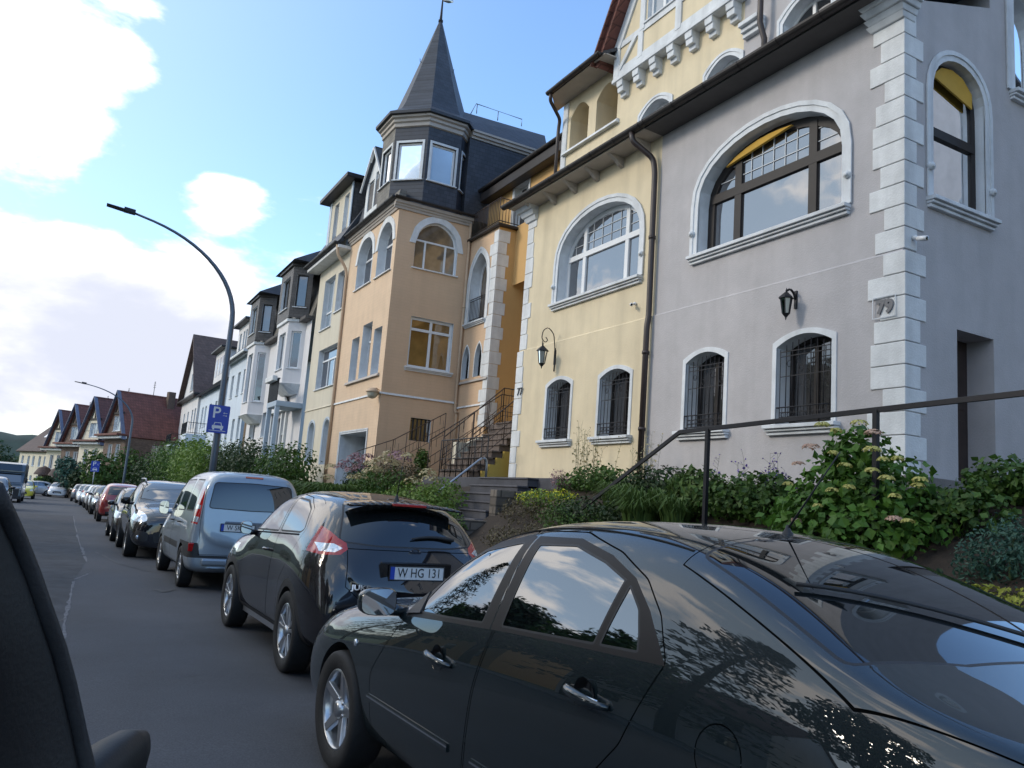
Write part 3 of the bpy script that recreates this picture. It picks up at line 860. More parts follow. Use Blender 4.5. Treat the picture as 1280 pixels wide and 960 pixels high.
def build_juke():
    y0 = 8.40
    sp = dict(axles=(1.265, -1.265), wr=.34, arch=.375, clad=.445, sill=.34, well=.62,
              doors=[('front_door', [(.88, .34), (.86, .9), (.72, 1.10), (.40, 1.40), (.10, 1.51), (-.36, 1.53), (-.40, 1.1), (-.36, .34)]),
                     ('rear_door', [(-.37, .34), (-.41, 1.1), (-.37, 1.53), (-.80, 1.50), (-1.10, 1.40), (-1.24, 1.22), (-1.10, .95), (-.84, .72), (-.80, .34)])],
              side=[[(.66, 1.115), (.40, 1.345), (.10, 1.465), (-.32, 1.495), (-.35, 1.145)],
                    [(-.42, 1.15), (-.395, 1.495), (-.78, 1.475), (-1.02, 1.40), (-1.20, 1.21), (-1.12, 1.17)]],
              rearglass=[(-.67, 1.145), (-.35, 1.12), (.35, 1.12), (.67, 1.145), (.60, 1.33), (.53, 1.475), (0, 1.50), (-.53, 1.475), (-.60, 1.33)],
              windscreen=[(-.60, .20), (0, .27), (.60, .20), (.66, .50), (.70, .72), (.4, .92), (0, .98), (-.4, .92), (-.70, .72), (-.66, .50)],
              tailgate=[(-.60, 1.10), (-.63, .80), (-.50, .70), (.50, .70), (.63, .80), (.60, 1.10)],
              bonnet=[(-.64, 1.0), (0, 1.12), (.64, 1.0), (.60, 1.8), (0, 2.02), (-.60, 1.8)],
              mirror=(.80, .62, 1.13, .13, .14), mirrormat='black_gloss', wx=.79, ww=.215, rim=.235, style='twin', rimmat='rim_silver',
              handles=[(-.18, .965)], handlemat='paint_black', ws=.018)
    lp = [(.96, 1.075), (.80, 1.035), (.66, 1.045), (.595, 1.09), (.60, 1.14), (.66, 1.175), (.715, 1.24), (.765, 1.33), (.80, 1.36), (.815, 1.33), (.80, 1.25), (.775, 1.175), (.96, 1.135)]
    mirr = lambda p: [(-x, y) for x, y in p]
    hl = [(.78, .80), (.90, .80), (.90, .92), (.72, .95), (.62, .90)]
    sp['lamps'] = [('tail_light', lp, 'y', RJ), ('tail_light', mirr(lp), 'y', RJ), ('headlight', hl, 'y', F_), ('headlight', mirr(hl), 'y', F_)]
    tl = [(.80, 1.062), (.70, 1.062), (.635, 1.098), (.70, 1.13), (.80, 1.125)]
    sp['lamps'] += [('tail_lens', tl, 'y', RJ), ('tail_lens', mirr(tl), 'y', RJ)]
    sp['marks'] = [('grille', [(-.5, .62), (.5, .62), (.4, .80), (-.4, .80)], 'y', F_), ('lower_bumper', [(-.62, .28), (.62, .28), (.62, .46), (-.62, .46)], 'y', R_)]
    root, B = build_car('parked_car', 'glossy black small crossover with round haunches, second in the row', 'car', (2.63, y0, road_z(y0)), radians(.8),
                        'cars parked along the right kerb', 'paint_black', JUKE, sp, 3)
    sit(root)
    root.scale = (.94, 1, 1)
    # silver sill blades
    for sg in (-1, 1):
        b = MB(); pts = []
        for k in range(13):
            y = .80-1.62*k/12; p, n = B.surf((sg*2, y, .27), (-sg, 0, 0)); pts.append(p)
        for a, c in zip(pts, pts[1:]): b.bar((a.x+sg*.01, a.y, .265), (c.x+sg*.01, c.y, .265), .04, .05)
        b.build('sill_blade', MATS['rim_silver'], root)
        g = MB(); pts = []
        for k in range(14):
            y = .62-1.72*k/13; z = 1.098+(.06)*k/13; p, n = B.surf((sg*2, y, z), (-sg, 0, 0)); pts.append(p)
        for a, c in zip(pts, pts[1:]): g.bar((a.x+sg*.003, a.y, a.z), (c.x+sg*.003, c.y, c.z), .008, .014)
        g.build('belt_strip', MATS['black_gloss'], root)
    p, n = B.surf((0, -4, .93), (0, 1, 0))
    # plate recess panel and plate
    r = MB(); r.box(-.34, .34, p.y-.004, p.y+.03, .85, 1.01); r.build('plate_recess', MATS['black_gloss'], root, bevel=.01)
    plate(root, .0, p.y-.014, .925, 'W HG 131', -1)
    q, n = B.surf((0, -4, 1.085), (0, 1, 0))
    e = MB()
    up = Vector((0, -n.z, -n.y)).normalized()*-1
    if up.z < 0: up = -up
    def T(v): return Vector((v[0], q.y, q.z))+up*v[2]+n*(-v[1])
    e.T = lambda v: T(v)
    ring = [(.050*cos(a*pi/16), .040*sin(a*pi/16)) for a in range(32)]; rin = [(.040*cos(a*pi/16), .031*sin(a*pi/16)) for a in range(32)]
    e.ring(ring, rin, -.001, .008, lambda u, v, d: (u, -d, v)); e.box(-.058, .058, -.012, .001, -.011, .011)
    em = e.build('emblem', MATS['chrome'], root)
    s, n2 = B.surf((-.50, -4, .80), (0, 1, 0))
    M = basis(s+n2*.003, Vector((0, 0, 1)).cross(n2).normalized(), (0, 0, 1), n2)
    t = text_mesh('JUKE', .056, .002, 'badge_lettering', root, MATS['chrome'], M @ Matrix.Diagonal((1.35, 1, 1, 1)), bold=.002)
    # high brake lamp on roof spoiler, wiper, aerial
    sp_ = MB(); sp_.smooth = True
    top = []; bot = []
    for k in range(15):
        x = -.56+1.12*k/14; d = 1-(x/.62)**2
        top.append((x, -1.60, 1.475+.04*d)); bot.append((x, -1.80-.02*d, 1.455+.035*d))
    for k in range(14):
        sp_.hexa([top[k], top[k+1], bot[k+1], bot[k]][::-1] if False else [(top[k][0], top[k][1], top[k][2]-.03), (top[k+1][0], top[k+1][1], top[k+1][2]-.03), (bot[k+1][0], bot[k+1][1], bot[k+1][2]-.022), (bot[k][0], bot[k][1], bot[k][2]-.022)],
                 [top[k], top[k+1], bot[k+1], bot[k]])
    so = sp_.build('roof_spoiler', MATS['paint_black'], root)
    bl = MB(); bl.box(-.17, .17, -1.828, -1.80, 1.468, 1.490); bl.build('brake_light', MATS['lamp_red'], so, bevel=.004)
    w = MB(); pw = []
    for k in range(8):
        x = .42-.44*k/7; z = 1.19+.02*sin(pi*k/7); p_, n_ = B.surf((x, -4, z), (0, 1, 0)); pw.append(p_+n_*.02)
    w.tube(pw, [.016, .018, .014, .012, .012, .012, .010, .006], 8); w.build('rear_wiper', MATS['black_plastic'], root)
    p_, n_ = B.surf((0, -1.50, 3), (0, 0, -1))
    a = MB(); a.lathe([(.03, -.005), (.025, .02), (.012, .05), (.006, .07), (0, .071)], 12, p_); ao = a.build('aerial_base', MATS['black_plastic'], root)
    a = MB(); a.tube([p_+Vector((0, 0, .05)), p_+Vector((.0, -.10, .40))], [.005, .0025], 6); a.build('aerial', MATS['black_plastic'], ao)
build_juke()
def build_kangoo():
    y0 = 15.0
    sp = dict(axles=(1.35, -1.35), wr=.315, arch=.36, well=.62,
              doors=[('front_door', [(.98, .30), (.98, 1.05), (.72, 1.50), (.50, 1.68), (.02, 1.735), (.0, .30)]),
                     ('rear_door', [(-.01, .30), (.01, 1.735), (-.95, 1.74), (-.98, .72), (-.92, .30)])],
              side=[[(.92, 1.13), (.66, 1.48), (.46, 1.64), (.08, 1.68), (.07, 1.14)],
                    [(-.10, 1.15), (-.09, 1.68), (-.88, 1.69), (-.90, 1.16)],
                    [(-1.04, 1.17), (-1.03, 1.69), (-1.66, 1.68), (-1.74, 1.17)]],
              rearglass=[(-.67, 1.24), (0, 1.225), (.67, 1.24), (.61, 1.645), (0, 1.665), (-.61, 1.645)],
              windscreen=[(-.62, .34), (0, .46), (.62, .34), (.70, .72), (.74, .96), (.4, 1.25), (0, 1.32), (-.4, 1.25), (-.74, .96), (-.70, .72)],
              tailgate=[(-.745, .55), (.745, .55), (.765, 1.05), (.70, 1.74), (.60, 1.80), (-.60, 1.80), (-.70, 1.74), (-.765, 1.05)],
              bonnet=[(-.66, 1.28), (0, 1.42), (.66, 1.28), (.60, 1.85), (0, 2.0), (-.60, 1.85)],
              mirror=(.85, .80, 1.16, .17, .24), wx=.80, ww=.195, rim=.20, style='cap', handles=[(.08, .98), (-.80, .98)], handlemat='black_plastic', ws=.022)
    lp = [(.93, 1.02), (.80, .99), (.775, 1.10), (.745, 1.40), (.705, 1.74), (.70, 1.80), (.86, 1.80), (.93, 1.3)]
    mirr = lambda p: [(-x, y) for x, y in p]
    lo = [(.93, .585), (.80, .585), (.79, .70), (.93, .71)]
    wh = [(.84, 1.22), (.785, 1.22), (.775, 1.28), (.83, 1.29)]
    wh2 = [(.88, 1.03), (.795, 1.02), (.785, 1.10), (.87, 1.12)]
    hl = [(.90, .80), (.60, .82), (.66, .98), (.88, 1.02)]
    RR = lambda c, n: n.y < .5 and c.y < -1.84
    sp['lamps'] = [('tail_light', lp, 'y', RR), ('tail_light', mirr(lp), 'y', RR), ('tail_lens', wh, 'y', RR), ('tail_lens', mirr(wh), 'y', RR), ('tail_lens', wh2, 'y', RR), ('tail_lens', mirr(wh2), 'y', RR),
                   ('headlight', hl, 'y', F_), ('headlight', mirr(hl), 'y', F_)]
    sp['marks'] = [('lower_bumper', [(-.95, .50), (.95, .50), (.95, .72), (.765, .72), (.72, .54), (-.72, .54), (-.765, .72), (-.95, .72)], 'y', R_),
                   ('rub_strip', [(.90, .56), (-.90, .56), (-.90, .66), (.90, .66)], 'x', SIDE)]
    sp['lamps'] += []
    root, B = build_car('parked_van', 'pale ice-blue high-roof leisure van with tall red tail lamps', 'van', (2.56, y0, road_z(y0)), radians(.6),
                        'cars parked along the right kerb', 'paint_iceblue', KANG, sp, 3)
    sit(root)
    root.scale = (.965, 1, 1)
    for sg in (-1, 1):
        p, n = B.surf((sg*.84, -4, .65), (0, 1, 0))
        if p:
            r = MB(); r.box(sg*.84-.055, sg*.84+.055, p.y-.012, p.y+.02, .59, .715); r.build('reflector', MATS['lamp_red'], root, bevel=.01)
    p, n = B.surf((0, -4, .97), (0, 1, 0))
    r = MB(); r.box(-.40, .40, p.y-.004, p.y+.03, .90, 1.06); r.build('plate_recess', MATS['paint_grey'], root, bevel=.015)
    plate(root, -.20, p.y-.014, .965, 'W SK 523', -1)
    p, n = B.surf((0, -4, 1.745), (0, 1, 0))
    r = MB(); r.box(-.14, .14, p.y-.012, p.y+.03, 1.735, 1.765); r.build('brake_light', MATS['lamp_red'], root, bevel=.008)
    b = MB(); b.box(-.70, .70, -2.235, -2.16, .40, .50); b.build('bumper', MATS['paint_iceblue'], root, bevel=.03)
build_kangoo()
def mirr(p): return [(-x, y) for x, y in p]
def build_suv():
    y0 = 20.75
    sp = dict(axles=(1.43, -1.43), wr=.37, arch=.42, well=.66,
              doors=[('front_door', [(.95, .36), (.95, 1.0), (.55, 1.46), (.2, 1.60), (-.25, 1.63), (-.27, .36)]), ('rear_door', [(-.28, .36), (-.26, 1.63), (-1.1, 1.60), (-1.3, 1.2), (-1.0, .8), (-.95, .36)])],
              side=[[(.72, 1.13), (.48, 1.42), (.16, 1.55), (-.2, 1.58), (-.22, 1.15)], [(-.32, 1.15), (-.31, 1.59), (-1.0, 1.57), (-1.10, 1.18)], [(-1.18, 1.19), (-1.12, 1.56), (-1.5, 1.5), (-1.8, 1.25)]],
              rearglass=[(-.60, 1.18), (.60, 1.18), (.55, 1.48), (-.55, 1.48)],
              windscreen=[(-.60, .14), (0, .22), (.60, .14), (.68, .50), (.73, .78), (.4, 1.0), (0, 1.07), (-.4, 1.0), (-.73, .78), (-.68, .50)],
              bonnet=[(-.66, 1.05), (0, 1.2), (.66, 1.05), (.52, 2.1), (0, 2.3), (-.52, 2.1)], tailgate=[(-.6, 1.1), (.6, 1.1), (.6, .8), (-.6, .8)],
              mirror=(.88, .72, 1.18, .20, .17), wx=.84, ww=.26, rim=.245, style='ten', handles=[(-.1, 1.0)], ws=.02, mirrormat='black_gloss')
    hl = [(.64, .80), (.80, .76), (.92, .80), (.945, .90), (.86, .985), (.76, 1.0), (.66, .93)]
    lpl = rounded([(.50, 2.30), (.70, 2.36), (.92, 2.28), (.90, 2.02), (.78, 1.88), (.62, 2.0)], .08, 3)
    FF = lambda c, n: c.y > 1.5 and n.y > -.2
    sp['lamps'] = [('headlight', rounded(hl, .05, 2), 'y', FF), ('headlight', rounded(mirr(hl), .05, 2), 'y', FF)]
    sp['marks'] = [('intake', rounded([(.60, .38), (.88, .38), (.84, .60), (.60, .56)], .04, 2), 'y', FF), ('intake', rounded(mirr([(.60, .38), (.88, .38), (.84, .60), (.60, .56)]), .04, 2), 'y', FF),
                   ('grille', rounded([(-.48, .36), (.48, .36), (.52, .58), (-.52, .58)], .05, 2), 'y', FF)]
    root, B = build_car('parked_car', 'black luxury off-roader with oval clear headlamps facing the camera', 'car', (2.24, y0, road_z(y0)), radians(180),
                        'cars parked along the right kerb', 'paint_blueblack', SUV, sp, 3)
    root.rotation_euler = (-ROADPITCH, 0, radians(180))
    for sg in (-1, 1):
        b = MB(); b.tube([(sg*.60, .05, 1.63), (sg*.60, 0, 1.70), (sg*.60, -1.2, 1.71), (sg*.59, -1.3, 1.64)], .018, 8); b.build('roof_rail', MATS['rim_silver'], root)
        b = MB()
        for k in range(2):
            c = (sg*(.735+.09*k), 2.36-.09*k*1.1, .885); b.lathe([(.05, 0), (.045, -.03), (.02, -.04), (0, -.04)], 16, c, 'y')
        p, n = B.surf((sg*.79, 4, .46), (0, -1, 0))
        f = MB(); f.lathe([(.045, .0), (.04, .012), (0, .013)], 16, (sg*.78, p.y-.003, .46), 'y'); f.build('fog_light', MATS['lamp_clear'], root)
    plate(root, 0, 2.45, .47, 'W PK 71', 1)
build_suv()
def hatch_spec(style='five'):
    tl = [(.92, .80), (.66, .80), (.64, .92), (.70, 1.04), (.92, 1.02)]
    hl = [(.92, .64), (.52, .64), (.60, .76), (.92, .86)]
    return dict(axles=(1.25, -1.27), wr=.31, arch=.35, well=.58,
                side=[[(.76, 1.0), (.50, 1.22), (.20, 1.37), (-.25, 1.41), (-.27, 1.02)], [(-.35, 1.03), (-.33, 1.41), (-.9, 1.40), (-1.25, 1.22), (-1.2, 1.05)]],
                doors=[('front_door', [(.95, .28), (.92, .9), (.5, 1.26), (.2, 1.41), (-.3, 1.445), (-.32, .28)]), ('rear_door', [(-.33, .28), (-.31, 1.445), (-.9, 1.43), (-1.3, 1.22), (-1.0, .75), (-.93, .28)])],
                rearglass=[(-.60, 1.03), (.60, 1.03), (.54, 1.36), (-.54, 1.36)], tailgate=[(-.58, 1.0), (.58, 1.0), (.58, .6), (-.58, .6)],
                windscreen=[(-.58, .22), (0, .30), (.58, .22), (.64, .55), (.70, .84), (.4, 1.02), (0, 1.08), (-.4, 1.02), (-.70, .84), (-.64, .55)],
                mirror=(.80, .72, 1.02, .18, .13), wx=.775, ww=.19, rim=.20, style=style, ws=.02, seam=.008,
                lamps=[('tail_light', tl, 'y', R_), ('tail_light', mirr(tl), 'y', R_), ('headlight', hl, 'y', F_), ('headlight', mirr(hl), 'y', F_)],
                marks=[('grille', [(-.4, .40), (.4, .40), (.34, .58), (-.34, .58)], 'y', F_), ('lower_bumper', [(-.6, .24), (.6, .24), (.6, .40), (-.6, .40)], 'y', R_)])
def hatch(name, label, x, y, rz, paint, text, group='cars parked along the right kerb', scale=None):
    st = HATCH
    if scale: st = [(a[0]*scale[1], (a[1][0]*scale[1], a[1][1]), (a[2][0], a[2][1]*scale[1], a[2][2]), a[3], a[4], a[5], a[6]) for a in HATCH]
    root, B = build_car(name, label, 'car', (x, y, road_z(y)), rz, group, paint, st, hatch_spec(), 2)
    root.rotation_euler = (ROADPITCH*cos(rz), 0, rz)
    p, n = B.surf((0, -4, .70), (0, 1, 0)); plate(root, 0, p.y-.014, .70, text, -1)
    p, n = B.surf((0, 4, .42), (0, -1, 0)); plate(root, 0, p.y+.014, .42, text, 1)
    return root
def respray(src, paint, name, label, x, y, rz, sz=1.0):
    c = copy_thing(src, (x, y, road_z(y)), rz, label)
    c.rotation_euler = (ROADPITCH*cos(rz), 0, rz); c.scale = (1, 1, sz)
    old = [o for o in c.children if o.data and o.data.materials and o.data.materials[0].name.startswith('paint_')]
    for o in old:
        o.data = o.data.copy(); o.data.materials[0] = MATS[paint]
    return c
def build_far_cars():
    h = hatch('parked_car', 'small black hatchback tucked behind the big black off-roader', 2.10, 25.75, radians(180), 'paint_blueblack', 'W AM 44')
    red = respray(h, 'paint_red', 'parked_car', 'bright red hatchback seen from behind', 2.14, 38.6, 0, 1.08)
    row = [('paint_blueblack', 47.2, 2.08, 180, 'dark saloon directly beyond the red car', 1.0), ('paint_silver', 53.2, 2.06, 180, 'silver hatchback second beyond the red car', 1.0),
           ('paint_white', 59.0, 2.0, 0, 'white hatchback third beyond the red car', 1.0), ('paint_silver', 65.0, 1.86, 180, 'pale grey car fourth beyond the red car', 1.0),
           ('paint_white', 71.4, 1.65, 180, 'white car second from the far end of the kerb row', 1.0), ('paint_grey', 77.8, 1.35, 0, 'grey car at the far end of the kerb row', 1.0)]
    for p, y, x, r, lab, sz in row: respray(h, p, 'parked_car', lab, x, y, radians(r), sz)
    c = respray(h, 'paint_blueblack', 'parked_car', 'dark car cut by the left picture edge, parked across the street', -3.15, 46.5, radians(180), 1.05)
    c['group'] = 'cars on the far side of the street'
    c = respray(h, 'paint_yellow', 'parked_car', 'yellow hatchback parked behind the camper van', -3.0, 76.5, radians(180)); c['group'] = 'cars on the far side of the street'
    c = respray(h, 'paint_white', 'parked_car', 'white car facing the camera at the street end, right one of two', -.55, 93, radians(176)); c['group'] = 'cars at the street end'
    c = respray(h, 'paint_silver', 'parked_car', 'pale car by the hedge at the street end, left one of two', -2.9, 94, radians(100)); c['group'] = 'cars at the street end'
build_far_cars()
def build_camper():
    y0 = 63.0; z0 = road_z(y0)
    t = thing('camper_van', 'blue and white camper van with raised cab roof, facing the camera', 'van', (-3.35, y0, z0), radians(180))
    t.scale = (.92, .92, .92); P = MATS['paint_iceblue']
    prof = [(-3.0, .35), (-3.0, 2.70), (1.2, 2.80), (1.9, 2.68), (2.15, 2.15), (1.9, 2.1), (2.45, 1.35), (3.05, 1.15), (3.1, .35)]
    b = MB(); b.prism(prof, -1.0, 1.0, lambda u, v, d: (d, u, v)); b.build('body', MATS['paint_blue'] if 'paint_blue' in MATS else P, t, bevel=.08)
    def slab(nm, pts, m):   # quad panel slightly proud
        b = MB(); n = (Vector(pts[1])-Vector(pts[0])).cross(Vector(pts[2])-Vector(pts[0])).normalized()
        if n.y < 0 and abs(n.y) > .1: n = -n
        b.hexa([Vector(p)-n*.01 for p in pts], [Vector(p)+n*.02 for p in pts]); return b.build(nm, m, t)
    slab('windscreen', [(-.85, 2.40, 1.42), (.85, 2.40, 1.42), (.78, 1.95, 2.03), (-.78, 1.95, 2.03)], MATS['car_glass_side'])
    slab('cab_roof_window', [(-.8, 2.11, 2.25), (.8, 2.11, 2.25), (.75, 1.93, 2.68), (-.75, 1.93, 2.68)], MATS['car_glass'])
    b = MB(); b.box(-.85, .85, 3.05, 3.13, .45, 1.0); b.build('grille', MATS['black_plastic'], t, bevel=.03)
    b = MB(); b.box(-1.0, 1.0, 2.95, 3.15, .30, .50); b.build('bumper', MATS['black_plastic'], t, bevel=.04)
    for sg in (-1, 1):
        b = MB(); b.box(sg*.80-.16, sg*.80+.16, 3.02, 3.12, .92, 1.12); b.build('headlight', MATS['lamp_clear'], t, bevel=.03)
        mirror(t, sg, sg*1.0, 2.2, 1.6, .2, .35, .12, MATS['black_plastic'])
        b = MB(); b.prism([(1.25, 1.35), (2.2, 1.35), (1.9, 1.95), (1.25, 1.95)], sg*1.0, sg*1.012, lambda u, v, d: (d, u, v)); b.build('side_window', MATS['car_glass'], t)
        for yy in (2.2, -1.9): wheel(t, sg*.90, yy, .35, .35, .22, .21, 'cap', sg, MATS['rim_silver'])
mat('paint_blue', (.05, .085, .13), .35, .05, coat=.5)
build_camper()
# ------------------------------------------------------------------ the photographer's own car at the left edge
def at_d(px, py, d):
    r = ray(px, py).normalized(); return EYE+r*d
mat('car_trim_dark', (.002, .002, .003), .55, .2, 40, .05, 300)
mat('seal_grey', (.012, .012, .014), .6, .3, 60, .1, 400)
def build_own():
    t = thing('own_car', "black window pillar and door mirror of the photographer's own car at the left edge", 'car', (-.35, .9, .9))
    inv = t.matrix_basis.inverted() if False else Matrix.Translation((.35, -.9, -.9))
    out = [(-10, 610), (4, 640), (19, 672), (38, 718), (57, 772), (71, 812), (83, 855), (94, 902), (106, 957), (120, 1030)]
    b = MB(); b.smooth = True
    ring = []
    for i, (x, y) in enumerate(out):
        d = .50+.10*i/9
        e = at_d(x, y, d); f = at_d(x-60, y+12, d-.03); g = at_d(x-190, y+50, d-.07); h = at_d(x-190, y+60, d+.10); k = at_d(x-16, y+3, d+.05)
        m = at_d(x-16, y+3, d-.012)
        ring.append([inv@p for p in (e, m, f, g, h, k)])
    n = 6; vs = [p for r in ring for p in r]; fs = []
    for i in range(len(ring)-1):
        for k in range(n): fs.append((i*n+k, i*n+(k+1) % n, (i+1)*n+(k+1) % n, (i+1)*n+k))
    fs += [tuple(range(n)), tuple((len(ring)-1)*n+k for k in range(n))]
    b.add(vs, fs); b.build('window_pillar', MATS['car_trim_dark'], t)
    sl = MB(); sl.tube([r[0] for r in ring], .0055, 8); sl.build('window_seal', MATS['seal_grey'], t)
    # mirror shell beyond the pillar
    c = at_d(96, 1008, .95); b = MB(); b.smooth = True
    nn = 20; rings = []
    vx = _R; right = Vector((_R.x, _A.x, _U.x)); upv = -Vector((_R.y, _A.y, _U.y)); fw = Vector((_R.z, _A.z, _U.z))
    for (dz, s) in ((0, 1), (.02, 1.03), (.06, .98), (.10, .8), (.13, .45), (.14, .1)):
        r = []
        for k in range(nn):
            a = 2*pi*k/nn
            u = abs(cos(a))**.7*(1 if cos(a) > 0 else -1)*.025*s; v = abs(sin(a))**.7*(1 if sin(a) > 0 else -1)*.037*s
            r.append(inv@(c+right*u+upv*v+fw*dz))
        rings.append(r)
    vs = [p for r in rings for p in r]; fs = []
    for i in range(len(rings)-1):
        for k in range(nn): fs.append((i*nn+k, i*nn+(k+1) % nn, (i+1)*nn+(k+1) % nn, (i+1)*nn+k))
    fs.append(tuple((len(rings)-1)*nn+k for k in range(nn)))
    b.add(vs, fs); mo = b.build('door_mirror', MATS['car_trim_dark'], t)
    g = MB(); cc = inv@c; g.add([cc+(Vector(p)-cc)*.9-fw*.001+(-fw)*.003 for p in rings[0]], [tuple(range(nn))]); g.build('mirror_glass', MATS['mirror'], mo)
build_own()
# ------------------------------------------------------------------ architecture kit
mat('w_yellow', (.70, .60, .42), .85, .07, 1.6, .35, 45, streak=.16)
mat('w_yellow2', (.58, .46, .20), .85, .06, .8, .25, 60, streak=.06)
mat('w_grey', (.45, .435, .445), .85, .07, 2.2, .5, 45, streak=.10)
mat('w_orange', (.70, .52, .36), .85, .06, 1.6, .2, 60, brick=(.42, .11, .006, .90, .25, .97), streak=.08)
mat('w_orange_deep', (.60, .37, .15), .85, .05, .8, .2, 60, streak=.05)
mat('w_cream', (.62, .57, .46), .85, .05, .8, .2, 60, streak=.1)
mat('w_white', (.66, .65, .66), .85, .05, .8, .2, 60, streak=.1)
mat('w_bluewhite', (.55, .62, .70), .85, .05, .8, .2, 60, streak=.08)
mat('w_paleblue', (.38, .46, .55), .85, .05, .8, .2, 60, streak=.08)
mat('w_stone', (.70, .72, .73), .85, .10, 4, .5, 40, streak=.22)
mat('quoin_joint', (.30, .31, .32), .9, .1)
mat('trim_white', (.66, .69, .72), .75, .10, 4, .3, 40, streak=.25)
mat('pvc_white', (.74, .75, .76), .3, .03, 2)
mat('wood_dark', (.016, .012, .011), .6, .2, 6)
mat('gutter', (.030, .026, .026), .5, .25, 4, metal=.2)
mat('pipe_brown', (.040, .028, .026), .45, .25, 4)
mat('pipe_cream', (.50, .36, .24), .6, .1, 4)
mat('soffit', (.42, .38, .34), .8, .1, 2)
mat('soffit_dark', (.09, .085, .085), .8, .15, 2)
mat('slate', (.050, .056, .072), .55, .25, 2.5, .15, 40, brick=(.24, .15, .010, .45, .5, .70), rvar=.15)
mat('slate_brown', (.095, .085, .080), .55, .3, 2.5, .15, 40, brick=(.22, .13, .010, .5, .5, .7), rvar=.1)
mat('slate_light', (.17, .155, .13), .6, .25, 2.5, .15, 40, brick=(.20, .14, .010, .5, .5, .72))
mat('tile_red', (.17, .062, .048), .75, .25, 1.5, .2, 40, brick=(.30, .28, .02, .5, .6, .75))
mat('tile_brown', (.090, .058, .052), .75, .25, 1.5, .2, 40, brick=(.30, .28, .02, .5, .6, .75))
mat('iron', (.018, .018, .022), .5, .2, 10, metal=.4)
mat('iron_rust', (.05, .034, .028), .7, .3, 10)
mat('steel_rail', (.26, .29, .34), .35, .1, 10, metal=.8)
mat('stone_dark', (.060, .062, .075), .85, .25, 3, .4, 50)
mat('stone_step', (.13, .10, .085), .85, .25, 3, .4, 50)
mat('stone_plinth', (.17, .16, .155), .9, .25, 3, .5, 30)
mat('rubble', (.16, .14, .12), .9, .3, 2, .6, 20, brick=(.30, .16, .02, .4, .8, .6))
mat('awning', (.55, .33, .05), .8, .1)
mat('door_brown', (.035, .022, .018), .5, .3, 5)
mat('timber_blue', (.11, .13, .19), .7, .2, 3)
mat('brick_brown', (.16, .11, .085), .85, .2, 3, .3, 40, brick=(.25, .08, .012, .6, .3, .75))
mat('curtain', (.55, .52, .46), .9, .1, 6)

class FR:
    """wall frame: u along the wall, z up, d out of the wall"""
    def __init__(s, o, u, n): s.o = Vector(o); s.u = Vector(u).normalized(); s.n = Vector(n).normalized()
    def __call__(s, u, z, d=0): return s.o+s.u*u+s.n*d+Vector((0, 0, z))
def FA(X): return FR((X, 0, 0), (0, 1, 0), (-1, 0, 0))      # wall facing the street, u = y
def FB(Y): return FR((0, Y, 0), (1, 0, 0), (0, -1, 0))      # wall facing down the street, u = x
class Op:
    """opening outline; kind rect / seg / ell / goth"""
    def __init__(s, u0, u1, z0, z1, kind='rect', rise=0, glass='win_dark', frame='pvc_white', bars=(), hbars=(), surround='trim_white', sw=.12, sill=True,
                 rev=.22, grille=False, fw=.07, extra=None, sillm='trim_white', jamb=None, label=None, sproud=.018, sillz=None):
        s.__dict__.update(locals()); del s.__dict__['s']
    def pts(s, m=0, n=14, down=True, zt=None):
        u0, u1, z0 = s.u0+m, s.u1-m, s.z0+(m if m > 0 else 0)
        r = max(0.001, s.rise-m) if s.rise else 0
        z1 = s.z1-(0 if s.rise else m)
        if m < 0: z0 = s.z0
        c = (u0+u1)/2; w = (u1-u0)/2
        P = [(u0, z0), (u0, z1)]
        if s.kind == 'ell':
            P += [(c-w*cos(pi*k/n), z1+r*abs(sin(pi*k/n))**.85) for k in range(1, n)]
        elif s.kind == 'seg':
            P += [(c-w+2*w*k/n, z1+r*(1-((2*k/n)-1)**2)) for k in range(1, n)]
        elif s.kind == 'goth':
            R = (w*w+r*r)/(2*w)          # arcs centred on the springing line
            h = n//2
            for k in range(1, h+1):
                x = w*k/h; P.append((u0+x, z1+sqrt(max(0, R*R-(R-x)**2))))
            for k in range(h-1, 0, -1):
                x = w*k/h; P.append((u1-x, z1+sqrt(max(0, R*R-(R-x)**2))))
        P += [(u1, z1), (u1, z0)]
        return P
    def top(s, u, m=0):
        P = s.pts(m)
        for a, b in zip(P[1:-1], P[2:-1]):
            if a[0] <= u <= b[0] and b[0] > a[0]: return a[1]+(b[1]-a[1])*(u-a[0])/(b[0]-a[0])
        return s.z1
    def span(s, z, m=0):
        if z <= s.z1 or not s.rise: return s.u0+m, s.u1-m
        P = s.pts(m); us = []
        for a, b in zip(P, P[1:]):
            if (a[1]-z)*(b[1]-z) <= 0 and a[1] != b[1]: us.append(a[0]+(b[0]-a[0])*(z-a[1])/(b[1]-a[1]))
        return (min(us), max(us)) if len(us) > 1 else (s.u0+m, s.u1-m)
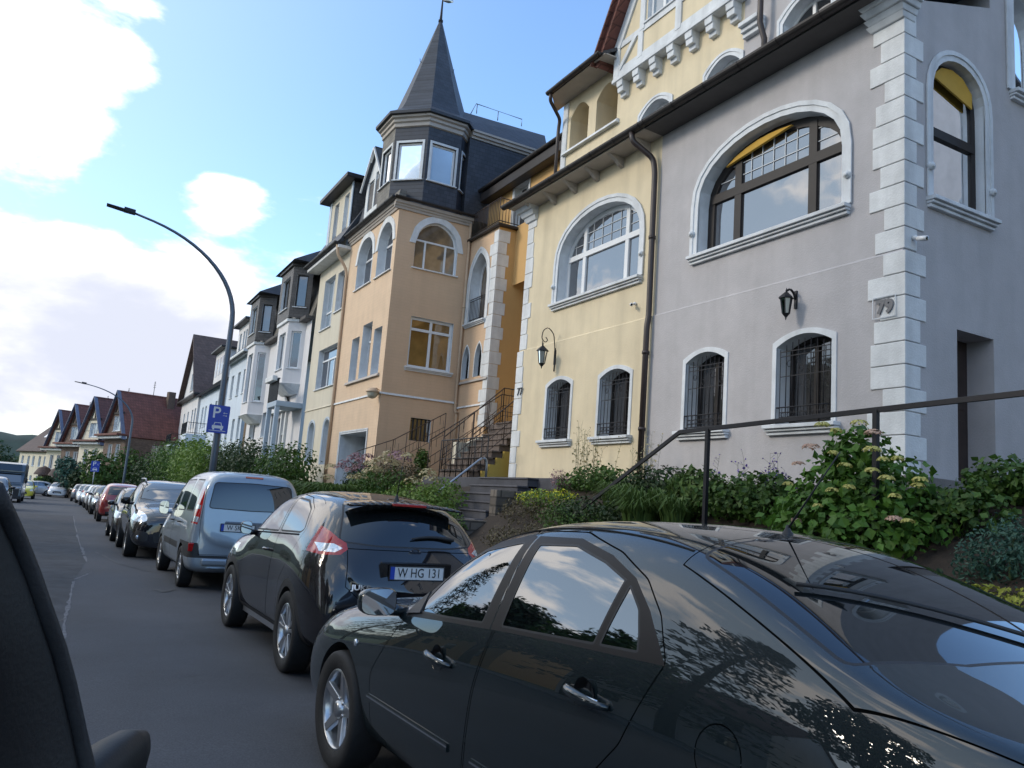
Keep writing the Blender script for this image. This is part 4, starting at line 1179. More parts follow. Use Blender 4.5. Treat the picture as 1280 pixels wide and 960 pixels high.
def wall(F, outline, ops, m, parent, name='wall', thick=0, reveal=None):
    """wall sheet with real openings and reveals"""
    b = MB()
    loops = [outline]+[o.pts() for o in ops]
    flat = [p for l in loops for p in l]
    tri = tessellate_polygon([[Vector((u, z, 0)) for u, z in l] for l in loops])
    b.add([F(u, z, 0) for u, z in flat], tri)
    for l in (loops[:1] if thick else []):
        n = len(l); vs = [F(u, z, 0) for u, z in l]+[F(u, z, -thick) for u, z in l]
        b.add(vs, [(i, (i+1) % n, n+(i+1) % n, n+i) for i in range(n)])
    for o in ops:
        l = o.pts(); n = len(l); vs = [F(u, z, 0) for u, z in l]+[F(u, z, -o.rev-.10) for u, z in l]
        b.add(vs, [(i, (i+1) % n, n+(i+1) % n, n+i) for i in range(n)], 1)
    w = b.build(name, [m, reveal or MATS['trim_white']], parent, recalc=False)
    for o in ops: window(F, o, parent)
    return w
def window(F, o, parent, name='window'):
    d = -o.rev; fm = MATS[o.frame]; fw = o.fw
    b = MB(); b.ring(o.pts(0.002), o.pts(fw), d-.06, d, lambda u, v, q: F(u, v, q))
    z_top = lambda u: o.top(u, fw*.5)
    for c in o.bars:                          # (u fraction, z fraction0, z fraction1, width)
        f, a, e, w = (tuple(c)+(0, 1, fw))[:4] if not isinstance(c, (int, float)) else (c, 0, 1, fw)
        if len(c) if not isinstance(c, (int, float)) else 0:
            f, a, e, w = c
        u = o.u0+(o.u1-o.u0)*f; zt = z_top(u); zb = o.z0+(o.z1+o.rise-o.z0)*a; ze = min(zt, o.z0+(o.z1+o.rise-o.z0)*e)
        b.add([F(u-w/2, zb, d+.012), F(u+w/2, zb, d+.012), F(u+w/2, ze, d+.012), F(u-w/2, ze, d+.012), F(u-w/2, zb, d-.05), F(u+w/2, zb, d-.05), F(u+w/2, ze, d-.05), F(u-w/2, ze, d-.05)],
              [(0, 1, 2, 3), (0, 4, 5, 1), (1, 5, 6, 2), (2, 6, 7, 3), (3, 7, 4, 0)])
    for c in o.hbars:                         # (z fraction, width, u0 fraction, u1 fraction)
        f, w = c[:2]; z = o.z0+(o.z1+o.rise-o.z0)*f; a, e = o.span(z, fw*.5)
        if len(c) > 2: a, e = max(a, o.u0+(o.u1-o.u0)*c[2]), min(e, o.u0+(o.u1-o.u0)*c[3])
        b.add([F(a, z-w/2, d+.016), F(e, z-w/2, d+.016), F(e, z+w/2, d+.016), F(a, z+w/2, d+.016), F(a, z-w/2, d-.05), F(e, z-w/2, d-.05), F(e, z+w/2, d-.05), F(a, z+w/2, d-.05)],
              [(0, 1, 2, 3), (0, 4, 5, 1), (1, 5, 6, 2), (2, 6, 7, 3), (3, 7, 4, 0)])
    wn = b.build(name, fm, parent)
    p = MB(); l = o.pts(fw*.6); p.add([F(u, z, d-.028) for u, z in l], [tuple(t) for t in tessellate_polygon([[Vector((u, z, 0)) for u, z in l]])])
    p.build('pane', MATS[o.glass], wn, recalc=False)
    if o.surround:
        s = MB(); sw = o.sw; P0 = o.pts(0)
        sg_ = o.kind == 'seg'
        def off(q): return Op(o.u0-q, o.u1+q, o.z0, o.z1+(q if (sg_ or not o.rise) else 0), o.kind, (o.rise if sg_ else o.rise+q) if o.rise else 0)
        big = off(sw)
        s.ring(big.pts(), [(u, z) for u, z in o.pts(0)], -.01, o.sproud, lambda u, v, q: F(u, v, q), close=False)
        if sw > .09:
            mid = off(sw+.015)
            inn = off(sw*.62)
            s.ring(mid.pts(), inn.pts(), o.sproud-.002, o.sproud+.018, lambda u, v, q: F(u, v, q), close=False)
        s.build('surround', MATS[o.surround], wn)
    if o.sill:
        s = MB(); e = .10 if o.surround else .05
        z = o.z0
        for (dz0, dz1, pr) in (((-.06, 0, .14), (-.10, -.06, .10), (-.15, -.10, .06)) if o.sill != 'thin' else ((-.05, 0, .07),)):
            a, c = o.u0-e-(pr*.3), o.u1+e+(pr*.3)
            s.hexa([F(a, z+dz0, -.02), F(c, z+dz0, -.02), F(c, z+dz0, pr), F(a, z+dz0, pr)], [F(a, z+dz1, -.02), F(c, z+dz1, -.02), F(c, z+dz1-.006, pr), F(a, z+dz1-.006, pr)])
        s.build('sill', MATS[o.sillm], wn, bevel=.006)
    if o.grille: grille(F, o, wn)
    if o.extra: o.extra(F, o, wn)
    return wn
def grille(F, o, parent):
    b = MB(); gd = -.02; a, c = o.u0+.05, o.u1-.05; n = max(5, int((c-a)/.10)); zt = o.z1+o.rise*.6
    for k in range(n+1):
        u = a+(c-a)*k/n; t = o.top(u)-.06; b.tube([F(u, o.z0+.06, gd), F(u, t, gd)], .008 if k % 2 else .006, 5)
    for f in (.10, .16, .62, .88, .94):
        z = o.z0+(o.z1-o.z0)*f; b.bar(F(a, z, gd), F(c, z, gd), .012, .012)
    for k in range(n):
        u = a+(c-a)*(k+.5)/n; z = o.z0+(o.z1-o.z0)*.13
        b.tube([F(u+.03*cos(t*pi/4), z+.03*sin(t*pi/4), gd) for t in range(9)], .004, 4)
        if k % 2 == 0:
            z = o.z0+(o.z1-o.z0)*(.70+.08*(k % 4 > 1)); b.tube([F(u+.04*cos(t*pi/3), z+.05*sin(t*pi/3), gd) for t in range(7)], .006, 4)
    for f in (.13,):  # bulged foot of the basket
        z = o.z0+.05
        b.tube([F(a, z, gd), F(a, z, gd+.07), F(c, z, gd+.07), F(c, z, gd)], .010, 5)
        b.tube([F(a, z+.20, gd), F(a, z+.20, gd+.07), F(c, z+.20, gd+.07), F(c, z+.20, gd)], .010, 5)
        for k in range(n+1):
            u = a+(c-a)*k/n; b.tube([F(u, z, gd+.07), F(u, z+.20, gd+.07)], .006, 4)
    b.build('grille', MATS['iron'], parent)
def quoins(F, G, u, v, z0, z1, parent, su=1, sv=1, rows=None, m='w_stone', h=.30, wl=(.34, .46, .28)):
    """corner blocks wrapping from wall F (edge at u, running su) to wall G (edge at v, running sv)"""
    n = int(round((z1-z0)/h)); h = (z1-z0)/n; b = MB()
    random.seed(int(u*100))
    for k in range(n):
        a, c = z0+k*h+.006, z0+(k+1)*h-.006
        lu = wl[(k*2) % 3] if k % 2 else wl[1]*(.9+.2*(k % 3)/2); lv = (wl[1] if k % 2 else wl[2])*(.85 if G else 1)
        pr = .02
        P = [F(u+su*lu, a, .0)-F.n*.02, F(u+su*lu, a, pr), F(u, a, pr)+( (G.n*pr) if G else Vector((0, 0, 0)))]
        P2 = [p+Vector((0, 0, c-a)) for p in P]
        if G:
            P += [G(v+sv*lv, a, pr), G(v+sv*lv, a, -.02)]
            P2 = [p+Vector((0, 0, c-a)) for p in P]
            q = [P[0], P[1], P[2], P[3], P[4], F(u, a, -.02)-G.n*.02]; q2 = [p+Vector((0, 0, c-a)) for p in q]
            nn = 6
        else:
            q = P+[F(u, a, -.02)]; q2 = [p+Vector((0, 0, c-a)) for p in q]; nn = 4
        b.add(q+q2, [tuple(range(nn)), tuple(range(2*nn-1, nn-1, -1))]+[(i, (i+1) % nn, nn+(i+1) % nn, nn+i) for i in range(nn)])
    return b.build('quoin_corner', MATS[m], parent, bevel=.008)
def gutter_run(a, b_, r, parent, m='gutter', name='gutter'):
    a, b_ = Vector(a), Vector(b_); d = (b_-a).normalized(); s = d.cross(Vector((0, 0, 1))).normalized()
    b = MB(); n = 8; vs = []
    for p in (a, b_):
        for rr in (r, r*.88):
            for k in range(n+1):
                t = pi+pi*k/n; vs.append(p+s*cos(t)*rr+Vector((0, 0, sin(t)*rr)))
    m_ = n+1; fs = []
    for k in range(n):
        fs += [(k, k+1, 2*m_+k+1, 2*m_+k), (m_+k, 3*m_+k, 3*m_+k+1, m_+k+1)]
    fs += [(0, 2*m_, 3*m_, m_), (n, m_+n, 3*m_+n, 2*m_+n)]
    for q in (0, 2*m_):
        fs.append(tuple(range(q, q+m_)))
    b.add(vs, fs); L = (b_-a).length
    for k in range(int(L/.8)+1):
        p = a+d*min(L-.03, .05+k*.8)
        b.tube([p+s*cos(pi+pi*t/6)*r*1.05+Vector((0, 0, sin(pi+pi*t/6)*r*1.05)) for t in range(7)], .008, 4)
    return b.build(name, MATS[m], parent)
def pipe(pts, r, parent, m='pipe_brown', clips=()):
    b = MB(); b.tube(pts, r, 12)
    for p in clips:
        p = Vector(p); b.tube([p-Vector((0, 0, .03)), p+Vector((0, 0, .03))], r*1.25, 12)
    return b.build('downpipe', MATS[m], parent)
def arc_pts(pts, n=5):
    """rounded polyline"""
    pts = [Vector(p) for p in pts]; out = [pts[0]]
    for i in range(1, len(pts)-1):
        r = min((pts[i]-pts[i-1]).length, (pts[i+1]-pts[i]).length)*.4
        a = pts[i]+(pts[i-1]-pts[i]).normalized()*r; c = pts[i]+(pts[i+1]-pts[i]).normalized()*r
        for k in range(n+1):
            t = k/n; out.append(a*(1-t)**2+pts[i]*2*t*(1-t)+c*t*t)
    out.append(pts[-1]); return out
def slab(pts, th, m, name, parent, up=None):
    """thick polygon plate"""
    P = [Vector(p) for p in pts]; n = (P[1]-P[0]).cross(P[2]-P[0]).normalized()
    if n.z < 0: n = -n
    b = MB(); k = len(P); b.add(P+[p-n*th for p in P], [tuple(range(k)), tuple(range(2*k-1, k-1, -1))]+[(i, (i+1) % k, k+(i+1) % k, k+i) for i in range(k)])
    return b.build(name, MATS[m], parent)
# ------------------------------------------------------------------ ground, road, pavement, gardens
def road_mat():
    m = mat('asphalt', (.062, .064, .072), .84, .30, .55, .35, 260, rvar=.1)
    nt = m.node_tree; N = nt.nodes; L = nt.links; P = N['Principled BSDF']
    src = P.inputs['Base Color'].links[0].from_socket
    geo = N.new('ShaderNodeNewGeometry')
    n = N.new('ShaderNodeTexNoise'); n.inputs['Scale'].default_value = 90; n.inputs['Detail'].default_value = 3; L.new(geo.outputs['Position'], n.inputs['Vector'])
    r = N.new('ShaderNodeMapRange'); r.inputs[1].default_value = .35; r.inputs[2].default_value = .75; r.inputs[3].default_value = .78; r.inputs[4].default_value = 1.35; L.new(n.outputs['Fac'], r.inputs[0])
    mm = N.new('ShaderNodeMix'); mm.data_type = 'RGBA'; mm.blend_type = 'MULTIPLY'; mm.inputs[0].default_value = 1
    L.new(src, mm.inputs[6]); L.new(r.outputs[0], mm.inputs[7]); L.new(mm.outputs[2], P.inputs['Base Color'])
    return m
road_mat()
mat('asphalt_old', (.048, .050, .056), .88, .40, 2.2, .6, 120)
mat('joint_pale', (.15, .15, .16), .9, .4, 12, .3, 60)
mat('tar', (.018, .018, .02), .6, .3, 8)
mat('paving', (.15, .15, .15), .85, .15, 1.5, .3, 60, brick=(.3, .3, .008, .5, .3, .85))
mat('kerb_stone', (.22, .22, .215), .8, .15, 3, .3, 60)
mat('soil', (.030, .022, .016), .95, .35, 6, .8, 30)
mat('lawn', (.045, .075, .022), .95, .4, 3, .6, 40)
mat('hill_green', (.030, .050, .038), .95, .4, .05)
def sheet(name, xs, ys, z, m, thick=0):
    b = MB(); b.smooth = True
    vs = [(x, y, z(x, y)) for y in ys for x in xs]; n = len(xs)
    b.add(vs, [(j*n+i, j*n+i+1, (j+1)*n+i+1, (j+1)*n+i) for j in range(len(ys)-1) for i in range(n-1)])
    return tag(b.build(name, MATS[m], recalc=False), kind='structure')
def rz(y): return road_z(min(y, 105))
sheet('ground', [-900, -60, -20, -8, 0, 8, 40, 90, 900], [-120, -20, 0, 40, 80, 105, 140, 300, 1500], lambda x, y: rz(y)-.35, 'lawn')
sheet('road', [-6.4, -3, 0, 3.55], [-25, 0, 20, 40, 60, 80, 97], lambda x, y: rz(y), 'asphalt')
sheet('cross_road', [-40, -6.4, 3.55, 40], [97, 106], lambda x, y: rz(y)+.004, 'asphalt')
for (a, c, nm) in ((3.55, 3.70, 'kerb'), (-6.55, -6.4, 'kerb')):
    b = MB()
    for k in range(98):
        y = -20+k*1.2; b.hexa([(a, y+.006, rz(y)-.2), (c, y+.006, rz(y)-.2), (c, y+1.194, rz(y+1.2)-.2), (a, y+1.194, rz(y+1.2)-.2)], [(a, y+.006, rz(y)+.12), (c, y+.006, rz(y)+.12), (c, y+1.194, rz(y+1.2)+.12), (a, y+1.194, rz(y+1.2)+.12)])
    tag(b.build(nm, MATS['kerb_stone']), kind='structure')
sheet('pavement', [3.70, 5.70], [-25, 0, 40, 97], lambda x, y: rz(y)+.115, 'paving')
sheet('pavement', [-9.0, -6.55], [-25, 0, 40, 97], lambda x, y: rz(y)+.115, 'paving')
def gz(x, y):
    top = 2.02 if y < 19.5 else (2.02-.5*min(1, (y-19.5)/3) if y < 30 else 1.52+.9*min(1, (y-30)/12))
    if y > 80: top = 1.2
    b0 = rz(y)+.42
    t = max(0, min(1, (x-5.75)/(8.5-5.75))); t = t*(1.25-.25*t)
    return b0+(top-b0)*t+.03*sin(x*3.1+y*1.7)*(1 if 0 < t < 1 else 0)
xs = [5.75+.15*k for k in range(20)]+[9.2, 12, 20, 40]
sheet('garden_bed', xs, [-8+.3*k for k in range(71)]+[13.55], gz, 'soil')
sheet('garden_bed', xs, [15.85+.3*k for k in range(60)], gz, 'soil')
sheet('front_gardens', [5.75, 6.3, 7, 8, 9, 14, 40], [33.55+2*k for k in range(32)], gz, 'lawn')
for (y0, y1, lab) in ((-8, 13.3, 'low rubble garden wall below the grey and yellow houses'), (16.0, 31, 'low rubble garden wall below the apricot house')):
    w = thing('garden_wall', lab, 'wall', (5.6, y0, 0)); b = MB()
    n = int((y1-y0)/1.5)
    for k in range(n):
        a = k*(y1-y0)/n; c = (k+1)*(y1-y0)/n
        b.hexa([(0, a, rz(y0+a)-.1), (.22, a, rz(y0+a)-.1), (.22, c, rz(y0+c)-.1), (0, c, rz(y0+c)-.1)], [(0, a, rz(y0+a)+.50), (.22, a, rz(y0+a)+.50), (.22, c, rz(y0+c)+.50), (0, c, rz(y0+c)+.50)])
    b.build('stonework', MATS['rubble'], w)
# old patched joint and cracks in the asphalt
def road_marks():
    def strip(name, pts, w, m, dz=.004):
        b = MB(); vs = []; random.seed(len(pts)+3)
        for i, (px, py) in enumerate(pts):
            r = ray(px, py); t = (dz-EYE.z)/(r.z+.012*r.y); p = EYE+r*t; p.z = rz(p.y)+dz
            ww = w*(.25+1.2*random.random()**1.5)
            vs += [p-Vector((ww/2, 0, 0)), p+Vector((ww/2, 0, 0))]
        b.add(vs, [(2*i, 2*i+1, 2*i+3, 2*i+2) for i in range(len(pts)-1) if random.random() < .90])
        return tag(b.build(name, MATS[m], recalc=False), kind='structure')
    def dense(pts, n=8, j=.6):
        out = []
        for a, c in zip(pts, pts[1:]):
            for k in range(n): out.append((a[0]+(c[0]-a[0])*k/n+random.uniform(-j, j), a[1]+(c[1]-a[1])*k/n))
        return out+[pts[-1]]
    random.seed(4)
    strip('road_joint', dense([(92, 645), (96, 668), (103, 688), (108, 702)]), .06, 'joint_pale')
    strip('road_joint', dense([(114, 715), (106, 719), (93, 724), (90, 735), (86, 755), (80, 780), (80, 812), (85, 842)]), .045, 'joint_pale')
    strip('road_crack', dense([(60, 774), (74, 776), (82, 773)]), .05, 'tar', .006)
    strip('road_crack', dense([(120, 690), (150, 705), (190, 715)]), .05, 'tar', .006)
    strip('road_crack', dense([(150, 850), (190, 838), (240, 845), (300, 832)], 8, 2), .012, 'tar', .006)
    strip('road_crack', dense([(196, 737), (206, 740), (218, 736)]), .10, 'tar', .006)
    # older rougher lane left of the joint
    b = MB(); P = [(-6.35, 5)]; L_ = [(85, 842), (80, 812), (80, 780), (86, 755), (90, 735), (93, 724), (108, 702), (103, 688), (96, 668), (92, 645)]
    pts = []
    for (px, py) in L_:
        r = ray(px, py); t = (-EYE.z)/(r.z+.012*r.y); p = EYE+r*t; pts.append((p.x, p.y))
    vs = []; fs = []
    for i, (x, y) in enumerate(pts):
        vs += [(-6.3, y, rz(y)+.003), (x, y, rz(y)+.003)]
    b.add(vs, [(2*i, 2*i+1, 2*i+3, 2*i+2) for i in range(len(pts)-1)]); tag(b.build('old_asphalt', MATS['asphalt_old'], recalc=False), kind='structure')
road_marks()
# distant wooded ridge
b = MB(); b.smooth = True; random.seed(9); n = 120; vs = []
for i in range(n):
    x = -700+i*9; h = 24+9*sin(i*.11+1)+3.5*sin(i*.5)+random.uniform(-1, 1)
    vs += [(x, 560, -4), (x, 590, h*.75), (x, 640, h)]
b.add(vs, [(3*i+k, 3*i+k+1, 3*i+k+4, 3*i+k+3) for i in range(n-1) for k in (0, 1)]); tag(b.build('wooded_hill', MATS['hill_green'], recalc=False), kind='structure')
# ------------------------------------------------------------------ the two joined bay-fronted houses (yellow 77, grey 79)
def leaded(F, o, parent, m='trim_white', u0=.0, u1=1., z0=.55, nu=7, nz=3):
    """grid of thin glazing bars in the arched top light"""
    b = MB(); d = -o.rev-.018; H = o.z1+o.rise-o.z0; zb = o.z0+H*z0
    for k in range(1, nu):
        u = o.u0+(o.u1-o.u0)*(u0+(u1-u0)*k/nu); t = o.top(u, .05)
        if t > zb+.05: b.bar(F(u, zb, d), F(u, t, d), .012, .010, up=F.n)
    for k in range(1, nz+1):
        z = zb+(o.z1+o.rise-zb)*k/(nz+.6); a, c = o.span(z, .06); b.bar(F(a, z, d), F(c, z, d), .010, .012)
    b.build('glazing_bars', MATS[m], parent)
def belt_moulding(F, u0, u1, z, parent, m='trim_white', h=.05, pr=.04, name='belt_course'):
    b = MB(); b.add([F(u0, z, -.01), F(u1, z, -.01), F(u1, z, pr), F(u0, z, pr), F(u0, z+h, -.01), F(u1, z+h, -.01), F(u1, z+h, pr*.5), F(u0, z+h, pr*.5)],
                    [(3, 2, 1, 0), (4, 5, 6, 7), (0, 1, 5, 4), (1, 2, 6, 5), (2, 3, 7, 6), (3, 0, 4, 7)])
    return b.build(name, MATS[m], parent)
def hood(F, o, parent):
    """scrolled label stops at the ends of the arch moulding"""
    b = MB()
    for u in (o.u0-o.sw*.75, o.u1+o.sw*.75):
        z = o.z0+.42
        b.tube([F(u, z, .01), F(u, z, .075)], .055, 12); b.tube([F(u, z, .07), F(u, z, .09)], .03, 10)
    b.build('label_stop', MATS['trim_white'], parent)
def lantern(name, label, F, u, z, s, kind, z_arm):
    t = thing(name, label, 'wall lamp', tuple(F(u, z, 0)), 0, 'wall lanterns')
    inv = -F(u, z, 0)
    G = lambda a, b, d: F(u+a, z+b, d)+inv
    b = MB()
    b.lathe([(0, .0), (.06*s, .0), (.055*s, .03*s), (.02*s, .04*s)], 12, (0, 0, 0), 'x') if False else None
    b.bar(G(0, -.12*s, .012), G(0, .16*s, .012), .05*s, .024, up=F.n)
    if kind == 'scroll':
        pts = [G(0, .0, .02), G(0, .25*s, .03), G(0, .48*s, .08), G(0, .58*s, .20*s), G(0, .50*s, .31*s), G(0, .34*s, .33*s), G(0, .27*s, .25*s), G(0, .33*s, .19*s), G(0, .38*s, .24*s)]
        b.tube(arc_pts(pts, 3), .011, 6); c = (0, .10*s, .29*s); b.tube([G(0, .30*s, .31*s), G(0, .16*s, .30*s)], .008, 6)
        b.tube([G(0, -.25*s, .015), G(0, .2*s, .015)], .012, 6)
    else:
        pts = [G(0, .02*s, .02), G(0, .12*s, .06*s), G(0, .17*s, .14*s), G(0, .12*s, .22*s)]
        b.tube(arc_pts(pts, 3), .018, 6); c = (0, 0, .22*s)
    b.build('bracket', MATS['iron'], t)
    cx, cz, cd = c; n = 6; C = lambda r, h, k: G(cx+r*cos(2*pi*k/n), cz+h, cd+r*sin(2*pi*k/n))
    r = MB(); hs = [(.025*s, .10*s), (.11*s, .02*s), (.12*s, 0), (.09*s, 0)]
    for (r0, h0), (r1, h1) in zip(hs, hs[1:]):
        for k in range(n): r.add([C(r0, h0, k), C(r0, h0, k+1), C(r1, h1, k+1), C(r1, h1, k)], [(0, 1, 2, 3)])
    r.tube([G(cx, cz+.09*s, cd), G(cx, cz+.17*s, cd)], [.018*s, .004], 6)
    for k in range(n): r.bar(C(.09*s, 0, k), C(.055*s, -.24*s, k), .010, .010)
    for k in range(n): r.add([C(.06*s, -.24*s, k), C(.06*s, -.24*s, k+1), C(.02*s, -.29*s, k+1), C(.02*s, -.29*s, k)], [(0, 1, 2, 3)])
    r.tube([G(cx, cz-.28*s, cd), G(cx, cz-.34*s, cd)], [.02*s, .004], 6)
    r.build('lantern_cage', MATS['iron'], t, recalc=False)
    g = MB()
    for k in range(n): g.add([C(.082*s, -.005, k), C(.082*s, -.005, k+1), C(.052*s, -.235*s, k+1), C(.052*s, -.235*s, k)], [(0, 1, 2, 3)])
    g.build('lantern_glass', MATS['lantern_glass'], t, recalc=False)
    return t
mat('number_grey', (.16, .16, .17), .6, .1)
glassmat('lantern_glass', (.30, .30, .28), .3)
def camera_thing(label, p, d):
    t = thing('security_camera', label, 'camera', tuple(p), 0, 'security cameras'); d = Vector(d).normalized()
    b = MB(); b.tube([(0, 0, 0), Vector((0, 0, 0))+d*.05], .03, 10); b.tube([d*.05, d*.10-Vector((0, 0, .03))], .012, 8); b.build('mount', MATS['pvc_white'], t)
    b = MB(); c = d*.11-Vector((0, 0, .03)); e = (d*.4+Vector((-.1, -.7, -.25))).normalized(); b.tube([c-e*.05, c+e*.09], .034, 12); bo = b.build('camera_housing', MATS['pvc_white'], t)
    b = MB(); b.tube([c+e*.088, c+e*.094], .022, 12); b.build('lens', MATS['black_gloss'], bo)
def half_timber(F, parent, bars, m='trim_white', w=.22, pr=.03):
    b = MB()
    for i_, (u0, z0, u1, z1, *ww) in enumerate(bars):
        q = ww[0] if ww else w; pr = .03+.0025*i_
        d = Vector((u1-u0, z1-z0)).normalized(); nn = Vector((-d.y, d.x))*q/2
        P = [(u0-nn.x, z0-nn.y), (u1-nn.x, z1-nn.y), (u1+nn.x, z1+nn.y), (u0+nn.x, z0+nn.y)]
        b.hexa([F(a, c, -.01) for a, c in P], [F(a, c, pr) for a, c in P])
    return b.build('timber_frame', MATS[m], parent)
def low_arch(u0, u1, **k): return Op(u0, u1, 2.92, 4.08, 'seg', .15, glass='win_mid', frame='wood_dark', bars=(.5,), grille=True, sw=.075, rev=.28, **k)
def big_ops(u0, u1, dark):
    fr = 'wood_dark' if dark else 'pvc_white'; w = .15 if dark else .11
    def ex(F, o, wn):
        leaded(F, o, wn, 'wood_dark' if dark and False else ('trim_white'), .27 if dark else .0, .75 if dark else 1., .58, 6 if dark else 9, 3)
        hood(F, o, wn)
        if dark:
            b = MB(); P = [(o.u0+(o.u1-o.u0)*t, o.top(o.u0+(o.u1-o.u0)*t, .1)) for t in (.36, .44, .52, .60, .68, .76, .84)]
            lo = []
            b.prism(P+lo, -.19, -.14, lambda u, v, q: F(u, v, q)); b.build('awning_blind', MATS['awning'], wn)
    return Op(u0, u1, 5.98, 6.88, 'ell', .95, glass='win_sky', frame=fr, fw=w, bars=((.24, 0, 1, w), (.76, 0, 1, w)), hbars=((.56, w*1.05),), sw=.15, rev=.22, sillm='trim_white', extra=ex, sproud=.025)
def build_pair():
    # ---------------- grey house
    g = thing('grey_house', 'grey rendered bay-fronted house number 79 with white corner stones and dark-framed arched window', 'house', (9, 6.27, 2.1))
    g.location = (0, 0, 0)
    F = FA(9); F2 = FR((9-.03, 0, 0), (0, 1, 0), (-1, 0, 0)); G = FB(6.27); G2 = FR((0, 6.24, 0), (1, 0, 0), (0, -1, 0))
    wall(F, [(6.27, 5.09), (11.30, 5.09), (11.30, 8.66), (6.27, 8.66)], [big_ops(7.22, 10.2, True)], MATS['w_grey'], g)
    wall(F2, [(6.24, 1.6), (11.30, 1.6), (11.30, 5.09), (6.24, 5.09)], [low_arch(7.33, 8.32), low_arch(9.40, 10.32)], MATS['w_grey'], g, 'lower_wall')
    belt_moulding(F, 6.27, 11.30, 5.085, g, 'w_grey', .03, .032)
    side = Op(9.60, 10.82, 5.95, 7.50, 'ell', .62, glass='win_shade', frame='wood_dark', fw=.10, hbars=((.50, .13),), sw=.13, rev=.14,
              extra=lambda F_, o, wn: (hood(F_, o, wn), blind(F_, o, wn)))
    side2 = Op(11.60, 12.9, 8.15, 9.6, 'ell', .65, glass='win_shade', frame='pvc_white', sw=.20, rev=.26)
    def blind(F_, o, wn):
        b = MB(); P = [(o.u0+(o.u1-o.u0)*t, o.top(o.u0+(o.u1-o.u0)*t, .05)) for t in (.12, .3, .5, .7, .88)]
        b.prism(P+[(P[-1][0], 7.62)], -.115, -.09, lambda u, v, q: F_(u, v, q)); b.build('awning_blind', MATS['awning'], wn)
    wall(G, [(9, 5.09), (15.5, 5.09), (15.5, 13), (11.0, 13), (11.0, 9.3), (9, 8.66)], [side, side2], MATS['w_grey'], g, 'side_wall')
    door = Op(10.06, 10.90, 2.22, 4.23, 'rect', frame='door_brown', glass='door_pane', bars=(.5,), sill=False, surround=None, rev=.42, fw=.10)
    wall(G2, [(8.97, 1.2), (15.5, 1.2), (15.5, 5.09), (8.97, 5.09)], [], MATS['w_grey'], g, 'side_lower_wall') if False else None
    b = wall(G2, [(8.97, 2.2), (15.5, 2.2), (15.5, 5.09), (8.97, 5.09)], [], MATS['w_grey'], g, 'side_lower_wall') if False else None
    # lower side wall with the door recess
    wall(G2, [(8.97, 2.20), (10.06, 2.20), (10.06, 4.23), (10.90, 4.23), (10.90, 2.20), (15.5, 2.20), (15.5, 5.09), (8.97, 5.09)], [], MATS['w_grey'], g, 'side_lower_wall')
    r_ = MB(); r_.add([G2(a, z, d) for d in (0, -.45) for a, z in ((10.06, 2.2), (10.06, 4.23), (10.90, 4.23), (10.90, 2.2))], [(0, 1, 5, 4), (1, 2, 6, 5), (2, 3, 7, 6), (3, 0, 4, 7)]); r_.build('door_reveal', MATS['w_grey'], g)
    d = MB(); d.hexa([G2(10.06, 2.2, -.44), G2(10.90, 2.2, -.44), G2(10.90, 2.2, -.38), G2(10.06, 2.2, -.38)], [G2(10.06, 4.23, -.44), G2(10.90, 4.23, -.44), G2(10.90, 4.23, -.38), G2(10.06, 4.23, -.38)])
    do = d.build('door', MATS['door_brown'], g)
    d = MB()
    for (a, c, e, f) in ((10.14, 10.42, 2.35, 3.1), (10.54, 10.82, 2.35, 3.1), (10.14, 10.42, 3.25, 4.08), (10.54, 10.82, 3.25, 4.08)):
        d.hexa([G2(a, e, -.38), G2(c, e, -.38), G2(c, e, -.365), G2(a, e, -.365)], [G2(a, f, -.38), G2(c, f, -.38), G2(c, f, -.365), G2(a, f, -.365)])
    d.build('door_panel', MATS['door_brown'], do, bevel=.005)
    p = MB(); p.box(8.93, 15.5, 6.10, 6.24, .6, 2.20); p.box(8.86, 8.97, 6.10, 11.3, 1.0, 2.05); p.build('plinth', MATS['stone_plinth'], g, bevel=.01)
    quoins(F, G, 6.27, 9, 5.12, 8.45, g); quoins(F2, G2, 6.24, 8.97, 2.1, 5.09, g, wl=(.30, .48, .34))
    c = MB()   # moulded corbel under the gutter at the corner
    for k, (z0, z1, e) in enumerate(((8.36, 8.44, .05), (8.44, 8.52, .10), (8.52, 8.60, .18), (8.60, 8.68, .26))):
        c.hexa([(9-e, 6.27-e*.6, z0), (9.2, 6.27-e*.6, z0), (9.2, 6.75, z0), (9-e, 6.75, z0)], [(9-e-.05, 6.27-e*.6-.02, z1), (9.2, 6.27-e*.6-.02, z1), (9.2, 6.8, z1), (9-e-.05, 6.8, z1)])
    c.build('corner_corbel', MATS['trim_white'], g, bevel=.01)
    M = basis(F2(6.50, 4.37, .032), (0, -1, 0), (0, 0, 1), (-1, 0, 0))
    text_mesh('79', .24, .010, 'house_number', g, MATS['number_grey'], M, bold=.012)
    fr = MB(); fr.ring([(6.34, 4.23), (6.68, 4.23), (6.68, 4.52), (6.34, 4.52)], [(6.35, 4.24), (6.67, 4.24), (6.67, 4.51), (6.35, 4.51)], .034, .042, lambda u, v, q: F2(u, v, q)); fr.build('number_border', MATS['trim_white'], g)
    # roof of the bay and upper wall set back
    slab([(8.55, 6.15, 8.76), (8.55, 11.3, 8.76), (11.0, 11.3, 9.75), (11.0, 6.15, 9.75)], .07, 'slate', 'bay_roof', g)
    slab([(8.56, 6.3, 8.68), (8.56, 11.3, 8.68), (9.02, 11.3, 8.66), (9.02, 6.3, 8.66)], .03, 'soffit_dark', 'soffit', g)
    gutter_run((8.50, 6.35, 8.75), (8.50, 11.3, 8.75), .085, g)
    U = FA(11.0)
    up = Op(9.12, 10.25, 9.9, 11.15, 'seg', .32, frame='pvc_white', bars=(.5,), sw=.12)
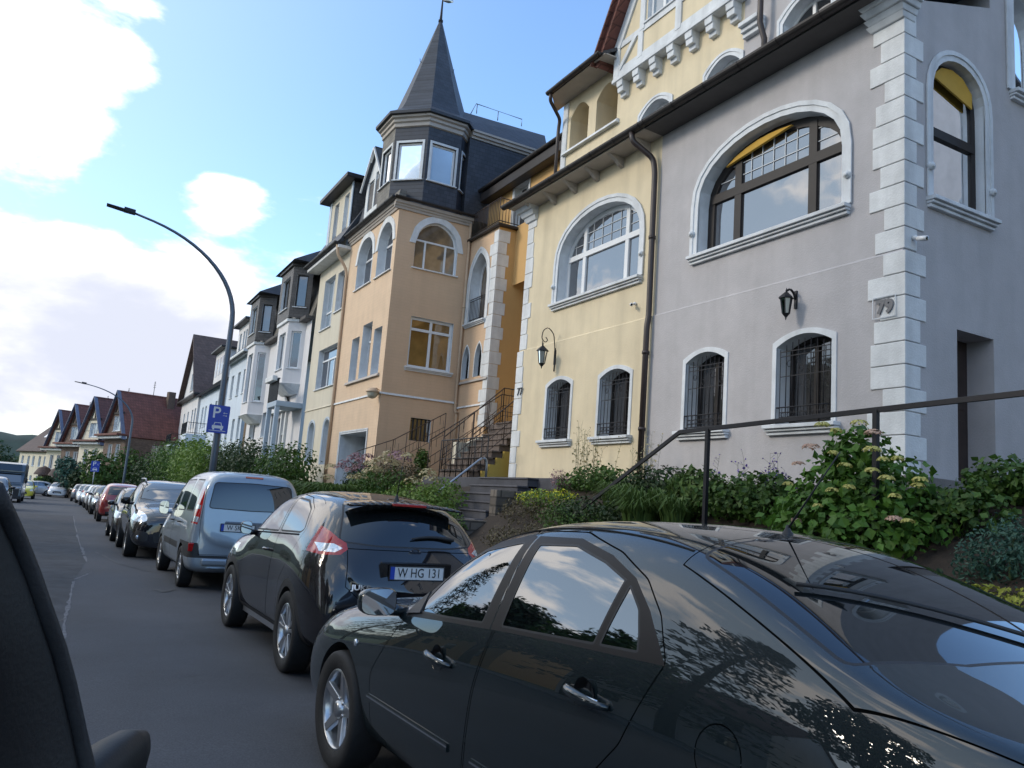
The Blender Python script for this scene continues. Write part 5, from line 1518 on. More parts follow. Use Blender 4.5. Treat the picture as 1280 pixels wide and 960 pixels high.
    up2 = Op(7.0, 8.1, 9.9, 11.15, 'seg', .32, frame='pvc_white', bars=(.5,), sw=.12)
    wall(U, [(6.27, 9.0), (11.30, 9.0), (11.30, 13.2), (6.27, 13.2)], [up, up2], MATS['w_grey'], g, 'upper_wall')
    slab([(10.5, 6.0, 13.2), (10.5, 11.3, 13.2), (14, 11.3, 17.5), (14, 6.0, 17.5)], .12, 'tile_red', 'roof', g)
    w = MB(); w.box(15.3, 15.5, 6.3, 11.3, .5, 13); w.build('back_wall', MATS['w_grey'], g)
    # ---------------- yellow house
    y = thing('yellow_house', 'pale yellow rendered house number 77 with white-framed arched window and half-timbered gable', 'house')
    wall(F, [(11.30, 5.09), (16.28, 5.09), (16.28, 8.66), (11.30, 8.66)], [big_ops(11.84, 14.78, False)], MATS['w_yellow'], y)
    wall(F2, [(11.30, 1.6), (16.31, 1.6), (16.31, 5.09), (11.30, 5.09)], [low_arch(11.87, 12.85), low_arch(13.90, 14.85)], MATS['w_yellow'], y, 'lower_wall')
    belt_moulding(F, 11.3, 16.28, 5.085, y, 'w_yellow', .03, .032)
    K = FR((0, 16.28, 0), (1, 0, 0), (0, 1, 0))
    wall(K, [(9, 1.6), (15.5, 1.6), (15.5, 9.3), (9, 8.66)], [], MATS['w_yellow2'], y, 'side_wall')
    quoins(F2, K, 16.31, 8.97, 2.06, 5.09, y, su=-1, wl=(.22, .34, .26), h=.36); quoins(F, K, 16.28, 9, 5.12, 8.5, y, su=-1, wl=(.22, .34, .26), h=.36)
    M = basis(F2(16.05, 4.10, .036), (0, -1, 0), (0, 0, 1), (-1, 0, 0)); text_mesh('77', .26, .006, 'house_number', y, MATS['iron'], M)
    p = MB(); p.box(8.86, 8.97, 11.3, 16.4, 1.2, 2.05); p.build('plinth', MATS['stone_plinth'], y, bevel=.01)
    slab([(8.55, 11.3, 8.76), (8.55, 16.72, 8.76), (11.0, 16.72, 9.75), (11.0, 11.3, 9.75)], .07, 'slate', 'bay_roof', y)
    slab([(8.56, 11.3, 8.68), (8.56, 16.6, 8.68), (9.02, 16.6, 8.66), (9.02, 11.3, 8.66)], .03, 'soffit', 'soffit', y)
    gutter_run((8.50, 11.3, 8.75), (8.50, 16.78, 8.75), .085, y)
    for k in range(6):
        c = MB(); yy = 11.7+k*.85; c.prism([(8.62, 8.65), (9.0, 8.65), (9.0, 8.42), (8.9, 8.46), (8.8, 8.55)], yy-.05, yy+.05, lambda u, v, d: (u, d, v))
        c.build('eaves_bracket', MATS['soffit'], y, bevel=.008)
    c = MB()
    for k, (z0, z1, e) in enumerate(((8.30, 8.42, .06), (8.42, 8.54, .14), (8.54, 8.66, .24))):
        c.hexa([(9-e, 15.9, z0), (9.1, 15.9, z0), (9.1, 16.3+e, z0), (9-e, 16.3+e, z0)], [(9-e-.05, 15.88, z1), (9.1, 15.88, z1), (9.1, 16.3+e+.05, z1), (9-e-.05, 16.3+e+.05, z1)])
    c.build('corner_corbel', MATS['trim_white'], y, bevel=.01)
    # shared downpipe at the party line
    pipe(arc_pts([(8.50, 11.62, 8.68), (8.52, 11.60, 8.50), (8.88, 11.40, 8.18), (8.90, 11.36, 7.9), (8.90, 11.33, 5.1), (8.87, 11.33, 4.9), (8.87, 11.33, 2.0)]), .055, y, 'pipe_brown', [(8.90, 11.345, 6.6), (8.87, 11.33, 4.4), (8.87, 11.33, 3.0)])
    # upper storey
    w1 = Op(13.62, 14.66, 9.9, 11.0, 'seg', .26, frame='pvc_white', bars=(.5,), sw=.11); w2 = Op(11.40, 12.36, 9.9, 11.0, 'seg', .26, frame='pvc_white', bars=(.5,), sw=.11)
    wall(U, [(11.30, 9.0), (15.55, 9.0), (15.55, 12.95), (11.30, 12.95)], [w1, w2], MATS['w_yellow'], y, 'upper_wall')
    # loggia: deep openings behind a sill, with a pillar
    V = FA(11.0)
    l1 = Op(17.05, 17.95, 11.42, 12.35, 'seg', .30, surround=None, sill=False, rev=.75, frame='wood_dark', glass='win_dark'); l2 = Op(15.72, 16.68, 11.42, 12.35, 'seg', .30, surround=None, sill=False, rev=.75, frame='wood_dark', glass='win_dark')
    wall(V, [(15.55, 9.0), (18.30, 9.0), (18.30, 12.98), (15.55, 12.98)], [l1, l2], MATS['w_yellow'], y, 'loggia_wall', reveal=MATS['w_yellow'])
    belt_moulding(V, 15.6, 18.2, 11.30, y, 'trim_white', .11, .12, 'loggia_sill')
    b = MB()
    for (u0, u1) in ((15.75, 16.65), (17.0, 17.9)):
        b.ring([(u0, 10.55), (u1, 10.55), (u1, 10.95), (u0, 10.95)], [(u0+.07, 10.62), (u1-.07, 10.62), (u1-.07, 10.88), (u0+.07, 10.88)], -.01, .03, lambda u, v, q: V(u, v, q))
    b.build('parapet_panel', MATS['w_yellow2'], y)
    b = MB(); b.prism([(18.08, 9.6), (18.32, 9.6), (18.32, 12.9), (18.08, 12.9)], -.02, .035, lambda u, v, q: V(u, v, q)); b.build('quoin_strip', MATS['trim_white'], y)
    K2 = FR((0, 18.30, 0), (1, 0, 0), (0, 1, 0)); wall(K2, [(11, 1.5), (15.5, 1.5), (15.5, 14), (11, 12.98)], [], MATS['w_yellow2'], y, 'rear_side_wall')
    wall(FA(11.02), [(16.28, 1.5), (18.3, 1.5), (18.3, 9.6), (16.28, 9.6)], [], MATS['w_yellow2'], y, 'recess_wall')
    slab([(10.35, 15.5, 13.0), (10.35, 18.1, 13.0), (13.6, 18.4, 14.9), (13.6, 15.5, 14.9)], .08, 'slate', 'loggia_roof', y)
    slab([(10.38, 15.5, 12.96), (10.38, 18.05, 12.96), (11.02, 18.85, 12.98), (11.02, 15.5, 12.98)], .03, 'soffit', 'loggia_soffit', y)
    gutter_run((10.30, 15.6, 13.0), (10.30, 18.15, 13.0), .08, y)
    sn = MB()      # snow guard grid
    for k in range(26):
        yy = 15.75+k*.09; sn.tube([(10.48, yy, 13.06), (10.48, yy, 13.30)], .005, 4)
    for z in (13.12, 13.29): sn.tube([(10.48, 15.7, z), (10.48, 18.05, z)], .007, 4)
    for k in range(5): sn.bar((10.48, 15.8+k*.54, 13.0), (10.75, 15.8+k*.54, 13.28), .02, .02)
    sn.build('snow_guard', MATS['iron'], y)
    pipe(arc_pts([(10.32, 18.0, 12.92), (10.34, 18.05, 12.75), (10.85, 18.30, 12.45), (10.88, 18.40, 12.2), (10.88, 18.40, 9.3)]), .05, y, 'pipe_brown')
    # gable
    GF = FA(10.78); cz = 13.43; zt = 13.0+ (15.85-cz)*1.72
    gw1 = Op(13.30, 14.35, 13.35, 14.9, 'rect', frame='pvc_white', glass='win_blue', bars=(.5,), surround=None, rev=.10, fw=.09, sill='thin')
    gw2 = Op(11.95, 13.00, 13.35, 14.9, 'rect', frame='pvc_white', glass='win_blue', bars=(.5,), surround=None, rev=.10, fw=.09, sill='thin')
    wall(GF, [(11.25, 12.25), (15.62, 12.25), (15.62, 13.1), (cz, zt-.1), (11.25, 13.1)], [gw1, gw2], MATS['w_yellow'], y, 'gable_wall')
    wall(FR((0, 15.62, 0), (1, 0, 0), (0, 1, 0)), [(10.78, 12.25), (11.3, 12.25), (11.3, 13.4), (10.78, 13.1)], [], MATS['trim_white'], y, 'gable_return')
    half_timber(GF, y, [(11.25, 12.42, 15.62, 12.42, .34), (11.25, 13.22, 15.55, 13.22, .16), (15.50, 12.3, 15.50, 13.25, .22), (14.55, 12.5, 14.55, 13.3, .18), (13.15, 12.5, 13.15, 15.4, .20), (11.75, 12.5, 11.75, 15, .2),
                        (14.50, 13.2, 14.50, 15.0, .18), (15.50, 13.2, 13.6, 16.5, .26), (11.3, 13.2, 13.3, 16.6, .26), (12.0, 15.0, 14.8, 15.0, .2), (15.35, 12.55, 14.75, 13.15, .12)])
    for k in range(7):
        c = MB(); yy = 15.35-k*.64
        for (z0, z1, e) in ((11.86, 11.96, .10), (11.96, 12.10, .20), (12.10, 12.26, .24)):
            c.hexa([(11.0-e, yy-.11, z0), (11.02, yy-.11, z0), (11.02, yy+.11, z0), (11.0-e, yy+.11, z0)], [(11.0-e-.01, yy-.12, z1), (11.02, yy-.12, z1), (11.02, yy+.12, z1), (11.0-e-.01, yy+.12, z1)])
        c.build('corbel', MATS['trim_white'], y, bevel=.012)
    b = MB(); b.box(10.72, 11.0, 11.25, 15.64, 12.26, 12.36); b.build('corbel_table', MATS['trim_white'], y, bevel=.012)
    for s, nm in ((1, 'roof'), (-1, 'roof')):
        y1 = cz+s*2.62; z1 = 13.0-.15
        slab([(10.45, y1, z1), (10.45, cz, zt+.12), (15.5, cz, zt+.12), (15.5, y1, z1)], .14, 'tile_red', nm, y)
    b = MB()
    for s in (1, -1): b.bar((10.43, cz+s*2.66, 12.85), (10.43, cz, zt+.14), .05, .20, up=(1, 0, 0))
    b.build('bargeboard', MATS['tile_red'], y)
    c = MB()   # moulded corbel and downpipe between the houses
    for (z0, z1, e) in ((11.32, 11.42, .10), (11.42, 11.52, .16), (11.52, 11.62, .24)):
        c.box(11.0-e, 11.02, 10.72, 11.25, z0, z1)
    c.build('party_corbel', MATS['trim_white'], y, bevel=.015)
    pipe([(10.75, 10.62, 13.0), (10.75, 10.62, 11.3), (10.88, 10.62, 11.0), (10.88, 10.62, 9.7)], .06, g, 'pipe_brown')
    lantern('wall_lantern', 'black wall lantern on a scrolled bracket on the yellow house', F2, 14.62, 4.72, 1.15, 'scroll', 0)
    lantern('wall_lantern', 'black six-sided wall lantern on the grey wall between the arched windows', F2, 7.98, 4.74, .95, 'short', 0)
    camera_thing('small white security camera on the yellow wall below the arched window', F(11.86, 5.44, 0), (-1, 0, 0))
    camera_thing('small white security camera on the white corner stones of the grey house', G(9.14, 5.28, .03), (0, -1, 0))
glassmat('door_pane', (.03, .025, .02), .4)
build_pair()
# ------------------------------------------------------------------ orange house with the octagonal corner turret
def build_tower_house():
    t = thing('orange_house', 'apricot rendered house with slate corner turret and pointed spire', 'house')
    F = FA(9); G = FB(25.95); T = MATS
    goth = lambda a, c: Op(a, c, 9.46, 10.55, 'goth', .86, glass='win_sky', bars=(.52,), hbars=((.62, .07),), surround=None, rev=.30, fw=.06, sill='thin')
    def ring_white(F_, o, wn):
        b = MB(); big = Op(o.u0-.22, o.u1+.22, o.z1-.02, o.z1, o.kind, o.rise+.24); sm = Op(o.u0, o.u1, o.z1-.02, o.z1, o.kind, o.rise)
        b.ring(big.pts(), sm.pts(), -.01, .035, lambda u, v, q: F_(u, v, q), close=False); b.build('arch_surround', T['w_stone'], wn)
    g1 = goth(28.42, 30.30); g2 = goth(26.28, 27.88); g1.extra = ring_white; g2.extra = ring_white
    tr = [Op(29.0, 29.9, 5.72, 7.42, 'rect', glass='win_dark', surround=None, rev=.28, hbars=((.72, .06),), sill=False), Op(27.62, 28.68, 5.72, 7.78, 'rect', glass='win_sky', surround=None, rev=.28, hbars=((.70, .08),), bars=(), sill=False),
          Op(26.48, 27.32, 5.72, 7.42, 'rect', glass='win_dark', surround=None, rev=.28, hbars=((.72, .06),), sill=False)]
    gar = Op(27.0, 30.1, 1.3, 3.68, 'rect', glass='garage_white', frame='trim_white', surround='trim_white', sw=.10, sill=False, rev=.9, fw=.05)
    wall(F, [(25.95, .8), (31.50, .8), (31.50, 11.85), (25.95, 11.85)], [g1, g2]+tr+[gar], T['w_orange'], t)
    belt_moulding(F, 26.30, 30.1, 5.60, t, 'soffit', .10, .10, 'sill'); belt_moulding(F, 25.90, 31.5, 4.93, t, 'w_stone', .07, .05)
    def bars3(F_, o, wn): ring_white(F_, o, wn)
    a = Op(9.72, 11.40, 9.62, 10.52, 'goth', .92, glass='win_curtain', bars=((.26, 0, .58, .06), (.74, 0, .58, .06)), hbars=((.58, .06),), surround=None, rev=.12, fw=.05, extra=bars3, sillm='pvc_white', sill='thin')
    l = Op(9.84, 11.50, 6.02, 7.84, 'rect', glass='win_amber', bars=(.5,), hbars=((.76, .09),), surround=None, rev=.12, fw=.09, sillm='pvc_white')
    sm = Op(10.18, 10.95, 3.45, 4.25, 'rect', glass='win_dark', frame='iron', bars=(.2, .4, .6, .8), fw=.03, surround=None, sill=False, rev=.1)
    wall(G, [(9, .8), (11.89, .8), (11.89, 11.85), (9, 11.85)], [a, l, sm], T['w_orange_deep2'], t, 'side_wall')  # deeper tone than the street wall: the side's shade is put into the colour
    belt_moulding(G, 8.95, 11.89, 4.93, t, 'w_stone', .07, .05)
    for (FF_, u0, u1) in ((F, 25.6, 31.5), (G, 8.8, 11.89)):
        b = MB()
        for (z0, z1, e) in ((11.62, 11.72, .05), (11.72, 11.80, .10), (11.80, 11.90, .16)):
            b.hexa([FF_(u0+.35 if FF_ is F else u0, z0, -.02), FF_(u1, z0, -.02), FF_(u1, z0, e), FF_(u0+.35-e if FF_ is F else u0, z0, e)], [FF_(u0+.35 if FF_ is F else u0, z1, -.02), FF_(u1, z1, -.02), FF_(u1, z1, e+.02), FF_(u0+.35-e if FF_ is F else u0, z1, e+.02)])
        b.build('cornice', T['soffit'], t)
    gutter_run((8.72, 25.75, 12.0), (8.72, 31.5, 12.0), .09, t); gutter_run((8.72, 25.72, 12.0), (12.0, 25.72, 12.0), .08, t)
    slab([(8.72, 25.75, 11.95), (8.72, 31.5, 11.95), (9.3, 31.5, 11.97), (9.3, 25.75, 11.97)], .05, 'soffit_dark', 'soffit', t)
    # --- projecting stair block with terrace
    Q = FA(11.89); y0 = 23.64
    def niche(F_, o, wn):
        b = MB(); d = -o.rev+.02; c = (o.u0+o.u1)/2
        for (u0, u1) in ((o.u0+.06, c-.02), (c+.02, o.u1-.06)):
            g = Op(u0, u1, o.z0+.05, o.z1+.10, 'goth', .75); b.ring(g.pts(), g.pts(.06), d-.03, d+.02, lambda u, v, q: F_(u, v, q))
        b.build('tracery', T['pvc_white'], wn)
        r = MB()
        for k in range(12): r.tube([F_(o.u0+.03+k*(o.u1-o.u0-.06)/11, o.z0+.06, -.05), F_(o.u0+.03+k*(o.u1-o.u0-.06)/11, o.z0+.92, -.05)], .010, 5)
        for z in (.08, .14, .84, .92): r.bar(F_(o.u0, o.z0+z, -.05), F_(o.u1, o.z0+z, -.05), .02, .02)
        r.build('balconette_rail', T['iron'], wn)
    n = Op(24.28, 25.62, 7.82, 9.35, 'goth', 1.02, glass='win_curtain', frame='pvc_white', surround='w_stone', sw=.22, rev=.38, fw=.05, extra=niche)
    s1 = Op(25.20, 25.72, 5.80, 6.45, 'goth', .55, glass='win_dark', surround='w_stone', sw=.06, rev=.15, fw=.04, sill=False, grille=False, frame='iron', hbars=((.3, .03), (.5, .03)), bars=(.5,))
    s2 = Op(24.22, 24.74, 5.80, 6.45, 'goth', .55, glass='win_dark', surround='w_stone', sw=.06, rev=.15, fw=.04, sill=False, frame='iron', hbars=((.3, .03), (.5, .03)), bars=(.5,))
    wall(Q, [(y0, .8), (25.95, .8), (25.95, 11.0), (y0, 11.0)], [n, s1, s2], T['w_orange_deep2'], t, 'stair_block_wall')
    belt_moulding(Q, y0, 25.95, 5.62, t, 'soffit', .08, .07, 'sill'); belt_moulding(Q, y0, 25.95, 4.75, t, 'w_stone', .06, .05)
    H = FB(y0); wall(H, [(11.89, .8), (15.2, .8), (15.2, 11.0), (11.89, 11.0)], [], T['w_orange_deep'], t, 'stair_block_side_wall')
    quoins(Q, H, y0, 11.89, 4.0, 10.9, t, wl=(.32, .52, .40), h=.42)
    b = MB(); b.box(11.74, 15.2, y0-.15, 25.94, 11.0, 11.10); b.build('terrace_edge', T['gutter'], t, bevel=.02)
    r = MB()
    for k in range(20): yy = y0+.02+k*.12; r.tube([(11.85, yy, 11.12), (11.85, yy, 12.05)], .012, 5)
    for k in range(30): xx = 11.85+k*.12; r.tube([(xx, y0, 11.12), (xx, y0, 12.05)], .012, 5)
    for z in (11.22, 12.05): r.tube([(11.85, 25.9, z), (11.85, y0, z), (15.3, y0, z)], .018, 6)
    r.build('terrace_railing', T['iron_rust'], t)
    pipe([(11.80, 25.86, 11.7), (11.80, 25.86, 6.0), (11.80, 25.86, 4.75), (11.80, 25.70, 4.5), (11.80, 25.70, 3.0)], .05, t, 'pipe_cream', [(11.8, 25.86, 8.5), (11.8, 25.70, 4.6)])
    # --- wing set further back, above the terrace
    W = FA(12.55)
    dr = Op(22.95, 23.95, 11.15, 12.7, 'rect', glass='win_dark', frame='pvc_white', sill=False, surround='trim_white', sw=.10, bars=(.5,))
    wall(W, [(18.4, 9.0), (26.0, 9.0), (26.0, 13.25), (18.4, 13.25)], [dr], T['w_orange_deep'], t, 'wing_wall')
    slab([(12.15, 18.4, 13.12), (12.15, 25.98, 13.12), (16.0, 25.98, 16.9), (16.0, 18.4, 16.9)], .16, 'slate', 'wing_roof', t)
    fb = MB(); fb.box(12.14, 12.5, 18.42, 25.96, 12.66, 13.0); fb.build('fascia', T['gutter'], t, bevel=.02)
    gutter_run((12.1, 18.4, 13.12), (12.1, 25.98, 13.12), .09, t)
    # --- mansard
    ms = MB(); ms.hexa([(9.02, 28.3, 11.95), (14.5, 28.3, 11.95), (14.5, 31.5, 11.95), (9.02, 31.5, 11.95)], [(9.75, 28.3, 15.15), (14.5, 28.3, 15.15), (14.5, 31.5, 15.15), (9.75, 31.5, 15.15)])
    ms.box(11.55, 14.5, 26.05, 28.28, 11.95, 15.15)
    ms.build('mansard', T['slate'], t)
    cb = MB()
    for (z0, z1, e) in ((15.12, 15.22, .06), (15.22, 15.34, .14), (15.34, 15.42, .20)): cb.box(11.6, 14.5, 26.06-e, 26.4, z0, z1)
    cb.build('roof_cornice', T['soffit'], t)
    rf = MB(); rf.hexa([(9.6, 25.86, 15.42), (14.9, 25.86, 15.42), (14.9, 31.6, 15.42), (9.6, 31.6, 15.42)], [(11.6, 27.3, 16.75), (15.5, 27.3, 16.9), (15.5, 30.2, 16.9), (11.6, 30.2, 16.75)])
    rf.build('upper_roof', T['slate'], t)
    rr = MB()
    pts = [(11.9, 27.0, 16.6), (12.1, 27.0, 17.1), (14.2, 27.0, 17.1), (14.2, 27.0, 16.8)]
    rr.tube(pts, .018, 6); rr.tube([(13.1, 27.0, 16.7), (13.1, 27.0, 17.1)], .018, 6); rr.tube([(12.15, 27.0, 16.7), (12.15, 27.0, 17.1)], .018, 6); rr.build('roof_railing', T['steel_rail'], t)
    # street side dormer with pointed gable
    D = FA(9.10)
    dw = [Op(29.55, 30.2, 12.75, 14.0, 'rect', glass='win_sky', rev=.08, surround=None, sill=False), Op(28.75, 29.4, 12.75, 14.2, 'rect', glass='win_blue', rev=.08, surround=None, sill=False)]
    wall(D, [(28.45, 12.4), (30.5, 12.4), (30.5, 13.9), (29.48, 15.2), (28.45, 13.9)], dw, T['w_stone'], t, 'dormer_wall')
    for s in (1, -1):
        slab([(8.95, 29.48+s*1.25, 13.72), (8.95, 29.48, 15.32), (10.6, 29.48, 15.32), (10.6, 29.48+s*1.25, 13.72)], .07, 'slate', 'dormer_roof', t)
        b = MB(); b.bar((8.94, 29.48+s*1.22, 13.70), (8.94, 29.48, 15.24), .05, .12, up=(1, 0, 0)); b.build('dormer_bargeboard', T['pvc_white'], t)
    dc = MB(); dc.box(9.14, 10.6, 28.47, 30.48, 12.3, 13.9); dc.build('dormer_cheek', T['slate_brown'], t)
    b = MB(); b.box(8.98, 9.2, 28.4, 30.6, 12.32, 12.42); b.build('dormer_sill', T['gutter'], t)
    b = MB(); b.hexa([(8.98, 26.2, 12.0), (9.3, 26.2, 12.0), (9.3, 31.4, 12.0), (8.98, 31.4, 12.0)], [(9.06, 26.2, 12.45), (9.3, 26.2, 12.45), (9.3, 31.4, 12.45), (9.06, 31.4, 12.45)]); b.build('slate_skirt', T['slate_light'], t)
    # --- turret: eight faces, each a wall panel with a window where the photo shows one
    cx, cy, ap = 10.50, 27.58, 1.62
    R = ap/cos(pi/8)
    corner = lambda k, r=R: Vector((cx+r*cos(2*pi*k/8+pi/8), cy+r*sin(2*pi*k/8+pi/8), 0))
    tm = [T['slate']]
    for k in range(8):
        p, q = corner(k), corner(k+1); mid = (p+q)/2; nrm = Vector((mid.x-cx, mid.y-cy, 0)).normalized()
        FF_ = FR((p.x, p.y, 0), (q-p), nrm); L = (q-p).length
        vis = nrm.x < -.5 or nrm.y < -.5
        ops = []
        if vis: ops = [Op(L*.14, L*.86, 12.98, 14.42, 'rect', glass='win_blue', surround='w_stone', sw=.085, rev=.08, fw=.07, bars=(), sill='thin')]
        if not vis and nrm.x > .2 and nrm.y > .2: pass
        wall(FF_, [(0, 11.95), (L, 11.95), (L, 15.35), (0, 15.35)], ops, T['slate_light'] if (nrm.x < -.9) else T['slate'], t, 'turret_wall', .1, T['slate'])  # sun-side face gets a paler slate: the light is put into the colour
    def octo(prof, nm, m, smooth=False):
        b = MB()
        for (r0, z0), (r1, z1) in zip(prof, prof[1:]):
            for k in range(8):
                a, c, d, e = corner(k, r0), corner(k+1, r0), corner(k+1, r1), corner(k, r1)
                b.add([(a.x, a.y, z0), (c.x, c.y, z0), (d.x, d.y, z1), (e.x, e.y, z1)], [(0, 1, 2, 3)])
        return b.build(nm, m, t, recalc=False)
    octo([(R, 15.02), (R+.06, 15.05), (R+.06, 15.18), (R+.13, 15.22), (R+.13, 15.32), (R+.22, 15.36), (R+.22, 15.44), (0.01, 15.44)], 'turret_cornice', T['soffit'])
    octo([(R+.16, 15.44), (R+.34, 15.46), (R+.35, 15.56), (R+.12, 15.70), (R-.20, 15.92), (R-.36, 16.25), (.93, 17.6), (.45, 19.1), (.06, 20.35), (.0, 20.36)], 'spire', T['slate'])
    b = MB(); b.tube([(cx, cy, 20.2), (cx, cy, 20.7), (cx, cy, 21.3)], [.07, .05, .03], 8); b.tube([(cx, cy, 20.33), (cx, cy, 20.40)], .10, 8); fo = b.build('finial', T['iron'], t)
    b = MB(); b.smooth = True; b.tube([(cx, cy, 21.28), (cx+.25, cy, 21.36), (cx+.45, cy, 21.40)], [.03, .10, .04], 8); b.build('weather_vane', T['rim_silver'], fo)
    b = MB()
    for (a, h) in ((pi*1.05, 18.3), (pi*1.75, 18.1)):
        r = .62; p = Vector((cx+r*cos(a), cy+r*sin(a), h)); b.tube([p, p+Vector((cos(a)*.12, sin(a)*.12, 0)), p+Vector((cos(a)*.14, sin(a)*.14, .12))], .012, 5)
    b.build('roof_hook', T['iron'], t)
    bw = MB(); bw.box(15.0, 15.2, 18.3, 31.5, .8, 12); bw.build('back_wall', T['w_orange_deep'], t)
    # globe lamp at the corner
    lt = thing('wall_lantern', 'cream bowl lamp on the corner of the apricot house', 'wall lamp', (8.98, 26.15, 4.98), 0, 'wall lanterns')
    b = MB(); b.tube([(0, 0, .10), (-.10, -.05, .14), (-.22, -.10, .10)], .02, 6); b.build('bracket', T['pipe_cream'], lt)
    b = MB(); b.lathe([(0, .16), (.10, .14), (.22, .04), (.24, 0), (.22, -.02)], 16, (-.25, -.12, -.02)); b.build('lamp_hood', T['pipe_cream'], lt)
    b = MB(); b.lathe([(.20, 0), (.17, -.12), (.10, -.20), (0, -.23)], 16, (-.25, -.12, -.03)); b.build('lamp_glass', T['globe'], lt)
mat('globe', (.55, .52, .42), .3, .05)
mat('garage_white', (.40, .45, .50), .5, .1, 2, brick=(3, .22, .01, .7, .3, .97))
mat('w_orange_deep2', (.66, .46, .30), .85, .05, .8, .2, 60, brick=(.42, .11, .006, .92, .2, .98), streak=.06)
build_tower_house()
# ------------------------------------------------------------------ stairs between the houses
def build_stairs():
    lo = thing('garden_steps', 'broad dark stone steps rising from the pavement towards the houses', 'steps', group=None)
    b = MB(); n = 11; x0, z0, x1, z1 = 5.75, .12, 8.15, 2.04; h = (z1-z0)/n; w = (x1-x0)/n
    for k in range(n): b.box(x0+k*w, x1+.3, 13.65, 15.75, z0+k*h-(.3 if k == 0 else 0), z0+(k+1)*h-.035)
    b.build('riser_block', MATS['stone_dark'], lo, bevel=.008)
    b = MB()
    for k in range(n): b.box(x0+k*w-.025, x0+(k+1)*w+.01, 13.62, 15.78, z0+(k+1)*h-.033, z0+(k+1)*h)
    b.build('tread', MATS['stone_tread'], lo, bevel=.006)
    b = MB(); b.box(8.16, 11.0, 12.9, 19.6, 1.2, 2.05); b.build('landing', MATS['stone_dark'], lo, bevel=.01)
    b = MB(); b.box(6.2, 8.2, 13.35, 13.62, .2, 1.15); b.box(7.1, 8.2, 13.35, 13.62, 1.15, 1.75); b.build('side_wall', MATS['rubble'], lo, bevel=.02)
    up = thing('entrance_stairs', 'brown stone flight of entrance steps with ochre side wall beside the yellow house', 'steps')
    n = 9; x0, z0, x1, z1 = 8.28, 2.055, 10.0, 3.62; h = (z1-z0)/n; w = (x1-x0)/n
    b = MB()
    for k in range(n): b.box(x0+k*w, x1+.05, 17.06, 18.75, z0+k*h, z0+(k+1)*h-.04)
    b.build('riser_block', MATS['stone_step'], up)
    b = MB()
    for k in range(n): b.box(x0+k*w-.03, x0+(k+1)*w+.02, 17.0, 18.78, z0+(k+1)*h-.038, z0+(k+1)*h)
    b.build('tread', MATS['stone_step'], up, bevel=.006)
    b = MB(); prof = [(x0+.12, z0)]
    for k in range(n): prof += [(x0+.10+k*w, z0+(k+1)*h-.17), (x0+.10+(k+1)*w, z0+(k+1)*h-.17)]
    prof += [(11.0, z1-.18), (11.0, z0)]
    b.prism(prof, 16.96, 17.05, lambda u, v, d: (u, d, v)); b.build('side_wall', MATS['w_ochre'], up)
    b = MB(); b.box(x1-.02, 11.5, 16.94, 19.6, z1-.20, z1); b.build('top_landing', MATS['stone_step'], up, bevel=.01)
    b = MB(); b.hexa([(8.7, 18.8, 2.05), (9.0, 18.8, 2.05), (9.0, 19.0, 2.05), (8.7, 19.0, 2.05)], [(8.7, 18.8, 3.0), (9.0, 18.8, 3.0), (9.0, 19.0, 3.0), (8.7, 19.0, 3.0)])
    b.hexa([(9.0, 18.8, 2.05), (11.3, 18.8, 2.05), (11.3, 18.98, 2.05), (9.0, 18.98, 2.05)], [(9.0, 18.8, 3.0), (11.3, 18.8, 4.1), (11.3, 18.98, 4.1), (9.0, 18.98, 3.0)]); b.build('cheek_wall', MATS['w_cream'], up, bevel=.01)
    # ironwork
    def rail(label, path, zs=(.0, .18, .45, .92), post=.45, grp='wrought iron stair railings', mm='iron_rust'):
        o = thing('stair_railing', label, 'railing', tuple(path[0]), 0, grp); inv = -Vector(path[0]); b = MB()
        P = [Vector(p)+inv for p in path]
        for dz in zs[1:]: b.tube([p+Vector((0, 0, dz)) for p in P], .016 if dz == zs[-1] else .010, 6)
        b.build('rail', MATS[mm], o)
        b = MB()
        for a, c in zip(P, P[1:]):
            L = (c-a).length; n = max(1, int(L/post))
            for k in range(n+1):
                q = a.lerp(c, k/n); b.tube([q, q+Vector((0, 0, zs[-1]))], .014, 5)
            m = max(1, int(L/.15))
            for k in range(m):
                q = a.lerp(c, (k+.5)/m); b.tube([q+Vector((0, 0, .18)), q+Vector((0, 0, .45+(.25 if k % 3 == 0 else 0)))], .006, 4)
                if k % 3 == 1: b.bar(q+Vector((0, 0, .62)), q+Vector((0, 0, .92)), .010, .010)
        b.build('baluster', MATS[mm], o)
    rail('rusty iron railing along the near side of the entrance flight', [(8.30, 17.02, 2.15), (9.95, 17.02, 3.66), (10.9, 17.02, 3.66)])
    rail('rusty iron railing along the far side of the entrance flight', [(8.30, 18.72, 2.15), (9.95, 18.72, 3.66), (10.9, 18.72, 3.66)])
    rail('iron railing on the landing behind the entrance flight', [(8.25, 19.5, 2.1), (10.3, 19.5, 3.6), (11.4, 19.5, 3.6)])
    rail('iron railing sloping down beside the apricot house', [(11.0, 24.8, 3.5), (9.2, 24.8, 2.4), (8.0, 24.8, 1.9)])
    rail('dense iron railing on the terrace left of the dark steps', [(8.2, 16.0, 2.05), (8.2, 16.95, 2.05), (8.2, 18.6, 2.05)], post=.3, mm='iron')
    h = thing('handrail_post', 'pale steel handrail at the left of the dark stone steps', 'railing', (6.3, 15.9, .6)); b = MB()
    b.tube(arc_pts([(.15, 0, -.3), (.15, 0, .55), (1.85, 0, 1.98), (1.85, 0, 1.3)]), .028, 8); b.build('rail', MATS['steel_rail'], h)
    gp = thing('gate_pillar', 'small white rounded wall end beside the number 77 corner stones', 'wall', (9.9, 16.5, 3.6)); b = MB()
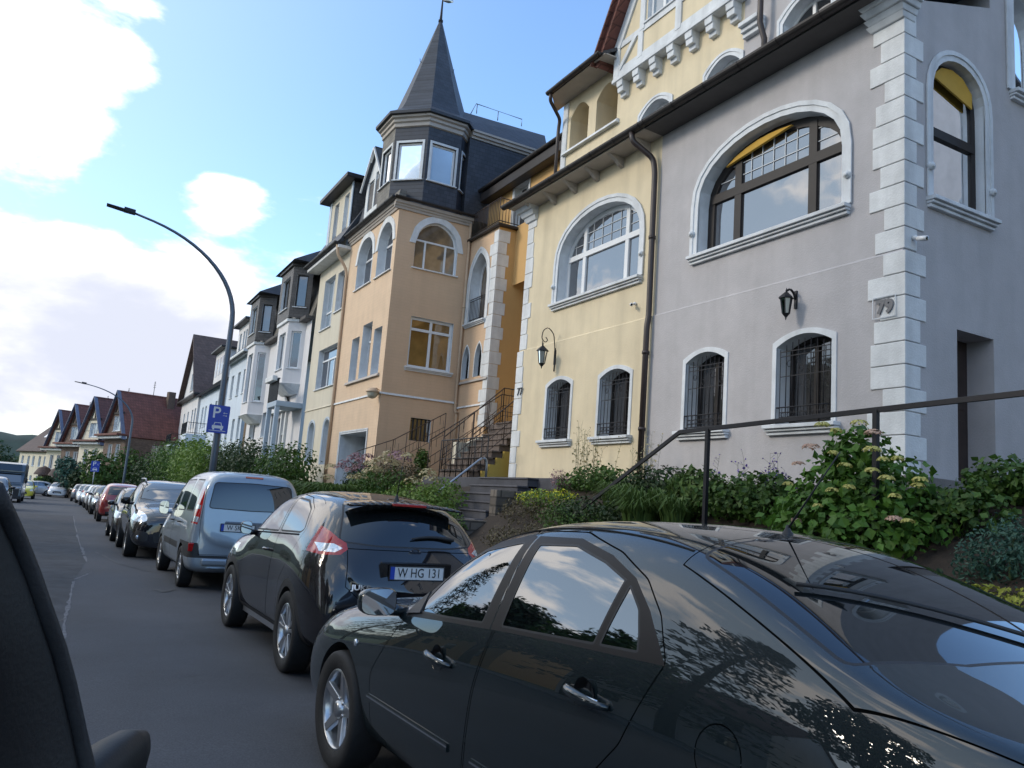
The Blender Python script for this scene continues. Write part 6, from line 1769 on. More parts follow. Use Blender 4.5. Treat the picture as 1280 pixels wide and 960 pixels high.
    pr = [(0, 0), (.75, 0), (.75, 1.35), (.55, 1.30), (.30, 1.05), (.05, .85), (0, .7)]
    b.prism(pr, 0, .22, lambda u, v, d: (u, d, v)); b.build('pillar', MATS['trim_white'], gp, bevel=.02)
mat('stone_tread', (.075, .075, .09), .7, .2, 3, .3, 50)
mat('w_ochre', (.52, .37, .085), .85, .06, 1, .2, 50, streak=.08)
build_stairs()
# ------------------------------------------------------------------ black handrail in the front garden
def build_handrail():
    p0, p1, p2 = atx(712, 648, 7.0), atx(850, 540, 7.0), atx(1284, 491, 7.0)
    o = thing('garden_handrail', 'plain black handrail on posts crossing in front of the grey house', 'railing', tuple(p1)); inv = -p1
    b = MB(); P = [p+inv for p in (p0, p1, p2, p2+(p2-p1)*.5)]
    for a, c in zip(P, P[1:]): b.bar(a, c, .03, .055)
    b.build('rail', MATS['iron'], o, bevel=.004)
    for px in (885, 1095):
        t = (px-850)/434; q = atx(px, 540-49*t, 7.0)+inv; b = MB(); b.bar(q, q-Vector((0, 0, 1.2)), .05, .05); b.build('post', MATS['iron'], o)
build_handrail()
# ------------------------------------------------------------------ houses further down the street
def opx(X, x0, x1, yt, yb, **k):
    """opening on the wall plane x = X from photo pixels (left, right, top, bottom at its middle)"""
    xm = (x0+x1)/2; ym = (yt+yb)/2; s = -.12
    u1 = atx(x0, ym, X).y; u0 = atx(x1, ym, X).y
    lean = (yb-yt)/2*.12
    zt = atx(xm+lean, yt, X).z; zb = atx(xm-lean, yb, X).z
    kind = k.pop('kind', 'rect'); rise = k.pop('rise', 0)
    return Op(u0, u1, zb, zt-rise, kind, rise, **k)
W_ = dict(surround=None, sill='thin', rev=.20, fw=.06)
def build_cream():
    t = thing('cream_house', 'narrow cream rendered house joined to the apricot house, with a boxed dormer', 'house'); F = FA(9); T = MATS
    ops = [opx(9, 404, 416, 347, 411, glass='win_blue', bars=(.5,), hbars=((.35, .07),), **W_), opx(9, 421, 431, 338, 388, glass='win_sky', bars=(.5,), **W_),
           opx(9, 397, 420, 433, 484, glass='win_sky', bars=((.35, 0, .72, .06), (.65, 0, .72, .06)), hbars=((.72, .07),), **W_),
           Op(34.05, 34.95, 2.55, 4.0, 'ell', .40, surround='w_bluewhite', sw=.10, sill=False, rev=.5, glass='win_blue'), Op(31.75, 32.6, 2.55, 4.0, 'ell', .40, surround='w_bluewhite', sw=.10, sill=False, rev=.5, glass='win_blue')]
    wall(F, [(31.50, 1.0), (36.0, 1.0), (36.0, 11.6), (31.50, 11.6)], ops, T['w_cream'], t)
    belt_moulding(F, 31.5, 36.0, 4.95, t, 'w_cream', .05, .04)
    sf = MB(); sf.box(8.45, 9.02, 31.45, 36.4, 11.48, 11.62); sf.build('soffit', T['w_stone'], t, bevel=.02)
    gutter_run((8.38, 31.5, 11.74), (8.38, 36.5, 11.74), .10, t)
    D = FA(9.0); y0, y1 = 32.05, 35.6
    dops = [Op(34.1, 34.75, 12.55, 14.4, 'rect', glass='win_dark', surround=None, sill='thin', rev=.12), Op(32.6, 33.25, 12.55, 14.4, 'rect', glass='win_blue', surround=None, sill='thin', rev=.12)]
    wall(D, [(y0, 11.9), (y1, 11.9), (y1, 14.75), (y0, 14.75)], dops, T['w_cream'], t, 'dormer_wall')
    wall(FR((0, y0, 0), (1, 0, 0), (0, -1, 0)), [(9, 11.9), (11, 11.9), (11, 14.75), (9, 14.75)], [], T['slate_brown'], t, 'dormer_cheek')
    for q_ in ((8.97, 9.05, y1-.35, y1), (8.96, 9.04, y0, y0+.22)):
        b = MB(); b.box(*q_, 11.9, 14.75); b.build('dormer_pilaster', T['w_bluewhite'], t)
    b = MB(); b.box(8.55, 11.2, y0-.35, y1+.35, 14.72, 14.92); b.build('dormer_roof', T['gutter'], t, bevel=.03)
    slab([(8.5, 31.5, 11.85), (8.5, 36.3, 11.85), (10.6, 36.3, 15.6), (10.6, 31.5, 15.6)], .15, 'slate', 'mansard', t)
    slab([(10.6, 31.5, 15.6), (10.6, 36.3, 15.6), (13.5, 36.3, 16.4), (13.5, 31.5, 16.4)], .15, 'slate', 'upper_roof', t)
    wall(FR((0, 36.0, 0), (1, 0, 0), (0, 1, 0)), [(9, 1), (14, 1), (14, 14), (10, 14), (9, 11.8)], [], T['w_cream'], t, 'side_wall')
    pipe(arc_pts([(8.45, 31.62, 11.62), (8.5, 31.6, 11.2), (8.93, 31.5, 10.6), (8.93, 31.45, 7), (8.93, 31.45, 1.5)]), .06, t, 'pipe_cream')
build_cream()
def bay(t, X, px0, px1, zb, zt, m, ops_front, cheek_ops=(), depth=.8, roof=None):
    """projecting oriel: front wall at X-depth with canted cheeks"""
    y1 = atx(px0, 480, X-depth).y if px0 > 100 else px0; y0 = atx(px1, 480, X-depth).y if px1 > 100 else px1
def oriel(t, X, y0, y1, zb, zt, m, wf, depth=.75, glass='win_dark', foot=True, hood=None, slate=False, zs=None):
    c = .45
    F = FA(X-depth); m = MATS[m]
    zw0, zw1 = zs or (zb+.75, zt-.45)
    mid = (y0+y1)/2; w = (y1-y0)/2-c
    wall(F, [(y0+c, zb), (y1-c, zb), (y1-c, zt), (y0+c, zt)], [Op(mid-w*.62, mid+w*.62, zw0, zw1, 'rect', glass=glass, surround=None, sill='thin', rev=.12, frame=wf, bars=(.5,))], m, t, 'oriel_wall')
    for (a, b_, s) in (((X, y0), (X-depth, y0+c), 1), ((X-depth, y1-c), (X, y1), 1)):
        a = Vector((a[0], a[1], 0)); b_ = Vector((b_[0], b_[1], 0)); L = (b_-a).length; d = (b_-a).normalized(); n = Vector((-d.y, d.x, 0))
        if n.x > 0: n = -n
        wall(FR(a, d, n), [(0, zb), (L, zb), (L, zt), (0, zt)], [Op(L*.22, L*.78, zw0, zw1, 'rect', glass=glass, surround=None, sill='thin', rev=.10, frame=wf)], m, t, 'oriel_wall')
    P = [(X, y0-.08), (X-depth-.1, y0+c-.06), (X-depth-.1, y1-c+.06), (X, y1+.08)]
    q = MB(); q.prism(P, zt, zt+.14, lambda u, v, d: (u, v, d)); q.build('oriel_cornice', MATS['gutter' if slate else 'w_stone'], t)
    if foot:
        q = MB(); lo = [(X, y0+.3), (X-depth*.4, y0+c+.25), (X-depth*.4, y1-c-.25), (X, y1-.3)]
        q.hexa([(a, b_, zb-.45) for a, b_ in lo], [(a, b_, zb) for a, b_ in P]); q.build('oriel_foot', MATS['w_stone'], t)
def build_white():
    t = thing('white_house', 'white double house with slate-clad oriels and a pedimented doorway', 'house'); T = MATS; X = 9; F = FA(X)
    y0, y1 = 36.6, 49.8; zb = 2.6; zt = 9.4
    ops = [opx(X, 312, 319, 520, 549, glass='win_dark', **W_), opx(X, 327, 336, 515, 546, glass='win_dark', **W_), opx(X, 341, 345, 523, 545, glass='win_dark', **W_), opx(X, 353, 358, 520, 542, glass='win_mid', **W_),
           opx(X, 346, 353, 522, 563, glass='door_pane', frame='w_bluewhite', surround=None, sill=False, rev=.3),
           opx(X, 320, 324, 461, 487, glass='win_dark', **W_), opx(X, 353, 361, 444, 476, glass='win_dark', **W_)]
    wall(F, [(y0, 1.5), (y1, 1.5), (y1, zt), (y0, zt)], ops, T['w_white'], t)
    p = MB(); c = atx(351, 515, X).y
    p.prism([(c-1.9, 5.35), (c+1.9, 5.35), (c, 6.75)], -.02, .16, lambda u, v, d: F(u, v, d)); po = p.build('pediment', T['w_white'], t)
    p = MB(); p.box(X-.28, X, c-2.0, c+2.0, 5.22, 5.36)
    for s in (1, -1): p.bar((X-.2, c+s*2.05, 5.36), (X-.2, c, 6.86), .22, .10, up=(1, 0, 0))
    p.build('pediment_moulding', T['w_stone'], t)
    p = MB()
    for d in (-1.6, -.75, .75, 1.6): p.box(X-.12, X, c+d-.12, c+d+.12, 2.0, 5.22)
    p.build('pilaster', T['w_stone'], t)
    # porch balcony on the near side
    p = MB(); p.box(X-1.2, X, 36.6, 38.6, 5.15, 5.4); p.box(X-1.2, X-1.0, 36.65, 36.85, 1.8, 5.15); p.box(X-1.2, X-1.0, 38.3, 38.5, 1.8, 5.15); p.build('porch', T['w_paleblue'], t, bevel=.02)
    r = MB()
    for k in range(14): r.box(X-1.2, X-1.16, 36.65+k*.14, 36.70+k*.14, 5.4, 6.4)
    r.box(X-1.22, X-1.14, 36.6, 38.55, 6.38, 6.44); r.build('porch_railing', T['iron'], t)
    r = MB(); r.box(X-1.45, X-1.22, 36.8, 38.4, 6.3, 6.55); r.build('flower_box', T['w_stone'], t, bevel=.03)
    oriel(t, X, 37.6, 40.6, 6.4, 9.4, 'w_white', 'pvc_white', foot=True)
    oriel(t, X, 45.4, 48.4, 5.4, 9.4, 'w_white', 'pvc_white', foot=True)
    sl = MB(); sl.hexa([(X-.05, y0, zt+.1), (13, y0, zt+.1), (13, y1, zt+.1), (X-.05, y1, zt+.1)], [(X+.7, y0, 12.4), (13, y0, 12.4), (13, y1, 12.4), (X+.7, y1, 12.4)]); sl.build('mansard', T['slate_light'], t)
    b = MB(); b.box(X-.35, X+.1, y0, y1+.1, zt-.02, zt+.16); b.build('eaves', T['soffit_dark'], t, bevel=.03)
    oriel(t, X, 37.4, 40.8, 9.56, 12.1, 'slate_brown', 'wood_dark', depth=.85, foot=False, slate=True, zs=(10.1, 11.7), glass='win_dark')
    oriel(t, X, 45.2, 48.6, 9.56, 12.1, 'slate_brown', 'wood_dark', depth=.85, foot=False, slate=True, zs=(10.1, 11.7), glass='win_blue')
    dm = opx(X, 361, 365, 350, 360, **W_) if False else None
    for (a, c_) in ((37.1, 41.1), (44.9, 48.9)):
        q = MB(); P = [(X-1.05, a), (X-1.05, c_), (12.5, c_), (12.5, a)]; q.hexa([(u, v, 12.24) for u, v in P], [(X+.6, a+.8, 13.3), (X+.6, c_-.8, 13.3), (12.5, c_-.8, 13.3), (12.5, a+.8, 13.3)]); q.build('oriel_roof', T['slate'], t)
    rf = MB(); rf.hexa([(X+.4, y0-.2, 12.4), (13.4, y0-.2, 12.4), (13.4, y1+.3, 12.4), (X+.4, y1+.3, 12.4)], [(X+2.2, y0+.6, 13.9), (13.4, y0+.6, 13.9), (13.4, y1-.6, 13.9), (X+2.2, y1-.6, 13.9)]); rf.build('upper_roof', T['slate'], t)
    pipe(arc_pts([(X-.3, y1-.1, 9.4), (X-.3, y1-.05, 9.0), (X-.05, y1-.05, 8.7), (X-.05, y1-.05, 2.5)]), .06, t, 'pipe_cream')
    wall(FR((0, y1, 0), (1, 0, 0), (0, 1, 0)), [(X, 1), (13, 1), (13, 12), (X, 9.4)], [], T['w_white'], t, 'side_wall')
build_white()
def simple_house(name, label, x0, y0, w, d, zb, ze, zr, wm, rm, gable='side', rz=0, fops=(), sops=(), extra=None, overhang=.4, ridge=.5):
    """free-standing house in its own frame: local x into the plot, y away; front wall at x=0 facing -x, near wall at y=0"""
    t = thing(name, label, 'house', (x0, y0, 0), rz); T = MATS
    F = FR((0, 0, 0), (0, 1, 0), (-1, 0, 0)); G = FR((0, 0, 0), (1, 0, 0), (0, -1, 0))
    m = T[wm]
    if gable == 'front': fo = [(0, zb), (w, zb), (w, ze), (w*ridge, zr), (0, ze)]
    else: fo = [(0, zb), (w, zb), (w, ze), (0, ze)]
    so = [(0, zb), (d, zb), (d, ze), (0, ze)] if gable == 'front' else [(0, zb), (d, zb), (d, ze), (d/2, zr), (0, ze)]
    wall(F, fo, list(fops), m, t, 'front_wall'); wall(G, so, list(sops), T[extra.get('side', wm)] if extra else m, t, 'near_wall')
    wall(FR((0, w, 0), (1, 0, 0), (0, 1, 0)), so, [], m, t, 'far_wall'); wall(FR((d, 0, 0), (0, 1, 0), (1, 0, 0)), fo, [], m, t, 'back_wall')
    o = overhang
    if gable == 'front':
        for (a, zz) in ((-o*.6, ze-o*.6), (w+o*.6, ze-o*.6)): slab([(-o, a, zz), (-o, w*ridge, zr+.12), (d+o, w*ridge, zr+.12), (d+o, a, zz)], .18, rm, 'roof', t)
    else:
        for (a, zz) in ((-o, ze-.1), (d+o, ze-.1)): slab([(a, -o*.6, zz), (d/2, -o*.6, zr+.12), (d/2, w+o*.6, zr+.12), (a, w+o*.6, zz)], .18, rm, 'roof', t)
    return t
def wop(u, z, w, h, glass='win_dark', **k):
    d = dict(surround=None, sill='thin', rev=.15, fw=.07, bars=(.5,)); d.update(k)
    return Op(u-w/2, u+w/2, z, z+h, 'rect', glass=glass, **d)
def boxes(t, nm, m, lst, bev=0):
    b = MB()
    for q in lst: b.box(*q)
    return b.build(nm, MATS[m], t, bevel=bev)
def railing_box(t, x0, x1, y0, y1, z, h=.9, m='iron'):
    b = MB()
    n = int((y1-y0)/.16)
    for k in range(n+1): b.box(x0-.01, x0+.01, y0+k*(y1-y0)/n-.01, y0+k*(y1-y0)/n+.01, z, z+h)
    n = int((x1-x0)/.16)
    for k in range(n+1): b.box(x0+k*(x1-x0)/n-.01, x0+k*(x1-x0)/n+.01, y0-.01, y0+.01, z, z+h)
    for q in (z+.1, z+h): b.box(x0-.02, x0+.02, y0, y1, q-.02, q+.02); b.box(x0, x1, y0-.02, y0+.02, q-.02, q+.02)
    b.build('balcony_railing', MATS[m], t)
def build_rest():
    T = MATS
    # pale blue rendered house behind the lamp post
    y0 = 52.6; fo = []
    for zz, hh in ((4.3, 1.5), (7.4, 1.6)):
        for u in (1.0, 3.0, 5.4): fo.append(wop(u, zz, .9 if u != 5.4 else 1.0, hh, 'win_mid'))
    t = simple_house('pale_blue_house', 'pale blue and white house with black mansard roof behind the tall lamp post', 9.2, y0, 7.2, 9.0, 1.5, 10.1, 12.9, 'w_bluewhite', 'slate', 'side', 0, fo, [], dict(side='w_paleblue'), .45)
    boxes(t, 'eaves', 'w_stone', [(-.5, 9.2, -.35, 7.4, 9.95, 10.12)], .03)
    b = MB(); b.hexa([(-.3, -.3, 10.1), (9, -.3, 10.1), (9, 7.4, 10.1), (-.3, 7.4, 10.1)], [(1.6, 1.2, 13.0), (9, 1.2, 13.0), (9, 6.2, 13.0), (1.6, 6.2, 13.0)]); b.build('mansard', T['slate'], t)
    Dm = FR((.2, 0, 0), (0, 1, 0), (-1, 0, 0)); wall(Dm, [(2.6, 10.2), (6.6, 10.2), (6.6, 12.6), (2.6, 12.6)], [wop(3.4, 10.7, .6, 1.4), wop(4.3, 10.7, .6, 1.4), wop(5.6, 10.7, .7, 1.4)], T['w_white'], t, 'dormer_wall')
    wall(FR((.2, 2.6, 0), (1, 0, 0), (0, -1, 0)), [(0, 10.2), (2.4, 10.2), (2.4, 12.6), (0, 12.6)], [], T['w_paleblue'], t, 'dormer_cheek'); boxes(t, 'dormer_roof', 'gutter', [(-.2, 3, 2.3, 6.9, 12.6, 12.78)], .03)
    # white villas with balconies
    y0 = 61.0; fo = [wop(u, z, 1.0, 1.7, g, hbars=((.7, .06),)) for (u, z, g) in ((1.3, 6.0, 'win_mid'), (3.2, 6.0, 'win_mid'), (6.0, 6.0, 'win_mid'), (8.4, 6.0, 'win_blue'), (1.6, 2.6, 'win_dark'), (3.6, 2.6, 'win_dark'), (10.2, 6.0, 'win_dark'), (10.2, 2.6, 'win_dark'))]
    t = simple_house('white_villa', 'white villa with black roof and a flat white dormer, right of the brown gable', 9.2, y0, 12.2, 8, .6, 8.9, 12.2, 'w_bluewhite', 'slate', 'side', 0, fo, [], None, .45)
    boxes(t, 'dormer', 'w_white', [(-.1, 3, 1.2, 5.6, 9.2, 11.6)], .02); boxes(t, 'dormer_window', 'win_mid', [(-.12, -.09, 1.6, 2.4, 9.7, 11.1), (-.12, -.09, 2.9, 3.7, 9.7, 11.1), (-.12, -.09, 4.3, 5.1, 9.7, 11.1)]); boxes(t, 'dormer_roof', 'gutter', [(-.5, 3, .9, 5.9, 11.6, 11.75)], .02)
    boxes(t, 'bay', 'w_bluewhite', [(-1.5, 0, 6.6, 9.8, .6, 5.2)], .02); boxes(t, 'bay_window', 'win_dark', [(-1.52, -1.49, 7.0, 7.9, 3.0, 4.6), (-1.52, -1.49, 8.4, 9.3, 3.0, 4.6), (-1.1, -.3, 6.585, 6.61, 3.0, 4.6)])
    railing_box(t, -1.5, 0, 6.6, 9.8, 5.2)
    y0 = 74.0; fo = [wop(u, z, .9, 1.7, g) for (u, z, g) in ((1.2, 6.2, 'win_mid'), (3.0, 6.2, 'win_mid'), (6.0, 6.2, 'win_mid'), (8.8, 6.2, 'win_mid'), (2.0, 2.6, 'win_dark'), (9.0, 2.6, 'win_dark'))]+[wop(5.8, 9.9, 2.4, 1.7, 'win_mid')]
    t = simple_house('gabled_villa', 'white villa with steep brown tiled gable roof behind the parking sign', 9.1, y0, 12.0, 10, .4, 9.2, 15.2, 'w_white', 'tile_brown', 'front', 0, fo, [], None, .5)
    boxes(t, 'pent_roof', 'gutter', [(-.5, 0, -.3, 12.3, 9.0, 9.18)], .02)
    boxes(t, 'bay', 'w_bluewhite', [(-1.6, 0, 2.0, 6.0, .6, 4.6)], .02); boxes(t, 'bay_window', 'win_dark', [(-1.62, -1.59, 2.6, 3.6, 2.2, 3.8), (-1.62, -1.59, 4.2, 5.2, 2.2, 3.8)]); railing_box(t, -1.6, 0, 2.0, 6.0, 4.6)
    y0 = 87.5; fo = [wop(u, z, .8, 1.7, g) for (u, z, g) in ((1.0, 5.4, 'win_mid'), (2.2, 5.4, 'win_mid'), (1.4, 2.3, 'win_dark'), (4.6, 2.3, 'win_dark'), (5.2, 5.4, 'win_dark'))]
    t = simple_house('white_villa', 'white villa with a small domed turret bay and long balcony', 8.8, y0, 7.6, 8, .2, 7.6, 9.6, 'w_bluewhite', 'tile_brown', 'side', 0, fo, [], None, .4)
    boxes(t, 'bay', 'w_bluewhite', [(-1.8, 0, .3, 2.6, .2, 4.3)], .02); boxes(t, 'bay_window', 'win_mid', [(-1.82, -1.79, .8, 1.9, 2.2, 3.5)]); railing_box(t, -1.8, 0, .3, 3.4, 4.3)
    b = MB(); b.lathe([(1.25, 3.5), (1.1, 4.0), (.65, 4.4), (0, 4.5)], 16, (-1.0, 5.2, 0)); b.build('turret_dome', T['tile_brown'], t)
    b = MB(); b.lathe([(1.15, .2), (1.15, 3.5)], 16, (-1.0, 5.2, 0)); b.build('turret', T['w_white'], t)
    y0 = 96.5; fo = [wop(u, z, .9, 1.6, g) for (u, z, g) in ((5.2, 2.0, 'win_dark'), (7.2, 2.0, 'win_blue'), (5.2, 4.8, 'win_dark'), (7.6, 4.8, 'win_dark'))]
    t = simple_house('balcony_house', 'pale green house with stacked balconies and plants on its roof terrace', 8.4, y0, 9.5, 8, .2, 7.0, 7.3, 'w_cream', 'tile_red', 'side', 0, fo, [], dict(side='w_cream'), .2)
    boxes(t, 'balcony_slab', 'w_bluewhite', [(-1.8, 0, -.2, 3.8, 3.9, 4.3), (-1.8, 0, -.2, 3.8, 6.6, 6.95)], .02); boxes(t, 'painted_recess', 'soffit_dark', [(-.02, 0.01, .3, 3.6, 4.3, 6.6)]); railing_box(t, -1.8, 0, -.2, 3.8, 6.95); railing_box(t, -1.8, 0, -.2, 3.8, 4.3, .8)  # flat dark sheet on the wall: shade behind the balconies given by colour
    # big red roof with dark gable
    fo = [wop(u, 2.6, .9, 1.6) for u in (1.4, 3.4, 6, 8)]
    t = simple_house('red_roof_house', 'house with a great red tiled roof and brick chimney above the balcony house', 6.6, 108, 14.5, 17, .0, 4.4, 14.6, 'w_bluewhite', 'tile_red', 'side', 0, fo, [wop(4.0, 5.5, 1.0, 1.5), wop(10.0, 5.5, 1.0, 1.5)], dict(side='slate'), .5)
    boxes(t, 'chimney', 'brick_brown', [(7.4, 8.6, 6.0, 7.4, 13.0, 16.2)], .03)
    # row of steep timbered gables closing the view
    def gable_house(label, px, Y, w, ze, zr, rz, rm, wm, d=9, porch=True, win='win_mid', trim='timber_blue', white=True):
        p = aty(px, 600, Y); zb = -.4
        fo = [wop(w*.32, ze-2.6, 1.2, 1.7, win), wop(w*.68, ze-2.6, 1.2, 1.7, win), wop(w*.5, ze+.4, w*.34, 1.5, 'win_blue', bars=(.33, .66)), wop(w*.25, -.2, .8, 1.5, 'win_dark')]
        t = simple_house('gabled_house', label, p.x, Y, w, d, -2.0, ze, zr, wm, rm, 'front', rz, fo, [wop(3, 3.0, 1, 1.6), wop(5.5, 3.0, 1, 1.6)], None, .28)
        t['group'] = 'steep gabled houses at the end of the street'
        F = FR((-.06, 0, 0), (0, 1, 0), (-1, 0, 0))
        half_timber(F, t, [(0, ze, w, ze, .22), (w*.12, ze+(zr-ze)*.24*1.0, w*.88, ze+(zr-ze)*.24, .01), (w*.2, ze+(zr-ze)*.5, w*.8, ze+(zr-ze)*.5, .2), (w*.5, ze+(zr-ze)*.5, w*.5, zr-.4, .16), (w*.34, ze+(zr-ze)*.5, w*.5, zr-.5, .14), (w*.66, ze+(zr-ze)*.5, w*.5, zr-.5, .14)], 'wood_dark', .16, .05)
        b = MB()
        for s in (0, 1):
            b.bar((-.32, -.40 if s == 0 else w+.45, ze-.5), (-.32, w*.5, zr+.08), .10, .34, up=(1, 0, 0))
        b.build('bargeboard', T[trim], t)
        boxes(t, 'pent_roof', rm, [(-1.0, 0, -.3, w+.3, ze-.15, ze+.05)], .03)
        boxes(t, 'cornice', 'w_stone', [(-.7, 0, -.2, w+.2, ze-.4, ze-.17)], .03)
        q = MB(); q.tube([(3.0, w*.5, zr), (3.0, w*.5, zr+1.5)], .03, 5)
        for k in range(4): q.tube([(3.0, w*.5-.35+.05*k, zr+.9+.18*k), (3.0, w*.5+.35-.05*k, zr+.9+.18*k)], .018, 4)
        q.build('roof_aerial', T['iron'], t)
        boxes(t, 'chimney', 'brick_brown', [(4.2, 4.9, w*.5-.9, w*.5-.3, zr-1.2, zr+.6)], .02)
        if porch:
            b = MB(); b.lathe([(.01, 1.8), (.7, 1.5), (1.05, .9), (1.1, .7)], 12, (-.5, w*.72, .2)); b.build('porch_roof', T['tile_brown'], t)
            boxes(t, 'porch_opening', 'door_brown', [(-.9, -.1, w*.72-.7, w*.72+.7, -1.6, .9)], .02)
        return t
    G_ = lambda lab, xr, Yr, rz, zr, ze, rm, wm, d: gable_house(lab, xr, Yr, 6.2, ze, zr, rz, rm, wm, d)
    G_('brick-brown gabled house with red roof side, nearest of the gabled row', 150, 84, radians(15), 9.7, 5.4, 'tile_red', 'brick_brown', 6.5)
    G_('cream gabled house with dark red roof, second of the gabled row', 123, 92, radians(20), 9.5, 4.9, 'tile_redbrown', 'w_cream', 6.5)
    G_('gabled house with tall brick-red roof, third of the gabled row', 98, 100, radians(20), 9.1, 4.7, 'tile_red', 'brick_brown', 6.5)
    G_('pale gabled house with brown-red roof, fourth of the gabled row', 77, 108, radians(20), 8.8, 4.3, 'tile_redbrown', 'w_cream', 6.5)
    p = aty(57, 600, 115)
    t = simple_house('end_house', 'long cream house with dark roof and skylights, furthest left', p.x, 115, 12, 9, -2.5, 3.9, 8.6, 'w_cream', 'tile_brown', 'side', radians(18), [wop(u, z, .9, 1.3) for u in (1.5, 3.5, 6, 8, 10.5) for z in (-.6, 1.9)], [], None, .5)
    for k in range(3):
        b = MB(); y = 3.0+k*2.4; b.hexa([(.6, y, 4.5), (.6, y+.9, 4.5), (2.2, y+.9, 6.2), (2.2, y, 6.2)], [(.5, y, 4.7), (.5, y+.9, 4.7), (2.1, y+.9, 6.4), (2.1, y, 6.4)]); b.build('skylight', T['pvc_white'], t)
mat('timber_panel', (.40, .40, .36), .8, .2, 2, brick=(1.0, 1.2, .08, .3, .2, .95))
mat('tile_redbrown', (.14, .055, .045), .75, .25, 1.5, .2, 40, brick=(.30, .28, .02, .5, .6, .75))
build_rest()
# ------------------------------------------------------------------ street lamps and signs
mat('lamp_post', (.11, .14, .18), .45, .08, 6, metal=.4)
mat('sign_blue', (.012, .05, .42), .35, .04)
mat('sign_white', (.72, .74, .78), .4, .03)
def street_lamp(label, x, y, arm, h=8.7, r=.085):
    t = thing('street_lamp', label, 'street lamp', (x, y, rz_(y)), 0, 'curved-arm street lamps'); z = -rz_(y)
    b = MB(); pts = [(0, 0, -.3), (0, 0, h*.28), (0, 0, h*.70)]
    n = 14
    am = radians(72); Rr = .82*arm/(1-cos(am)); Hh = .272*h/sin(am)
    for k in range(1, n+1):
        a = am*k/n; pts.append((-Rr*(1-cos(a)), 0, h*.70+Hh*sin(a)))
    pts.append((-arm, 0, h*.985))
    rs = [r*1.25, r*1.15, r*.9]+[r*.9-.045*k/n for k in range(1, n+1)]+[.035]
    b.tube(pts, rs, 14); b.tube([(0, 0, -.2), (0, 0, .9)], r*1.45, 14); b.build('pole', MATS['lamp_post'], t)
    b = MB(); e = Vector((-arm+.05, 0, h*.985)); d = Vector((-1, 0, .10)).normalized(); u = Vector((0, 0, 1))
    b.hexa([e+Vector((0, -.10, -.05)), e+Vector((0, .10, -.05)), e+d*.32+Vector((0, .13, -.05)), e+d*.32+Vector((0, -.13, -.05))], [e+Vector((0, -.07, .09)), e+Vector((0, .07, .09)), e+d*.32+Vector((0, .09, .08)), e+d*.32+Vector((0, -.09, .08))])
    e2 = e+d*.30
    b.hexa([e2+Vector((0, -.14, -.04)), e2+Vector((0, .14, -.04)), e2+d*.50+Vector((0, .13, -.03)), e2+d*.50+Vector((0, -.13, -.03))], [e2+Vector((0, -.14, .01)), e2+Vector((0, .14, .01)), e2+d*.50+Vector((0, .13, .01)), e2+d*.50+Vector((0, -.13, .01))])
    b.build('lamp_head', MATS['iron'], t, bevel=.01)
    return t
def rz_(y): return road_z(y)+.11
street_lamp('tall grey street lamp curving over the road, carrying the blue parking sign', 3.87, 26.0, 3.22, 9.72, .09)
street_lamp('smaller looking street lamp further down the street by the gabled houses', 3.75, 67, 3.5, 8.9, .085)
def parking_sign(label, name, o, s):
    t = thing(name, label, 'sign', o, 0, 'blue parking signs')
    b = MB(); R0 = rounded([(-.32*s, -.44*s), (.32*s, -.44*s), (.32*s, .44*s), (-.32*s, .44*s)], .04*s, 3); b.prism(R0, -.008, .008, lambda u, v, d: (u, d, v)); p = b.build('sign_plate', MATS['sign_blue'], t)
    M = basis((-.08*s, -.009, .19*s), (1, 0, 0), (0, 0, 1), (0, -1, 0)); text_mesh('P', .50*s, .001, 'letter', p, MATS['sign_white'], M, bold=.006*s)
    w = MB(); f = lambda u, v, d: (u*s, d, v*s); y0, y1 = -.012, -.009
    w.prism([(-.17, -.20), (.17, -.20), (.17, -.29), (-.17, -.29)], y0, y1, f); w.ring([(-.13, -.20), (.13, -.20), (.10, -.10), (-.10, -.10)], [(-.105, -.20), (.105, -.20), (.08, -.12), (-.08, -.12)], y0, y1, f)
    for c in (-.12, .12): w.prism([(c-.03, -.29), (c+.03, -.29), (c+.03, -.34), (c-.03, -.34)], y0, y1, f)
    w.prism([(-.25, -.36), (.25, -.36), (.25, -.375), (-.25, -.375)], y0, y1, f)
    for (z, q) in ((.20, 1), (.12, -1)):
        w.prism([(.12, z), (.25, z), (.25, z+.012), (.12, z+.012)], y0, y1, f); e = .12 if q > 0 else .25
        w.prism([(e, z+.006), (e+q*.04, z+.035), (e+q*.04, z-.023)], y0, y1, f)
    w.build('sign_symbol', MATS['sign_white'], p)
    b = MB(); b.box(-.05, .30*s, .008, .03, -.25*s, -.21*s); b.box(-.05, .30*s, .008, .03, .21*s, .25*s); b.build('bracket', MATS['steel_rail'], t)
    return t
ps = aty(273, 524, 25.85)
parking_sign('blue parking sign with white P and car symbol clamped to the lamp post', 'parking_sign', tuple(ps), .98)
p2 = aty(119, 583, 60)
s2 = parking_sign('small far blue parking sign on its own thin pole', 'parking_sign', tuple(p2), .80)
b = MB(); b.tube([(0, .04, .4), (0, .04, -2.6)], .03, 8); b.build('pole', MATS['steel_rail'], s2)
